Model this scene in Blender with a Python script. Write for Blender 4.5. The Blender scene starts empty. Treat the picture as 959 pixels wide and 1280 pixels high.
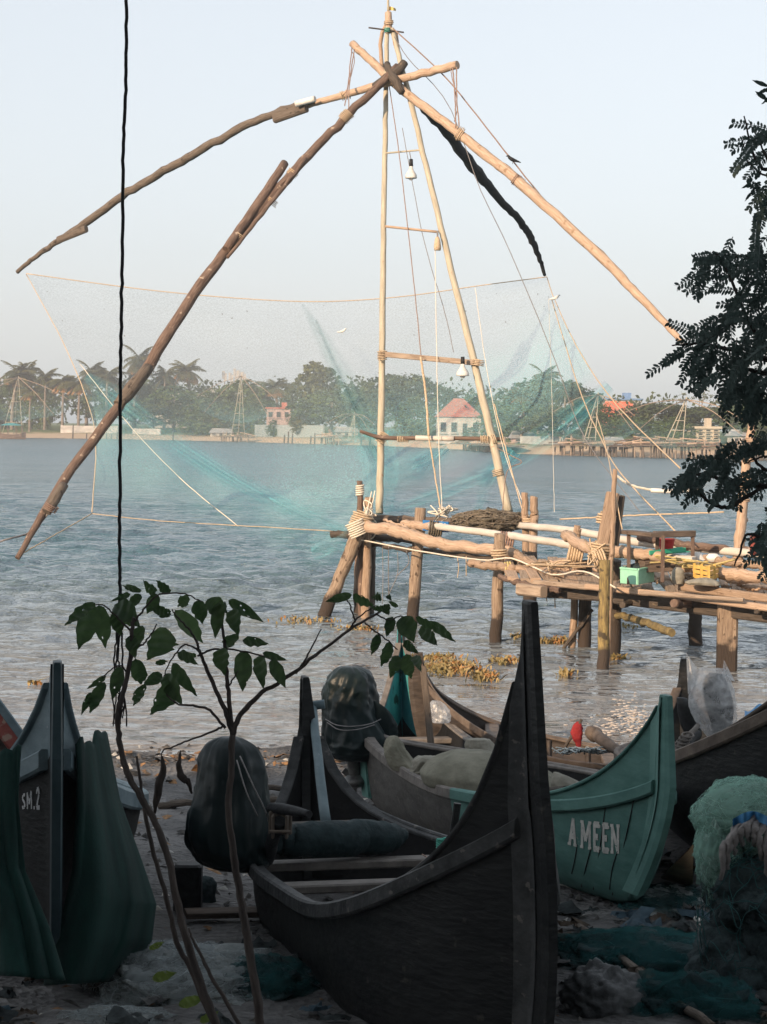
import bpy, math, random
import numpy as np
from mathutils import Vector, Matrix

random.seed(7)
RNG = np.random.default_rng(7)
SC = bpy.context.scene
COL = SC.collection

# ------------------------------------------------------------------ camera
FOC, EYE = 2600.0, 3.0                      # focal length in photo pixels, eye height above the water
ROLL = 0.0125
PITCH = math.atan(105.0 / FOC)
FWD = Vector((0, math.cos(PITCH), -math.sin(PITCH)))
UP0 = Vector((0, math.sin(PITCH), math.cos(PITCH)))
RGT = math.cos(ROLL) * Vector((1, 0, 0)) + math.sin(ROLL) * UP0
UPV = -math.sin(ROLL) * Vector((1, 0, 0)) + math.cos(ROLL) * UP0
EYEP = Vector((0, 0, EYE))
cam_d = bpy.data.cameras.new('camera')
cam_d.sensor_fit = 'VERTICAL'
cam_d.sensor_height = 24.0
cam_d.lens = FOC / 1280.0 * 24.0
cam_d.clip_start = 0.1
cam_d.clip_end = 6000
cam = bpy.data.objects.new('camera', cam_d)
COL.objects.link(cam)
m = Matrix((RGT, UPV, -FWD)).transposed().to_4x4()
m.translation = EYEP
cam.matrix_world = m
SC.camera = cam

# ------------------------------------------------------------------ sky, sun, exposure
SUN_EL = math.radians(20)
SUN_AZ = Vector((-0.60, -0.80, 0)).normalized()      # horizontal direction towards the sun
world = bpy.data.worlds.new('World')
SC.world = world
world.use_nodes = True
wn, wl = world.node_tree.nodes, world.node_tree.links
wn.clear()
w_out = wn.new('ShaderNodeOutputWorld')
w_bg = wn.new('ShaderNodeBackground')
w_sky = wn.new('ShaderNodeTexSky')
w_sky.sky_type = 'NISHITA'
w_sky.sun_disc = False
w_sky.sun_elevation = SUN_EL
w_sky.sun_rotation = math.atan2(SUN_AZ.x, SUN_AZ.y)
w_sky.air_density = 1.0
w_sky.dust_density = 1.6
w_sky.ozone_density = 2.0
w_hs = wn.new('ShaderNodeHueSaturation')
w_hs.inputs['Saturation'].default_value = 0.42
w_bg.inputs['Strength'].default_value = 0.127
wl.new(w_sky.outputs[0], w_hs.inputs['Color'])
w_mx = wn.new('ShaderNodeMix')
w_mx.data_type = 'RGBA'
w_mx.blend_type = 'MULTIPLY'
w_mx.inputs[0].default_value = 1.0
w_mx.inputs[7].default_value = (1.0, .98, .975, 1)      # the lilac cast of the humid sky
wl.new(w_hs.outputs[0], w_mx.inputs[6])
w_hz = wn.new('ShaderNodeMix')                          # thin bright overcast veil over the whole sky
w_hz.data_type = 'RGBA'
w_hz.inputs[0].default_value = .55
w_hz.inputs[7].default_value = (3.72, 4.06, 4.34, 1)
wl.new(w_mx.outputs[2], w_hz.inputs[6])
wl.new(w_hz.outputs[2], w_bg.inputs['Color'])
wl.new(w_bg.outputs[0], w_out.inputs['Surface'])

sun_d = bpy.data.lights.new('sun', 'SUN')
sun_d.energy = 3.9
sun_d.angle = math.radians(0.6)
sun_d.color = (1.0, 0.73, 0.49)
sun = bpy.data.objects.new('sun', sun_d)
COL.objects.link(sun)
to_sun = Vector((SUN_AZ.x * math.cos(SUN_EL), SUN_AZ.y * math.cos(SUN_EL), math.sin(SUN_EL)))
sun.rotation_euler = to_sun.to_track_quat('Z', 'Y').to_euler()
sun.location = to_sun * 60

SC.view_settings.view_transform = 'Standard'
SC.view_settings.look = 'None'
SC.view_settings.gamma = 1.0
SC.view_settings.use_curve_mapping = False
SC.view_settings.exposure = 0.74
SC.render.engine = 'CYCLES'
SC.cycles.max_bounces = 7
SC.cycles.diffuse_bounces = 3
SC.cycles.glossy_bounces = 3
SC.cycles.transmission_bounces = 4
SC.cycles.transparent_max_bounces = 24
SC.cycles.volume_bounces = 0
SC.cycles.use_denoising = True
SC.cycles.caustics_reflective = False
SC.cycles.caustics_refractive = False

# ------------------------------------------------------------------ geometry helpers
def P(px, py, d):
    """world point seen at photo pixel (px, py), d metres along the view axis"""
    px, py, d = float(px), float(py), float(d)
    return EYEP + (FWD + RGT * ((px - 479.5) / FOC) + UPV * ((640 - py) / FOC)) * d

def zg(y):
    return float(np.interp(y, [-5, 0, 6, 7.7, 8.7, 11, 14, 19.3, 25, 45, 80],
                              [1.65, 1.40, .80, .62, .535, .385, .24, 0.0, -.4, -1.5, -3]))

def G(px, py, dz=0.0):
    """point on the beach seen at a photo pixel"""
    r = FWD + RGT * ((px - 479.5) / FOC) + UPV * ((640 - py) / FOC)
    d = 3.0
    while d < 60:
        q = EYEP + r * d
        if q.z <= max(zg(q.y), 0) + dz:
            return q
        d += 0.02
    return EYEP + r * d

ORG = {}

def catmull(pts, n):
    pts = [Vector(p) for p in pts]
    if len(pts) < 3:
        return [pts[0].lerp(pts[-1], i / n) for i in range(n + 1)]
    ext = [2 * pts[0] - pts[1]] + pts + [2 * pts[-1] - pts[-2]]
    out = []
    seg = len(pts) - 1
    for i in range(n + 1):
        t = i / n * seg
        k = min(int(t), seg - 1)
        u = t - k
        a, b, c, d = ext[k], ext[k + 1], ext[k + 2], ext[k + 3]
        out.append(0.5 * ((2 * b) + (c - a) * u + (2 * a - 5 * b + 4 * c - d) * u * u + (3 * b - a - 3 * c + d) * u ** 3))
    return out

class MB:
    rk = 1.0      # thickness factor of tubes
    """collects faces, then links them as one mesh object"""
    def __init__(self):
        self.v, self.f, self.uv, self.mi, self.sm = [], [], [], [], []

    def face(self, idx, uv=None, mi=0, smooth=False):
        self.f.append(tuple(idx))
        self.uv.append(uv if uv else [(0.0, 0.0)] * len(idx))
        self.mi.append(mi)
        self.sm.append(smooth)

    def quad(self, a, b, c, d, mi=0, uv=None):
        k = len(self.v)
        self.v += [tuple(a), tuple(b), tuple(c), tuple(d)]
        self.face((k, k + 1, k + 2, k + 3), uv or [(0, 0), (1, 0), (1, 1), (0, 1)], mi)

    def poly(self, pts, mi=0):
        k = len(self.v)
        self.v += [tuple(p) for p in pts]
        self.face(range(k, k + len(pts)), None, mi)

    def box(self, c, sx, sy, sz, rot=None, mi=0, bev=0.0):
        """box with chamfered long edges when bev > 0"""
        c = Vector(c)
        R = rot if rot is not None else Matrix.Identity(3)
        hx, hy, hz = sx / 2, sy / 2, sz / 2
        b = min(bev, hx * .8, hy * .8, hz * .8)
        k = len(self.v)
        if b <= 0:
            for z in (-hz, hz):
                for x, y in ((-hx, -hy), (hx, -hy), (hx, hy), (-hx, hy)):
                    self.v.append(tuple(c + R @ Vector((x, y, z))))
            for q in ((3, 2, 1, 0), (4, 5, 6, 7), (0, 1, 5, 4), (1, 2, 6, 5), (2, 3, 7, 6), (3, 0, 4, 7)):
                self.face([k + i for i in q], [(0, 0), (sx, 0), (sx, sz), (0, sz)], mi)
            return
        rings = []
        for z, ins in ((-hz, b), (-hz + b, 0), (hz - b, 0), (hz, b)):
            ring = []
            for x, y in ((-hx + b, -hy), (hx - b, -hy), (hx, -hy + b), (hx, hy - b), (hx - b, hy), (-hx + b, hy), (-hx, hy - b), (-hx, -hy + b)):
                xx = x - math.copysign(ins, x) if ins and abs(x) > ins else x
                yy = y - math.copysign(ins, y) if ins and abs(y) > ins else y
                ring.append(len(self.v))
                self.v.append(tuple(c + R @ Vector((xx, yy, z))))
            rings.append(ring)
        for r0, r1 in zip(rings[:-1], rings[1:]):
            for i in range(8):
                j = (i + 1) % 8
                self.face((r0[i], r0[j], r1[j], r1[i]), [(i * .1, 0), (i * .1 + .1, 0), (i * .1 + .1, sz), (i * .1, sz)], mi)
        self.face(rings[0][::-1], None, mi)
        self.face(rings[-1], None, mi)

    def bar(self, a, b, w, h, mi=0, bev=0.0, up=(0, 0, 1), w2=None, h2=None):
        """plank from a to b: w across, h along up"""
        a, b = Vector(a), Vector(b)
        d = (b - a)
        L = d.length
        d.normalize()
        u = Vector(up)
        s = d.cross(u)
        if s.length < 1e-4:
            s = d.cross(Vector((1, 0, 0)))
        s.normalize()
        u = s.cross(d)
        k = len(self.v)
        w2 = w2 or w
        h2 = h2 or h
        bb = min(bev, w * .3, h * .3)
        for (p, ww, hh) in ((a, w, h), (b, w2, h2)):
            x, y = ww / 2, hh / 2
            if bb > 0:
                co = [(-x + bb, -y), (x - bb, -y), (x, -y + bb), (x, y - bb), (x - bb, y), (-x + bb, y), (-x, y - bb), (-x, -y + bb)]
            else:
                co = [(-x, -y), (x, -y), (x, y), (-x, y)]
            for (i, j) in co:
                self.v.append(tuple(p + s * i + u * j))
        n = 8 if bb > 0 else 4
        for i in range(n):
            j = (i + 1) % n
            self.face((k + i, k + j, k + n + j, k + n + i), [(i * .2, 0), (i * .2 + .2, 0), (i * .2 + .2, L), (i * .2, L)], mi)
        self.face([k + i for i in range(n)][::-1], None, mi)
        self.face([k + n + i for i in range(n)], None, mi)

    def tube(self, pts, r, n=8, seg=None, wob=0.0, mi=0, cap=True, smooth=True, rj=0.0):
        """round tube through pts, r number or list of radii; wob bends it, rj roughens the radius"""
        m_ = len(pts)
        seg = seg or max(2, (m_ - 1) * 4)
        line = catmull(pts, seg)
        if not hasattr(r, '__len__'):
            r = [r] * m_
        rr = np.interp(np.linspace(0, 1, seg + 1), np.linspace(0, 1, len(r)), r) * MB.rk
        if wob:
            for i in range(1, seg):
                line[i] = line[i] + Vector(RNG.normal(0, wob, 3))
        prev = None
        k = len(self.v)
        L = 0.0
        lens = []
        for i, p in enumerate(line):
            t = (line[min(i + 1, seg)] - line[max(i - 1, 0)]).normalized()
            if prev is None:
                s = t.cross(Vector((0, 0, 1)))
                if s.length < .05:
                    s = t.cross(Vector((0, 1, 0)))
            else:
                s = prev - t * prev.dot(t)
                if s.length < 1e-5:
                    s = t.cross(Vector((.3, .8, .2)))
            s.normalize()
            prev = s
            u = t.cross(s)
            if i:
                L += (p - line[i - 1]).length
            lens.append(L)
            for j in range(n):
                a = 2 * math.pi * j / n
                q = rr[i] * (1 + (RNG.normal(0, rj) if rj else 0))
                self.v.append(tuple(p + (s * math.cos(a) + u * math.sin(a)) * q))
        R0 = float(np.mean(rr)) * 6.283
        for i in range(seg):
            for j in range(n):
                j2 = (j + 1) % n
                u0, u1 = j / n * R0, (j + 1) / n * R0
                self.face((k + i * n + j, k + (i + 1) * n + j, k + (i + 1) * n + j2, k + i * n + j2),
                          [(u0, lens[i]), (u0, lens[i + 1]), (u1, lens[i + 1]), (u1, lens[i])], mi, smooth)
        if cap:
            self.face([k + j for j in range(n)], [(math.cos(6.283 * j / n) * .02, math.sin(6.283 * j / n) * .02) for j in range(n)], mi)
            e = k + seg * n
            self.face([e + j for j in range(n)][::-1], [(math.cos(6.283 * j / n) * .02, math.sin(6.283 * j / n) * .02) for j in range(n)], mi)

    def grid(self, fn, nu, nv, mi=0, smooth=True, uvs=(1, 1)):
        """surface fn(u, v) with u, v in 0..1"""
        k = len(self.v)
        for j in range(nv + 1):
            for i in range(nu + 1):
                self.v.append(tuple(fn(i / nu, j / nv)))
        for j in range(nv):
            for i in range(nu):
                a = k + j * (nu + 1) + i
                self.face((a, a + 1, a + nu + 2, a + nu + 1),
                          [(i / nu * uvs[0], j / nv * uvs[1]), ((i + 1) / nu * uvs[0], j / nv * uvs[1]),
                           ((i + 1) / nu * uvs[0], (j + 1) / nv * uvs[1]), (i / nu * uvs[0], (j + 1) / nv * uvs[1])], mi, smooth)

    def rings(self, rings, mi=0, smooth=True, cap=True):
        k = len(self.v)
        n = len(rings[0])
        for r in rings:
            self.v += [tuple(p) for p in r]
        for i in range(len(rings) - 1):
            for j in range(n):
                j2 = (j + 1) % n
                self.face((k + i * n + j, k + i * n + j2, k + (i + 1) * n + j2, k + (i + 1) * n + j),
                          [(j / n, i * .1), ((j + 1) / n, i * .1), ((j + 1) / n, i * .1 + .1), (j / n, i * .1 + .1)], mi, smooth)
        if cap:
            self.face([k + j for j in range(n)][::-1], None, mi, smooth)
            e = k + (len(rings) - 1) * n
            self.face([e + j for j in range(n)], None, mi, smooth)

    def blob(self, c, rx, ry, rz, n=14, rough=.12, flat=None, mi=0, freq=2.2, seed=0):
        """lumpy closed body; flat cuts its underside at that z"""
        c = Vector(c)
        rs = np.random.default_rng(seed + 11)
        ph = rs.uniform(0, 6.28, (6, 3))
        fr = rs.normal(0, freq, (6, 3))
        rings = []
        for i in range(1, n):
            th = math.pi * i / n
            ring = []
            for j in range(n * 2):
                a = math.pi * j / n
                d = np.array([math.sin(th) * math.cos(a), math.sin(th) * math.sin(a), -math.cos(th)])
                w = 1 + rough * float(np.sum(np.sin(fr @ d + ph[:, 0]))) / 1.8
                q = Vector((d[0] * rx * w, d[1] * ry * w, d[2] * rz * w)) + c
                if flat is not None and q.z < flat:
                    q.z = flat
                ring.append(q)
            rings.append(ring)
        self.rings(rings, mi)

    def crumple(self, c, rx, ry, rz, n=44, rough=.16, flat=None, mi=0, seed=0, freq=2.6):
        """crumpled soft heap: a rounded body broken up by sharp creases at several sizes"""
        c = Vector(c)
        rs = np.random.default_rng(seed + 5)
        oc = []
        for k in range(4):
            f = freq * 1.9 ** k
            oc.append((rs.normal(0, f, (3, 3)), rs.uniform(0, 6.28, 3), .62 ** k))
        rings = []
        for i in range(1, n):
            th = math.pi * i / n
            ring = []
            for j in range(n * 2):
                a = math.pi * j / n
                d = np.array([math.sin(th) * math.cos(a), math.sin(th) * math.sin(a), -math.cos(th)])
                w = 0.0
                for A, ph, am in oc:
                    v = A @ d + ph
                    w += am * float((1 - np.abs(np.sin(v + 1.3 * np.sin(v[[1, 2, 0]])))).mean() - .36)
                k_ = 1 + rough * 2.4 * w
                q = Vector((float(d[0] * rx * k_), float(d[1] * ry * k_), float(d[2] * rz * (1 + rough * 4.0 * w)))) + c
                if flat is not None:
                    g_ = flat(q) if callable(flat) else flat
                    if q.z < g_: q.z = g_
                ring.append(q)
            rings.append(ring)
        self.rings(rings, mi)

    def build(self, name, mat, parent=None, loc=None):
        vs = np.array(self.v, dtype=float).reshape(-1, 3)
        if parent is not None:
            o0 = ORG[parent.name]
        elif loc is not None:
            o0 = Vector(loc)
        else:
            lo, hi = vs.min(0), vs.max(0)
            o0 = Vector(((lo[0] + hi[0]) / 2, (lo[1] + hi[1]) / 2, lo[2]))
        vs = vs - np.array(o0)
        me = bpy.data.meshes.new(name)
        me.from_pydata(vs.tolist(), [], self.f)
        uvl = me.uv_layers.new(name='UVMap')
        uvl.data.foreach_set('uv', np.array([c for f in self.uv for c in f], dtype=np.float32).ravel())
        me.polygons.foreach_set('material_index', self.mi)
        me.polygons.foreach_set('use_smooth', self.sm)
        for mm in (mat if isinstance(mat, (list, tuple)) else [mat]):
            me.materials.append(mm)
        me.update()
        o = bpy.data.objects.new(name, me)
        COL.objects.link(o)
        ORG[o.name] = Vector(o0)
        if parent is not None:
            o.parent = parent
        else:
            o.location = o0
        return o

def empty(name, loc, label=None, cat=None, group=None):
    o = bpy.data.objects.new(name, None)
    COL.objects.link(o)
    o.location = loc
    o.empty_display_size = .2
    ORG[o.name] = Vector(loc)
    if label:
        tag(o, label, cat, group)
    return o

def tag(o, label=None, cat=None, group=None, kind=None):
    if label: o['label'] = label
    if cat: o['category'] = cat
    if group: o['group'] = group
    if kind: o['kind'] = kind
    return o

def children(o):
    return [c for c in KIDS.get(o.name, [])]

KIDS = {}

def copy_thing(root, loc, rotz=0.0, scale=(1, 1, 1), kids=()):
    """copy of a thing with copies of its parts and their sub-parts"""
    r = root.copy()
    COL.objects.link(r)
    r.location = loc
    r.rotation_euler = (0, 0, rotz)
    r.scale = scale
    for k in ('label', 'group'):
        if k in r: del r[k]
    for (c, subs) in kids:
        n = c.copy()
        COL.objects.link(n)
        n.parent = r
        for g in subs:
            h = g.copy()
            COL.objects.link(h)
            h.parent = n
    return r

# ------------------------------------------------------------------ materials
def material(name):
    mt = bpy.data.materials.new(name)
    mt.use_nodes = True
    nt = mt.node_tree
    nt.nodes.clear()
    out = nt.nodes.new('ShaderNodeOutputMaterial')
    return mt, nt, out

def N(nt, t, **kw):
    n = nt.nodes.new(t)
    for k, v in kw.items():
        if k in n.inputs:
            n.inputs[k].default_value = v
        else:
            setattr(n, k, v)
    return n

def rgb(c): return (c[0], c[1], c[2], 1)

def surf(name, c1, c2, scale=6, rough=.7, bump=.2, stretch=(1, 1, 1), coords='Object', detail=6, lo=.35, hi=.65,
         spot=None, wet=None, spot_scale=20, spot_at=.62, metallic=0, spec=.3, bscale=None, transl=0.0, dist=.02):
    """two-tone noise material with bump and optional third-colour spots"""
    mt, nt, out = material(name)
    L = nt.links
    tc = N(nt, 'ShaderNodeTexCoord')
    mp = N(nt, 'ShaderNodeMapping')
    mp.inputs['Scale'].default_value = stretch
    L.new(tc.outputs[coords], mp.inputs['Vector'])
    nz = N(nt, 'ShaderNodeTexNoise', Scale=scale, Detail=detail, Roughness=.62)
    L.new(mp.outputs[0], nz.inputs['Vector'])
    cr = N(nt, 'ShaderNodeValToRGB')
    cr.color_ramp.elements[0].position = lo
    cr.color_ramp.elements[0].color = rgb(c1)
    cr.color_ramp.elements[1].position = hi
    cr.color_ramp.elements[1].color = rgb(c2)
    L.new(nz.outputs['Fac'], cr.inputs[0])
    col = cr.outputs[0]
    if spot:
        n2 = N(nt, 'ShaderNodeTexNoise', Scale=spot_scale, Detail=4)
        L.new(tc.outputs[coords], n2.inputs['Vector'])
        c2_ = N(nt, 'ShaderNodeValToRGB')
        c2_.color_ramp.elements[0].position = spot_at
        c2_.color_ramp.elements[0].color = (0, 0, 0, 1)
        c2_.color_ramp.elements[1].position = spot_at + .06
        c2_.color_ramp.elements[1].color = (1, 1, 1, 1)
        L.new(n2.outputs['Fac'], c2_.inputs[0])
        mx = N(nt, 'ShaderNodeMix', data_type='RGBA')
        L.new(c2_.outputs[0], mx.inputs[0])
        L.new(col, mx.inputs[6])
        mx.inputs[7].default_value = rgb(spot)
        col = mx.outputs[2]
    if wet:
        # tide line: soaked and weed-stained below this height
        ge = N(nt, 'ShaderNodeNewGeometry')
        sz = N(nt, 'ShaderNodeSeparateXYZ')
        L.new(ge.outputs['Position'], sz.inputs[0])
        wj = N(nt, 'ShaderNodeTexNoise', Scale=7, Detail=4)
        L.new(ge.outputs['Position'], wj.inputs['Vector'])
        wa = N(nt, 'ShaderNodeMath', operation='MULTIPLY_ADD'); wa.inputs[1].default_value = .5
        L.new(wj.outputs['Fac'], wa.inputs[0]); L.new(sz.outputs['Z'], wa.inputs[2])
        wr = N(nt, 'ShaderNodeMapRange')
        wr.inputs['From Min'].default_value = wet + .22; wr.inputs['From Max'].default_value = wet + .34
        L.new(wa.outputs[0], wr.inputs['Value'])
        wm = N(nt, 'ShaderNodeMix', data_type='RGBA')
        L.new(wr.outputs[0], wm.inputs[0])
        wm.inputs[6].default_value = (.055, .042, .034, 1)
        L.new(col, wm.inputs[7])
        col = wm.outputs[2]
    bs = N(nt, 'ShaderNodeBsdfPrincipled', Roughness=rough, Metallic=metallic)
    bs.inputs['Specular IOR Level'].default_value = spec
    L.new(col, bs.inputs['Base Color'])
    if bump:
        n3 = N(nt, 'ShaderNodeTexNoise', Scale=bscale or scale * 2.5, Detail=5)
        L.new(mp.outputs[0], n3.inputs['Vector'])
        bp = N(nt, 'ShaderNodeBump', Strength=bump, Distance=dist)
        L.new(n3.outputs['Fac'], bp.inputs['Height'])
        L.new(bp.outputs[0], bs.inputs['Normal'])
    if transl:
        tr = N(nt, 'ShaderNodeBsdfTranslucent')
        L.new(col, tr.inputs['Color'])
        ms = N(nt, 'ShaderNodeMixShader', Fac=transl)
        L.new(bs.outputs[0], ms.inputs[1])
        L.new(tr.outputs[0], ms.inputs[2])
        L.new(ms.outputs[0], out.inputs['Surface'])
    else:
        L.new(bs.outputs[0], out.inputs['Surface'])
    return mt

def net_mat(name, col, alpha, spread=.08, scale=.7, cell=None, transl=.4, soft=False, col2=None, alpha2=None):
    """fishing net: mostly holes, the fabric between them lit like cloth"""
    mt, nt, out = material(name)
    L = nt.links
    tc = N(nt, 'ShaderNodeTexCoord')
    nz = N(nt, 'ShaderNodeTexNoise', Scale=scale, Detail=5, Roughness=.6)
    L.new(tc.outputs['Object'], nz.inputs['Vector'])
    mr = N(nt, 'ShaderNodeMapRange')
    mr.inputs['From Min'].default_value = .3
    mr.inputs['From Max'].default_value = .7
    mr.inputs['To Min'].default_value = max(0, alpha - spread)
    mr.inputs['To Max'].default_value = alpha + spread
    L.new(nz.outputs['Fac'], mr.inputs['Value'])
    fac = mr.outputs[0]
    if cell:
        # knotted mesh lines in two directions
        mp = N(nt, 'ShaderNodeMapping')
        mp.inputs['Scale'].default_value = (cell, cell, cell)
        L.new(tc.outputs['UV'], mp.inputs['Vector'])
        acc = None
        for d_ in ('DIAGONAL', 'X'):
            wv = N(nt, 'ShaderNodeTexWave', Scale=1.0, Distortion=1.2, Detail=2)
            wv.bands_direction = d_
            L.new(mp.outputs[0], wv.inputs['Vector'])
            pw = N(nt, 'ShaderNodeMath', operation='POWER')
            pw.inputs[1].default_value = 5
            L.new(wv.outputs['Fac'], pw.inputs[0])
            if acc is None: acc = pw.outputs[0]
            else:
                mxm = N(nt, 'ShaderNodeMath', operation='MAXIMUM')
                L.new(acc, mxm.inputs[0])
                L.new(pw.outputs[0], mxm.inputs[1])
                acc = mxm.outputs[0]
        ad = N(nt, 'ShaderNodeMath', operation='MULTIPLY_ADD')
        ad.inputs[1].default_value = .25
        L.new(acc, ad.inputs[0])
        L.new(fac, ad.inputs[2])
        fac = ad.outputs[0]
    if soft:
        # the bunch thins out towards both of its edges
        sx = N(nt, 'ShaderNodeSeparateXYZ')
        L.new(tc.outputs['UV'], sx.inputs[0])
        om = N(nt, 'ShaderNodeMath', operation='SUBTRACT'); om.inputs[0].default_value = 1.0
        L.new(sx.outputs['Y'], om.inputs[1])
        ml = N(nt, 'ShaderNodeMath', operation='MULTIPLY')
        L.new(sx.outputs['Y'], ml.inputs[0]); L.new(om.outputs[0], ml.inputs[1])
        m4 = N(nt, 'ShaderNodeMath', operation='MULTIPLY'); m4.inputs[1].default_value = 4.0
        L.new(ml.outputs[0], m4.inputs[0])
        pw2 = N(nt, 'ShaderNodeMath', operation='POWER'); pw2.inputs[1].default_value = 1.4
        L.new(m4.outputs[0], pw2.inputs[0])
        mf = N(nt, 'ShaderNodeMath', operation='MULTIPLY')
        L.new(fac, mf.inputs[0]); L.new(pw2.outputs[0], mf.inputs[1])
        fac = mf.outputs[0]
    df = N(nt, 'ShaderNodeBsdfDiffuse', Color=rgb(col))
    tl = N(nt, 'ShaderNodeBsdfTranslucent', Color=rgb(col))
    if col2:
        # grey-to-cyan ramp paints the net's paleness against the sky; denser towards the bag
        sy = N(nt, 'ShaderNodeSeparateXYZ')
        L.new(tc.outputs['UV'], sy.inputs[0])
        gn = N(nt, 'ShaderNodeMath', operation='MULTIPLY_ADD'); gn.inputs[1].default_value = .25
        L.new(nz.outputs['Fac'], gn.inputs[0]); L.new(sy.outputs['Y'], gn.inputs[2])
        ed_ = N(nt, 'ShaderNodeMapRange', interpolation_type='SMOOTHSTEP')      # frayed thin lower border
        ed_.inputs['From Min'].default_value = .99; ed_.inputs['From Max'].default_value = .80
        L.new(sy.outputs['Y'], ed_.inputs['Value'])
        gr = N(nt, 'ShaderNodeMapRange', interpolation_type='SMOOTHSTEP')
        gr.inputs['From Min'].default_value = .34; gr.inputs['From Max'].default_value = .80
        L.new(gn.outputs[0], gr.inputs['Value'])
        mc = N(nt, 'ShaderNodeMix', data_type='RGBA')
        L.new(gr.outputs[0], mc.inputs[0])
        mc.inputs[6].default_value = rgb(col); mc.inputs[7].default_value = rgb(col2)
        L.new(mc.outputs[2], df.inputs['Color']); L.new(mc.outputs[2], tl.inputs['Color'])
        am = N(nt, 'ShaderNodeMath', operation='MULTIPLY_ADD'); am.inputs[1].default_value = alpha2 - alpha
        L.new(gr.outputs[0], am.inputs[0]); L.new(fac, am.inputs[2])
        gz = N(nt, 'ShaderNodeTexNoise', Scale=26, Detail=3, Roughness=.8)      # the grain of knots and twine
        L.new(tc.outputs['Object'], gz.inputs['Vector'])
        gm = N(nt, 'ShaderNodeMapRange')
        gm.inputs['From Min'].default_value = .38; gm.inputs['From Max'].default_value = .62
        gm.inputs['To Min'].default_value = .25; gm.inputs['To Max'].default_value = 1.65
        L.new(gz.outputs['Fac'], gm.inputs['Value'])
        ag = N(nt, 'ShaderNodeMath', operation='MULTIPLY')
        L.new(am.outputs[0], ag.inputs[0]); L.new(gm.outputs[0], ag.inputs[1])
        am = ag
        ae = N(nt, 'ShaderNodeMath', operation='MULTIPLY')
        L.new(am.outputs[0], ae.inputs[0]); L.new(ed_.outputs[0], ae.inputs[1])
        fac = ae.outputs[0]
    m1 = N(nt, 'ShaderNodeMixShader', Fac=transl)
    L.new(df.outputs[0], m1.inputs[1])
    L.new(tl.outputs[0], m1.inputs[2])
    tp = N(nt, 'ShaderNodeBsdfTransparent')
    m2 = N(nt, 'ShaderNodeMixShader')
    L.new(fac, m2.inputs[0])
    L.new(tp.outputs[0], m2.inputs[1])
    L.new(m1.outputs[0], m2.inputs[2])
    L.new(m2.outputs[0], out.inputs['Surface'])
    return mt

WS = (14, 1.2, 1)     # wood grain stretch over tube uv (around, along)
M = {}
M['tar'] = surf('tarred_wood', (.009, .0105, .012), (.024, .025, .026), 5, .55, .35, (1, 1, 3), spot=(.05, .046, .042), spot_scale=16, spot_at=.66)  # slight blue mixed in to imitate the cool foreground shade
M['tar_edge'] = surf('worn_tarred_wood', (.032, .034, .036), (.078, .080, .082), 9, .6, .35, spot=(.15, .14, .13), spot_scale=22, spot_at=.64)
M['grey_hull'] = surf('weathered_grey_hull', (.055, .052, .048), (.10, .095, .088), 5, .65, .3, (1, 1, 3), spot=(.15, .135, .12), spot_scale=14, spot_at=.66)
M['grey_edge'] = surf('weathered_grey_rail', (.11, .10, .092), (.20, .18, .165), 9, .7, .3)
M['teal'] = surf('faded_teal_paint', (.064, .165, .148), (.105, .235, .21), 4, .6, .22, (1, 1, 2.5), spot=(.34, .36, .33), spot_scale=11, spot_at=.72)
M['teal_inner'] = surf('teal_inner_paint', (.03, .19, .22), (.07, .30, .32), 5, .6, .22, spot=(.02, .05, .05), spot_scale=6, spot_at=.6)
M['blue_grey'] = surf('blue_grey_paint', (.11, .16, .185), (.18, .24, .265), 5, .6, .22, (1, 1, 2), spot=(.28, .31, .32), spot_scale=24, spot_at=.7)
M['dark_blue'] = surf('dark_blue_paint', (.022, .045, .055), (.045, .075, .088), 6, .5, .25)
M['brown_hull'] = surf('brown_tarred_wood', (.030, .024, .021), (.070, .056, .048), 6, .6, .3, (1, 1, 3))
M['brown_edge'] = surf('brown_worn_wood', (.085, .066, .055), (.17, .135, .11), 9, .7, .3)
M['red_paint'] = surf('faded_red_paint', (.20, .045, .04), (.32, .10, .08), 8, .6, .25, spot=(.36, .24, .19), spot_scale=18, spot_at=.6)
M['log'] = surf('sun_bleached_log', (.24, .165, .112), (.46, .34, .25), 3.5, .85, .6, WS, 'UV', spot=(.16, .105, .07), spot_scale=7, spot_at=.61, dist=.03)
M['log_pale'] = surf('pale_peeled_log', (.34, .235, .165), (.55, .415, .31), 3.5, .8, .45, WS, 'UV', spot=(.28, .19, .12), spot_scale=6, spot_at=.62, dist=.03)
M['log_red'] = surf('reddish_bark_log', (.095, .062, .050), (.225, .160, .125), 3.5, .85, .6, WS, 'UV', spot=(.45, .36, .28), spot_scale=8, spot_at=.63, dist=.03)
M['log_grey'] = surf('grey_brown_bark_log', (.095, .075, .06), (.20, .165, .135), 3.5, .85, .6, WS, 'UV', spot=(.05, .04, .035), spot_scale=8, spot_at=.60, dist=.03)
M['log_dark'] = surf('dark_wet_log', (.05, .042, .036), (.13, .105, .085), 3.5, .7, .6, WS, 'UV', spot=(.20, .15, .1), spot_scale=7, spot_at=.64, dist=.03)
M['log_black'] = surf('near_black_pole', (.018, .02, .022), (.045, .045, .045), 3.5, .8, .5, WS, 'UV', dist=.03)  # almost black wood tone of one lifting pole
M['log_green'] = surf('algae_covered_log', (.11, .085, .05), (.27, .21, .09), 3, .8, .5, (6, 1.5, 1), 'UV', spot=(.12, .09, .04), spot_scale=9, spot_at=.58)
M['mast'] = surf('pale_weathered_mast', (.34, .31, .24), (.52, .465, .36), 3, .75, .35, (8, .8, 1), 'UV', spot=(.38, .24, .14), spot_scale=5, spot_at=.63)
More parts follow.
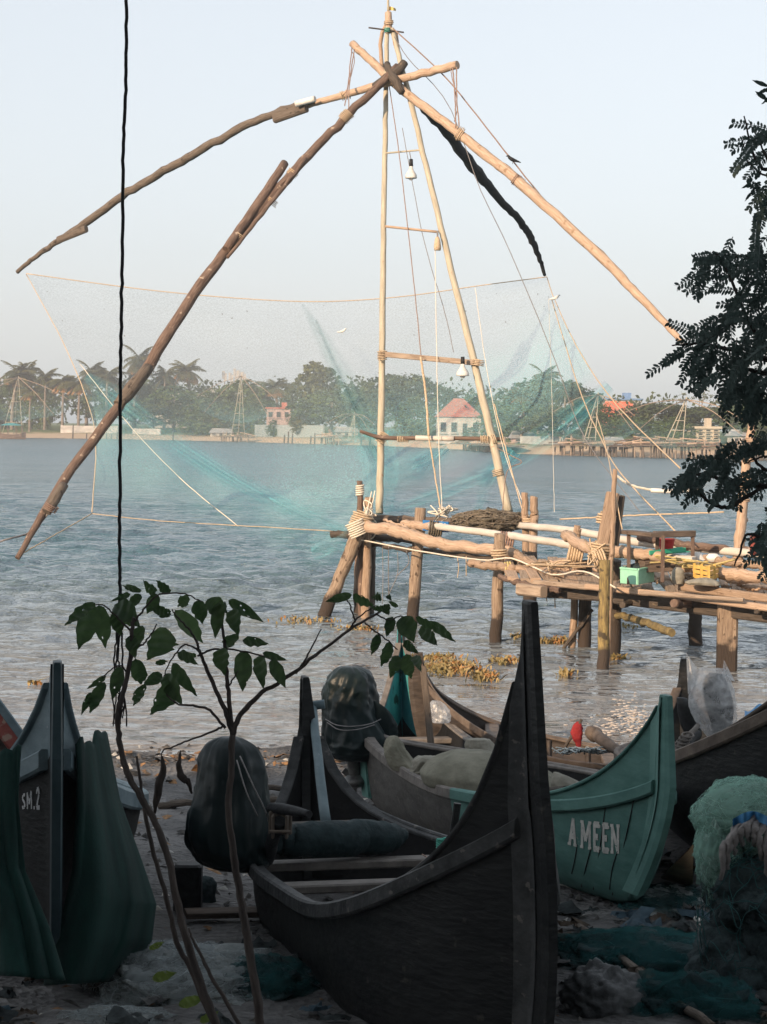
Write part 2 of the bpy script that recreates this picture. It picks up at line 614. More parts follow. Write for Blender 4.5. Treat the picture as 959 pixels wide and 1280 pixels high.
M['plank'] = surf('weathered_plank', (.22, .165, .125), (.44, .35, .27), 4, .85, .5, (5, 1, 1), 'UV', spot=(.12, .085, .06), spot_scale=6, spot_at=.62)
M['plank_dark'] = surf('dark_plank', (.085, .065, .052), (.19, .145, .115), 4, .85, .5, (5, 1, 1), 'UV')
M['pipe'] = surf('dusty_white_pipe', (.46, .42, .37), (.62, .58, .52), 3, .55, .1, (2, .6, 1), 'UV', spot=(.40, .30, .22), spot_scale=3, spot_at=.66)
M['rope'] = surf('old_tan_rope', (.42, .31, .20), (.62, .50, .36), 40, .9, .3)
M['rope_pale'] = surf('pale_nylon_rope', (.60, .54, .44), (.75, .70, .60), 40, .9, .2)
M['rope_yellow'] = surf('yellow_rope', (.46, .36, .14), (.60, .49, .24), 40, .8, .2)
M['rope_green'] = surf('green_nylon_rope', (.05, .30, .23), (.12, .45, .36), 60, .8, .3)
M['rope_brown'] = surf('brown_hanging_rope', (.20, .125, .10), (.34, .24, .19), 40, .9, .3)
M['wire'] = surf('thin_grey_wire', (.16, .15, .15), (.25, .24, .24), 30, .7, 0)
M['black'] = surf('black_rubber', (.010, .011, .013), (.024, .026, .028), 20, .6, .2)
M['plastic_black'] = surf('black_tarpaulin', (.005, .011, .012), (.010, .021, .023), 5, .40, .2, (1, 1, .35), spec=.28, bscale=11, dist=.03)
M['plastic_clear'] = None
M['metal'] = surf('dull_aluminium', (.07, .07, .07), (.15, .15, .145), 20, .5, .1, metallic=.3)
M['canvas'] = surf('grey_green_canvas', (.155, .15, .115), (.25, .24, .19), 8, .9, .35, bscale=26, dist=.02)
M['canvas_pale'] = surf('pale_canvas', (.20, .19, .155), (.31, .295, .25), 10, .9, .35)
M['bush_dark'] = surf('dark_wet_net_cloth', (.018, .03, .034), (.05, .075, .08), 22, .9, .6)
M['white'] = surf('chalky_white_paint', (.58, .57, .54), (.76, .75, .71), 8, .6, .1)
M['letter'] = surf('worn_white_lettering', (.44, .45, .43), (.64, .64, .60), 30, .7, .1, spot=(.10, .19, .17), spot_scale=60, spot_at=.64)
M['letter_grey'] = surf('faded_white_lettering', (.38, .39, .40), (.56, .57, .58), 30, .7, .1, spot=(.05, .05, .05), spot_scale=70, spot_at=.60)
M['red'] = surf('red_plastic', (.45, .03, .035), (.58, .06, .06), 10, .45, .05)
M['red_cloth'] = surf('red_cloth', (.24, .022, .027), (.38, .045, .05), 18, .9, .3, transl=.25)
M['mint'] = surf('mint_green_plastic', (.25, .55, .40), (.33, .65, .49), 8, .5, .05)
M['green_plastic'] = surf('green_plastic', (.03, .32, .20), (.06, .42, .28), 8, .5, .05)
M['yellow_plastic'] = surf('yellow_plastic', (.52, .33, .08), (.64, .44, .14), 8, .5, .05)
M['blue_plastic'] = surf('blue_plastic', (.02, .13, .36), (.05, .22, .50), 8, .45, .05)
M['blue_cloth'] = surf('blue_tarpaulin', (.03, .16, .36), (.07, .27, .50), 10, .6, .3)
M['net_heap'] = surf('dark_dry_net', (.085, .075, .058), (.19, .165, .125), 30, .95, .9, bscale=60, dist=.03)
M['sand'] = surf('far_shore_sand', (.34, .26, .18), (.48, .38, .28), .5, .95, .2)
M['land'] = surf('far_bank_ground', (.10, .115, .05), (.22, .19, .11), .15, .95, .2)
M['net_cyan'] = net_mat('cyan_fishing_net', (.40, .46, .47), .13, .05, .6, col2=(.38, .72, .75), alpha2=.26)
M['net_pale'] = net_mat('pale_fishing_net', (.40, .72, .74), .22, .16, .5, soft=True)
M['net_fold'] = net_mat('gathered_cyan_net', (.20, .64, .70), .32, .24, 1.1, soft=True)
M['net_foldd'] = net_mat('gathered_dark_net', (.18, .38, .39), .22, .18, 1.2, soft=True)
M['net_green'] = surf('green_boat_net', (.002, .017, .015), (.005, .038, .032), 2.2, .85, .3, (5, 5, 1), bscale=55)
M['net_strand'] = surf('pale_green_net_strands', (.28, .47, .40), (.46, .66, .58), 12, .8, .2)
M['strand_white'] = surf('pale_nylon_net_strands', (.32, .37, .38), (.52, .57, .58), 12, .8, .2)
M['strand_dark'] = surf('dark_green_net_strands', (.01, .055, .058), (.025, .11, .11), 12, .8, .2)

M['pile_wood'] = surf('weathered_pile', (.20, .14, .10), (.42, .325, .24), 3.5, .85, .7, WS, 'UV', spot=(.10, .07, .05), spot_scale=7, spot_at=.58, dist=.03, wet=.35)
M['pile_red'] = surf('reddish_pile', (.15, .095, .07), (.31, .22, .165), 3.5, .85, .7, WS, 'UV', spot=(.09, .06, .045), spot_scale=7, spot_at=.58, dist=.03, wet=.35)
M['pile_dark'] = surf('dark_pile', (.045, .036, .03), (.12, .095, .075), 3.5, .8, .6, WS, 'UV', wet=.5)
M['pile_green'] = surf('algae_pile', (.12, .09, .05), (.33, .25, .10), 3.5, .8, .6, (8, 1.5, 1), 'UV', spot=(.07, .055, .035), spot_scale=6, spot_at=.54, wet=.25)
M['wisp_white'] = net_mat('pale_nylon_gauze', (.38, .42, .43), .38, .3, 7)
M['wisp_green'] = net_mat('mint_nylon_gauze', (.34, .56, .48), .40, .3, 8)
M['wisp_dark'] = net_mat('dark_teal_gauze', (.03, .11, .115), .45, .3, 7)

M['bilge'] = surf('shaded_bilge_planks', (.004, .004, .005), (.012, .012, .013), 6, .7, .3)  # extra dark: the shade inside the hulls is put into the colour
M['shadow_hull'] = surf('shade_dark_hull', (.002, .003, .0035), (.007, .009, .010), 6, .65, .3, (1, 1, 3))  # tar tone darkened further so the colour itself holds the shade
# ================================================================== the setting
def make_clear_plastic():
    mt, nt, out = material('clear_plastic_sheet')
    L = nt.links
    tc = N(nt, 'ShaderNodeTexCoord')
    nz = N(nt, 'ShaderNodeTexNoise', Scale=9, Detail=6, Roughness=.65)
    L.new(tc.outputs['Object'], nz.inputs['Vector'])
    mr = N(nt, 'ShaderNodeMapRange')
    mr.inputs['From Min'].default_value = .35
    mr.inputs['From Max'].default_value = .7
    mr.inputs['To Min'].default_value = .26
    mr.inputs['To Max'].default_value = .80
    L.new(nz.outputs['Fac'], mr.inputs['Value'])
    bp = N(nt, 'ShaderNodeBump', Strength=.6, Distance=.03)
    L.new(nz.outputs['Fac'], bp.inputs['Height'])
    df = N(nt, 'ShaderNodeBsdfDiffuse', Color=(.80, .82, .84, 1))
    tl = N(nt, 'ShaderNodeBsdfTranslucent', Color=(.62, .64, .66, 1))
    gl = N(nt, 'ShaderNodeBsdfGlossy', Color=(.9, .9, .9, 1), Roughness=.25)
    L.new(bp.outputs[0], gl.inputs['Normal'])
    L.new(bp.outputs[0], df.inputs['Normal'])
    m1 = N(nt, 'ShaderNodeMixShader', Fac=.55)
    L.new(df.outputs[0], m1.inputs[1]); L.new(tl.outputs[0], m1.inputs[2])
    m3 = N(nt, 'ShaderNodeMixShader', Fac=.2)
    L.new(m1.outputs[0], m3.inputs[1]); L.new(gl.outputs[0], m3.inputs[2])
    tp = N(nt, 'ShaderNodeBsdfTransparent')
    m2 = N(nt, 'ShaderNodeMixShader')
    L.new(mr.outputs[0], m2.inputs[0]); L.new(tp.outputs[0], m2.inputs[1]); L.new(m3.outputs[0], m2.inputs[2])
    L.new(m2.outputs[0], out.inputs['Surface'])
    return mt
M['plastic_clear'] = make_clear_plastic()

def beach_material():
    mt, nt, out = material('wet_grey_sand')
    L = nt.links
    tc = N(nt, 'ShaderNodeTexCoord')
    n1 = N(nt, 'ShaderNodeTexNoise', Scale=.9, Detail=8, Roughness=.65)
    n2 = N(nt, 'ShaderNodeTexNoise', Scale=14, Detail=6, Roughness=.7)
    n3 = N(nt, 'ShaderNodeTexVoronoi', Scale=24)
    for n in (n1, n2, n3): L.new(tc.outputs['Object'], n.inputs['Vector'])
    c1 = N(nt, 'ShaderNodeValToRGB')
    c1.color_ramp.elements[0].position, c1.color_ramp.elements[0].color = .36, (.054, .054, .056, 1)
    c1.color_ramp.elements[1].position, c1.color_ramp.elements[1].color = .66, (.215, .208, .204, 1)
    L.new(n1.outputs['Fac'], c1.inputs[0])
    mx = N(nt, 'ShaderNodeMix', data_type='RGBA', blend_type='OVERLAY')
    mx.inputs[0].default_value = .7
    L.new(c1.outputs[0], mx.inputs[6]); L.new(n2.outputs['Fac'], mx.inputs[7])
    bs = N(nt, 'ShaderNodeBsdfPrincipled', Roughness=.8)
    bs.inputs['Specular IOR Level'].default_value = .3
    L.new(mx.outputs[2], bs.inputs['Base Color'])
    bp = N(nt, 'ShaderNodeBump', Strength=.8, Distance=.04)
    ad = N(nt, 'ShaderNodeMath', operation='ADD')
    L.new(n2.outputs['Fac'], ad.inputs[0]); L.new(n3.outputs['Distance'], ad.inputs[1])
    L.new(ad.outputs[0], bp.inputs['Height'])
    L.new(bp.outputs[0], bs.inputs['Normal'])
    L.new(bs.outputs[0], out.inputs['Surface'])
    return mt

def lumps(x, y):
    return (.022 * np.sin(3.1 * x + 1.2 * y) * np.sin(2.3 * y - .8 * x + 1) + .014 * np.sin(7.7 * x - 3 * y + 2) * np.sin(6.1 * y + 2.2 * x)
            + .008 * np.sin(17 * x + 5 * y) * np.sin(15 * y - 7 * x + .5))

xs = np.unique(np.concatenate([np.linspace(-900, -30, 12), np.linspace(-30, -6, 24), np.linspace(-6, 7, 170), np.linspace(7, 30, 24), np.linspace(30, 900, 12)]))
ys = np.unique(np.concatenate([np.linspace(-120, -5, 12), np.linspace(-5, 5, 20), np.linspace(5, 21, 190), np.linspace(21, 80, 40)]))
X, Y = np.meshgrid(xs, ys)
Z = np.interp(Y, [-120, -5, 0, 6, 7.7, 8.7, 11, 14, 19.3, 25, 45, 80], [1.85, 1.65, 1.40, .80, .62, .535, .385, .24, 0.0, -.4, -1.5, -3])
near = (np.abs(X) < 8) & (Y > 4) & (Y < 21)
Z = Z + np.where(near, lumps(X, Y), 0)

def sheet(name, X, Y, Z, mat, kind='structure'):
    b = MB()
    ny, nx = X.shape
    b.v = np.stack([X, Y, Z], -1).reshape(-1, 3).tolist()
    idx = np.arange(ny * nx).reshape(ny, nx)
    q = np.stack([idx[:-1, :-1], idx[:-1, 1:], idx[1:, 1:], idx[1:, :-1]], -1).reshape(-1, 4)
    me = bpy.data.meshes.new(name)
    me.from_pydata(b.v, [], q.tolist())
    me.polygons.foreach_set('use_smooth', [True] * len(q))
    me.materials.append(mat)
    me.update()
    o = bpy.data.objects.new(name, me)
    COL.objects.link(o)
    ORG[o.name] = Vector((0, 0, 0))
    o['kind'] = kind
    return o

sheet('beach', X, Y, Z, beach_material())

# ------------------------------------------------------------------ water
def water_material():
    mt, nt, out = material('harbour_water')
    L = nt.links
    geo = N(nt, 'ShaderNodeNewGeometry')
    sp = N(nt, 'ShaderNodeSeparateXYZ')
    L.new(geo.outputs['Position'], sp.inputs[0])
    mr = N(nt, 'ShaderNodeMapRange')                  # silt along the beach, paled further in place of reflected sky
    mr.inputs['From Min'].default_value = 18
    mr.inputs['From Max'].default_value = 46
    L.new(sp.outputs['Y'], mr.inputs['Value'])
    mx = N(nt, 'ShaderNodeMix', data_type='RGBA')
    mx.inputs[6].default_value = (.21, .205, .205, 1)
    mx.inputs[7].default_value = (.055, .118, .150, 1)
    L.new(mr.outputs[0], mx.inputs[0])
    bs = N(nt, 'ShaderNodeBsdfPrincipled', Roughness=.05, IOR=1.33)
    rr_ = N(nt, 'ShaderNodeMapRange')                 # ripples too small to see far out act as roughness
    rr_.inputs['From Min'].default_value = 25; rr_.inputs['From Max'].default_value = 220
    rr_.inputs['To Min'].default_value = .05; rr_.inputs['To Max'].default_value = .26
    L.new(sp.outputs['Y'], rr_.inputs['Value']); L.new(rr_.outputs[0], bs.inputs['Roughness'])
    L.new(mx.outputs[2], bs.inputs['Base Color'])
    mp = N(nt, 'ShaderNodeMapping')
    mp.inputs['Scale'].default_value = (.72, 1.0, 1.0)
    L.new(geo.outputs['Position'], mp.inputs['Vector'])
    n1 = N(nt, 'ShaderNodeTexNoise', Scale=2.6, Detail=5, Roughness=.6)
    n2 = N(nt, 'ShaderNodeTexNoise', Scale=9.0, Detail=4, Roughness=.6)
    n3 = N(nt, 'ShaderNodeTexNoise', Scale=.34, Detail=6, Roughness=.7)
    mp4 = N(nt, 'ShaderNodeMapping'); mp4.inputs['Scale'].default_value = (.35, 1.0, 1.0)
    L.new(geo.outputs['Position'], mp4.inputs['Vector'])
    n4 = N(nt, 'ShaderNodeTexNoise', Scale=.06, Detail=7, Roughness=.72)
    L.new(mp4.outputs[0], n4.inputs['Vector'])
    b4 = N(nt, 'ShaderNodeBump', Strength=1.0, Distance=2.4)
    L.new(n4.outputs['Fac'], b4.inputs['Height'])
    for n in (n1, n2, n3): L.new(mp.outputs[0], n.inputs['Vector'])
    b3 = N(nt, 'ShaderNodeBump', Strength=1.0, Distance=.75)
    ms = N(nt, 'ShaderNodeMapRange')                  # the chop dies down towards the beach
    ms.inputs['From Min'].default_value = 17; ms.inputs['From Max'].default_value = 44
    ms.inputs['To Min'].default_value = .45; ms.inputs['To Max'].default_value = 1.0
    L.new(sp.outputs['Y'], ms.inputs['Value'])
    L.new(n3.outputs['Fac'], b3.inputs['Height'])
    L.new(b4.outputs[0], b3.inputs['Normal'])
    b1 = N(nt, 'ShaderNodeBump', Strength=1.0, Distance=.10)
    L.new(ms.outputs[0], b1.inputs['Strength']); L.new(n1.outputs['Fac'], b1.inputs['Height']); L.new(b3.outputs[0], b1.inputs['Normal'])
    b2 = N(nt, 'ShaderNodeBump', Strength=.8, Distance=.035)
    L.new(ms.outputs[0], b2.inputs['Strength']); L.new(n2.outputs['Fac'], b2.inputs['Height']); L.new(b1.outputs[0], b2.inputs['Normal'])
    L.new(b2.outputs[0], bs.inputs['Normal'])
    L.new(bs.outputs[0], out.inputs['Surface'])
    return mt

rows = [16.5]
while rows[-1] < 520:
    rows.append(rows[-1] + max(.075, rows[-1] * .0056 - .05))
rows = np.array(rows)
u = np.linspace(-1, 1, 320)
X = (u[None, :] * (4.0 + rows[:, None] * .30))
Y = np.repeat(rows[:, None], len(u), 1)
rw = np.random.default_rng(3)
Z = np.zeros_like(X)
for k in range(64):
    lam = .42 + 2.2 * rw.random() ** 2.4
    ang = rw.normal(1.7, .62)
    amp = .0098 * lam ** .62
    kx, ky = math.cos(ang) * 6.283 / lam, math.sin(ang) * 6.283 / lam
    ph = rw.uniform(0, 6.283)
    fade = np.clip((lam * 9 - rows * .075) / (lam * 3), 0, 1)[:, None] if lam < 1.2 else np.clip((lam * 60 - rows) / (lam * 30), 0, 1)[:, None]
    grp = .6 + .4 * np.sin(X * .13 * (1 + k % 3) + ph) * np.sin(Y * .09 * (1 + k % 4) + k)
    s = np.sin(kx * X + ky * Y + ph)
    Z += amp * fade * grp * (s - .22 * np.cos(2 * (kx * X + ky * Y + ph)))
calm = np.clip((Y - 17.0) / 22.0, .18, 1)
Z = Z * calm + .012
# outer skirts out to the horizon
Xe = np.concatenate([np.full((len(rows), 1), -2500.0), X, np.full((len(rows), 1), 2500.0)], 1)
Ye = np.concatenate([Y[:, :1], Y, Y[:, :1]], 1)
Ze = np.concatenate([np.zeros((len(rows), 1)), Z, np.zeros((len(rows), 1))], 1)
Xe = np.concatenate([Xe, Xe[-1:]], 0); Ye = np.concatenate([Ye, np.full((1, Xe.shape[1]), 3500.0)], 0); Ze = np.concatenate([Ze, np.zeros((1, Xe.shape[1]))], 0)
sheet('water', Xe, Ye, Ze, water_material())

# ------------------------------------------------------------------ far bank
SHORE = [(-300, 470), (-150, 452), (-80, 433), (-55, 430), (-27, 400), (0, 345), (12, 300), (15, 262), (22, 250), (30, 240), (45, 222), (70, 205), (300, 180)]
def shore_y(x):
    return float(np.interp(x, [s[0] for s in SHORE], [s[1] for s in SHORE]))
def bank_z(x, y):
    t = y - shore_y(x)
    return float(np.interp(t, [-12, 0, 5, 14, 60, 1500], [-1.5, 0.05, .75, 1.5, 2.4, 4.0]))
us = np.unique(np.concatenate([np.linspace(-700, -140, 12), np.linspace(-140, 140, 141), np.linspace(140, 700, 12)]))
ts = np.array([-12, -4, -1, 0, 1.5, 3, 5, 8, 11, 14, 22, 40, 60, 120, 300, 800, 2200], float)
X = np.repeat(us[None, :], len(ts), 0)
Y = np.array([[shore_y(x) for x in us]]) + ts[:, None]
Z = np.array([[bank_z(X[j, i], Y[j, i]) for i in range(len(us))] for j in range(len(ts))]) + RNG.normal(0, .06, X.shape)
def bank_material():
    mt, nt, out = material('far_bank')
    L = nt.links
    geo = N(nt, 'ShaderNodeNewGeometry')
    sp = N(nt, 'ShaderNodeSeparateXYZ')
    L.new(geo.outputs['Position'], sp.inputs[0])
    nz = N(nt, 'ShaderNodeTexNoise', Scale=.35, Detail=6)
    L.new(geo.outputs['Position'], nz.inputs['Vector'])
    ad = N(nt, 'ShaderNodeMath', operation='MULTIPLY_ADD')
    ad.inputs[1].default_value = .9
    L.new(nz.outputs['Fac'], ad.inputs[0]); L.new(sp.outputs['Z'], ad.inputs[2])
    cr = N(nt, 'ShaderNodeValToRGB')
    e = cr.color_ramp.elements
    e[0].position, e[0].color = .18, (.20, .15, .11, 1)
    e[1].position, e[1].color = .86, (.10, .13, .05, 1)
    k = e.new(.26); k.color = (.46, .35, .25, 1)
    k = e.new(.66); k.color = (.44, .34, .24, 1)
    mm = N(nt, 'ShaderNodeMath', operation='MULTIPLY')
    mm.inputs[1].default_value = .5
    L.new(ad.outputs[0], mm.inputs[0]); L.new(mm.outputs[0], cr.inputs[0])
    bs = N(nt, 'ShaderNodeBsdfPrincipled', Roughness=.95)
    bs.inputs['Specular IOR Level'].default_value = .1
    L.new(cr.outputs[0], bs.inputs['Base Color'])
    L.new(bs.outputs[0], out.inputs['Surface'])
    return mt
sheet('far_bank', X, Y, Z, bank_material())

# ------------------------------------------------------------------ haze over the whole place
hz = MB()
hz.box((0, 300, 19.5), 1800, 860, 47)
mt, nt, out = material('sea_haze')
pv = N(nt, 'ShaderNodeVolumePrincipled', Density=.00066, Anisotropy=.15)
pv.inputs['Color'].default_value = (.92, .95, .98, 1)
nt.links.new(pv.outputs[0], out.inputs['Volume'])
hzo = hz.build('haze', mt)
hzo['kind'] = 'stuff'

# ------------------------------------------------------------------ unseen building added behind the camera to throw the shade on the beach
def shade_building():
    x0, x1, yf, yb, h = -44.0, 7.0, -8.5, -20.0, 10.3
    r = empty('shade_building', ((x0 + x1) / 2, (yf + yb) / 2, 1.7), 'long three storey building, unseen, added behind the beach to shade it', 'building')
    wall = surf('aged_plaster', (.30, .26, .20), (.44, .39, .31), .7, .9, .15)
    roofm = surf('clay_roof_tiles', (.22, .09, .06), (.34, .16, .10), 3, .8, .4)
    wood = surf('shutter_wood', (.06, .10, .08), (.10, .16, .13), 6, .7, .2)
    w = MB()
    w.box(((x0 + x1) / 2, (yf + yb) / 2, 1.2 + h / 2), x1 - x0, yf - yb, h)
    w.build('wall', wall, r)
    rf = MB()
    zt = 1.2 + h
    ov = .9
    a = [(x0 - ov, yf + ov, zt - .1), (x1 + ov, yf + ov, zt - .1), (x1 + ov, yb - ov, zt - .1), (x0 - ov, yb - ov, zt - .1)]
    ym = (yf + yb) / 2
    r0, r1 = (x0 + 3, ym, zt + 2.6), (x1 - 3, ym, zt + 2.6)
    rf.quad(a[0], a[1], r1, r0); rf.quad(a[2], a[3], r0, r1)
    rf.poly([a[1], a[2], r1]); rf.poly([a[3], a[0], r0]); rf.quad(a[3], a[2], a[1], a[0])
    rf.build('roof', roofm, r)
    for fl in range(3):
        for k in range(12):
            x = x0 + 3 + k * 4.1
            f = MB()
            f.box((x, yf + .05, 3.4 + fl * 3.5), 1.5, .16, 1.9, bev=.03)
            fr = f.build('window', wood, r)
shade_building()
# ================================================================== boats on the beach
T_RAIL = 1.0
class Hull:
    """double-ended plank canoe: curves of the axis, half beam, rail, sheer and keel along s (0 = bow near the camera)"""
    def __init__(self, v, rake0=.15, rake1=.15, flare=.8, keel_up=(.12, .15), kl=.06, post=.035, rpinch=0.0, lean=0.0, shift=0.0, keel_dz=0.0):
        (self.x0, self.y0, self.x1, self.y1, self.B, self.p, self.z0, self.zt, self.ra, self.al, self.rb, self.bl,
         self.pa, self.ps, self.pb, self.qs, self.cv) = v
        d = Vector((self.x1 - self.x0, self.y1 - self.y0, 0))
        self.L = d.length
        self.ax = d.normalized()
        self.n = Vector((-self.ax.y, self.ax.x, 0))
        self.rake0, self.rake1, self.flare, self.ku, self.kl, self.post = rake0, rake1, flare, keel_up, kl, post
        self.kdz, self.rpinch, self.lean, self.shift = keel_dz, rpinch, lean, shift
    def axis(self, s):
        return Vector((self.x0 + (self.x1 - self.x0) * s, self.y0 + (self.y1 - self.y0) * s, 0)) + self.n * (self.cv * 4 * s * (1 - s))
    def w(self, s):
        return max(self.B / 2 * (1 - abs(2 * s - 1) ** self.p), self.post * .8)
    def zr(self, s):
        return self.z0 + self.zt * s + self.ra * math.exp(-s / self.al) + self.rb * math.exp(-(1 - s) / self.bl)
    def zs(self, s):
        return self.zr(s) + self.pa * math.exp(-s / self.ps) + self.pb * math.exp(-(1 - s) / self.qs)
    def zk(self, s):
        a = self.axis(s)
        return max(zg(a.y), -.12) - .03 + self.kdz + self.ku[0] * math.exp(-s / self.kl) + self.ku[1] * math.exp(-(1 - s) / self.kl)
    def pt(self, s, t, side, inset=0.0):
        """t 0..1 keel to rail, 1..2 rail to sheer"""
        w = self.w(s)
        if side < 0 and self.rpinch:
            w *= 1 - self.rpinch * (1 - float(np.interp(s, [0, .1, .25, .38, .5, .6], [.3, .38, .42, .56, .78, 1])))
        zr, zk, zs = self.zr(s), self.zk(s), self.zs(s)
        if t <= 1:
            a = t * math.pi / 2
            off = w * (math.sin(a) ** self.flare)
            z = zr - (zr - zk) * (math.cos(a) ** 1.15)
        else:
            off = w
            z = zr + (zs - zr) * (t - 1)
        off = max(off - inset, 0.0)
        z = z + (inset if t < .5 else 0)
        q = self.axis(s) + self.n * (side * off)
        q.z = z
        if t > 1 and self.lean: q = q + self.n * (self.lean * (t - 1) * math.exp(-s / .05))
        if t <= 1 and self.lean: q = q - self.n * (self.lean * math.sin(math.pi * t * .95) * math.exp(-s / .05))
        if self.shift: q = q - self.n * (self.shift * math.exp(-(s / .07) ** 2))
        low = max(0, (zr - z) / max(zr - zk, .05))
        q = q + self.ax * (self.rake0 * low ** 1.6 * math.exp(-s / .12)) - self.ax * (self.rake1 * low ** 1.6 * math.exp(-(1 - s) / .12))
        return q
    def station(self):
        a = np.linspace(0, 1, 61)
        return a + (-.35) * np.sin(2 * np.pi * a) / (2 * np.pi) * 1.0   # denser at the ends
    def locate(self, px, py, side, tmax=2.0):
        """(s, t) of the hull side nearest to a photo pixel"""
        best = None
        for s in np.linspace(0, .6, 121):
            for t in np.linspace(.05, tmax, 80):
                q = self.pt(s, t, side) - EYEP
                d = q.dot(FWD)
                x, y = 479.5 + FOC * q.dot(RGT) / d, 640 - FOC * q.dot(UPV) / d
                e = (x - px) ** 2 + (y - py) ** 2
                if best is None or e < best[0]:
                    best = (e, s, t)
        return best[1], best[2]

def build_boat(H, label, hull_mat, rail_mat, post_mat, inner_mat, thwarts=(), rail=.045, post_w=.07, post_d=.15,
               top_extra=(.012, .012), ribs=(), rail2=True, hull_mi=None, inner_mi=None, rail_mi=None, thwart_mat=None, plank_mat=None):
    base = H.axis(.5)
    r = empty('wooden_boat', (base.x, base.y, max(zg(base.y), 0)), label, 'boat', 'wooden boats drawn up on the beach')
    S = H.station()
    ts = [0, .02, .05] + [i / 10 for i in range(1, 11)] + [1.25, 1.5, 1.75, 2.0]
    b = MB()
    def shell(inset, flip, mi, mifn):
        for side in (1, -1):
            k = len(b.v)
            for s in S:
                ins = min(inset, H.w(s) * .8)
                for t in ts:
                    b.v.append(tuple(H.pt(s, t, side, ins)))
            nt_ = len(ts)
            for i in range(len(S) - 1):
                for j in range(nt_ - 1):
                    q = (k + i * nt_ + j, k + (i + 1) * nt_ + j, k + (i + 1) * nt_ + j + 1, k + i * nt_ + j + 1)
                    if (side == 1) == flip: q = q[::-1]
                    m_ = mifn(S[i], ts[j]) if mifn else mi
                    b.face(q, [(S[i] * H.L, ts[j]), (S[i + 1] * H.L, ts[j]), (S[i + 1] * H.L, ts[j + 1]), (S[i] * H.L, ts[j + 1])][::-1 if (side == 1) == flip else 1], m_, True)
    nout = len(hull_mat) if isinstance(hull_mat, list) else 1
    shell(0.0, False, 0, hull_mi)
    shell(.032, True, nout, (lambda s, t: inner_mi(s, t) + nout) if inner_mi else None)
    # closing strip along the sheer
    for side in (1, -1):
        for i in range(len(S) - 1):
            a0, a1 = H.pt(S[i], 2, side), H.pt(S[i + 1], 2, side)
            c0, c1 = H.pt(S[i], 2, side, min(.032, H.w(S[i]) * .8)), H.pt(S[i + 1], 2, side, min(.032, H.w(S[i + 1]) * .8))
            b.quad(a0, a1, c1, c0, hull_mi(S[i], 2) if hull_mi else 0)
    mats = (hull_mat if isinstance(hull_mat, list) else [hull_mat]) + (inner_mat if isinstance(inner_mat, list) else [inner_mat])
    hull = b.build('hull', mats, r)
    # rails: an outer rubbing strake and a cap on the plank edge
    for side in (1, -1):
        g = MB()
        prev = None
        SS = np.linspace(.012, .985, 70)
        for (dz, off, hh, ww, tt) in ((0, .018, rail * 1.5, rail * .75, 1.0), (.0, -.012, rail * .45, rail * 1.25, 2.0)):
            if tt == 2.0 and not rail2: continue
            k = len(g.v)
            for s in SS:
                q = H.pt(s, tt, side)
                nn = H.n * side
                z = Vector((0, 0, 1))
                c = q + nn * off + z * (0.012 if tt == 2.0 else 0)
                x, y = ww / 2, hh / 2
                be = min(x, y) * .5
                for (i, j) in ((-x + be, -y), (x - be, -y), (x, -y + be), (x, y - be), (x - be, y), (-x + be, y), (-x, y - be), (-x, -y + be)):
                    g.v.append(tuple(c + nn * i + z * j))
            for i in range(len(SS) - 1):
                for j in range(8):
                    j2 = (j + 1) % 8
                    g.face((k + i * 8 + j, k + i * 8 + j2, k + (i + 1) * 8 + j2, k + (i + 1) * 8 + j),
                           [(j * .02, SS[i] * H.L), (j * .02 + .02, SS[i] * H.L), (j * .02 + .02, SS[i + 1] * H.L), (j * .02, SS[i + 1] * H.L)], rail_mi(SS[i]) if rail_mi else 0, False)
            g.face([k + j for j in range(8)], None, 0)
            e = k + (len(SS) - 1) * 8
            g.face([e + j for j in range(8)][::-1], None, 0)
        g.build('gunwale', rail_mat, r)
    # stem and stern posts
    for (s, sg, nm, ex) in ((0.0, -1, 'stem_post', top_extra[0]), (1.0, 1, 'stern_post', top_extra[1])):
        g = MB()
        k = len(g.v)
        ring_t = list(np.linspace(0, 1, 14)) + [1.2, 1.4, 1.6, 1.8, 2.0, 2.06]
        for t in ring_t:
            q = H.pt(s, min(t, 2.0), 1) * .5 + H.pt(s, min(t, 2.0), -1) * .5
            if t > 2: q.z += ex
            f = 1.0 if t < 2.03 else .82
            up_t = max(0.0, min(1.0, t - 1))
            dd = post_d * (1 - .5 * up_t)
            f *= 1 - .22 * up_t
            for (i, j) in ((-.5, -.35), (-.35, -.62), (.35, -.62), (.5, -.35), (.5, .38), (-.5, .38)):
                g.v.append(tuple(q + H.n * (i * post_w * f) + H.ax * (sg * -1) * (j * dd)))
        for i in range(len(ring_t) - 1):
            for j in range(6):
                j2 = (j + 1) % 6
                g.face((k + i * 6 + j, k + i * 6 + j2, k + (i + 1) * 6 + j2, k + (i + 1) * 6 + j), [(j * .05, i * .1), (j * .05 + .05, i * .1), (j * .05 + .05, i * .1 + .1), (j * .05, i * .1 + .1)], 0)
        e = k + (len(ring_t) - 1) * 6
        g.face([e + j for j in range(6)], None, 0)
        g.build(nm, post_mat, r)
    for (s, dz, wd) in thwarts:
        g = MB()
        a, c = H.pt(s, .93, 1, .01), H.pt(s, .93, -1, .01)
        a.z = c.z = H.zr(s) + dz
        g.bar(a, c, wd, .045, bev=.008)
        g.build('thwart', thwart_mat or rail_mat, r)
    for s in ribs:
        for side in (1, -1):
            g = MB()
            g.tube([H.pt(s, t, side, .045) for t in (.25, .5, .7, .85, .98)], .02, 6, 8)
            g.build('rib', inner_mat[-1] if isinstance(inner_mat, list) else inner_mat, r)
    return r, hull

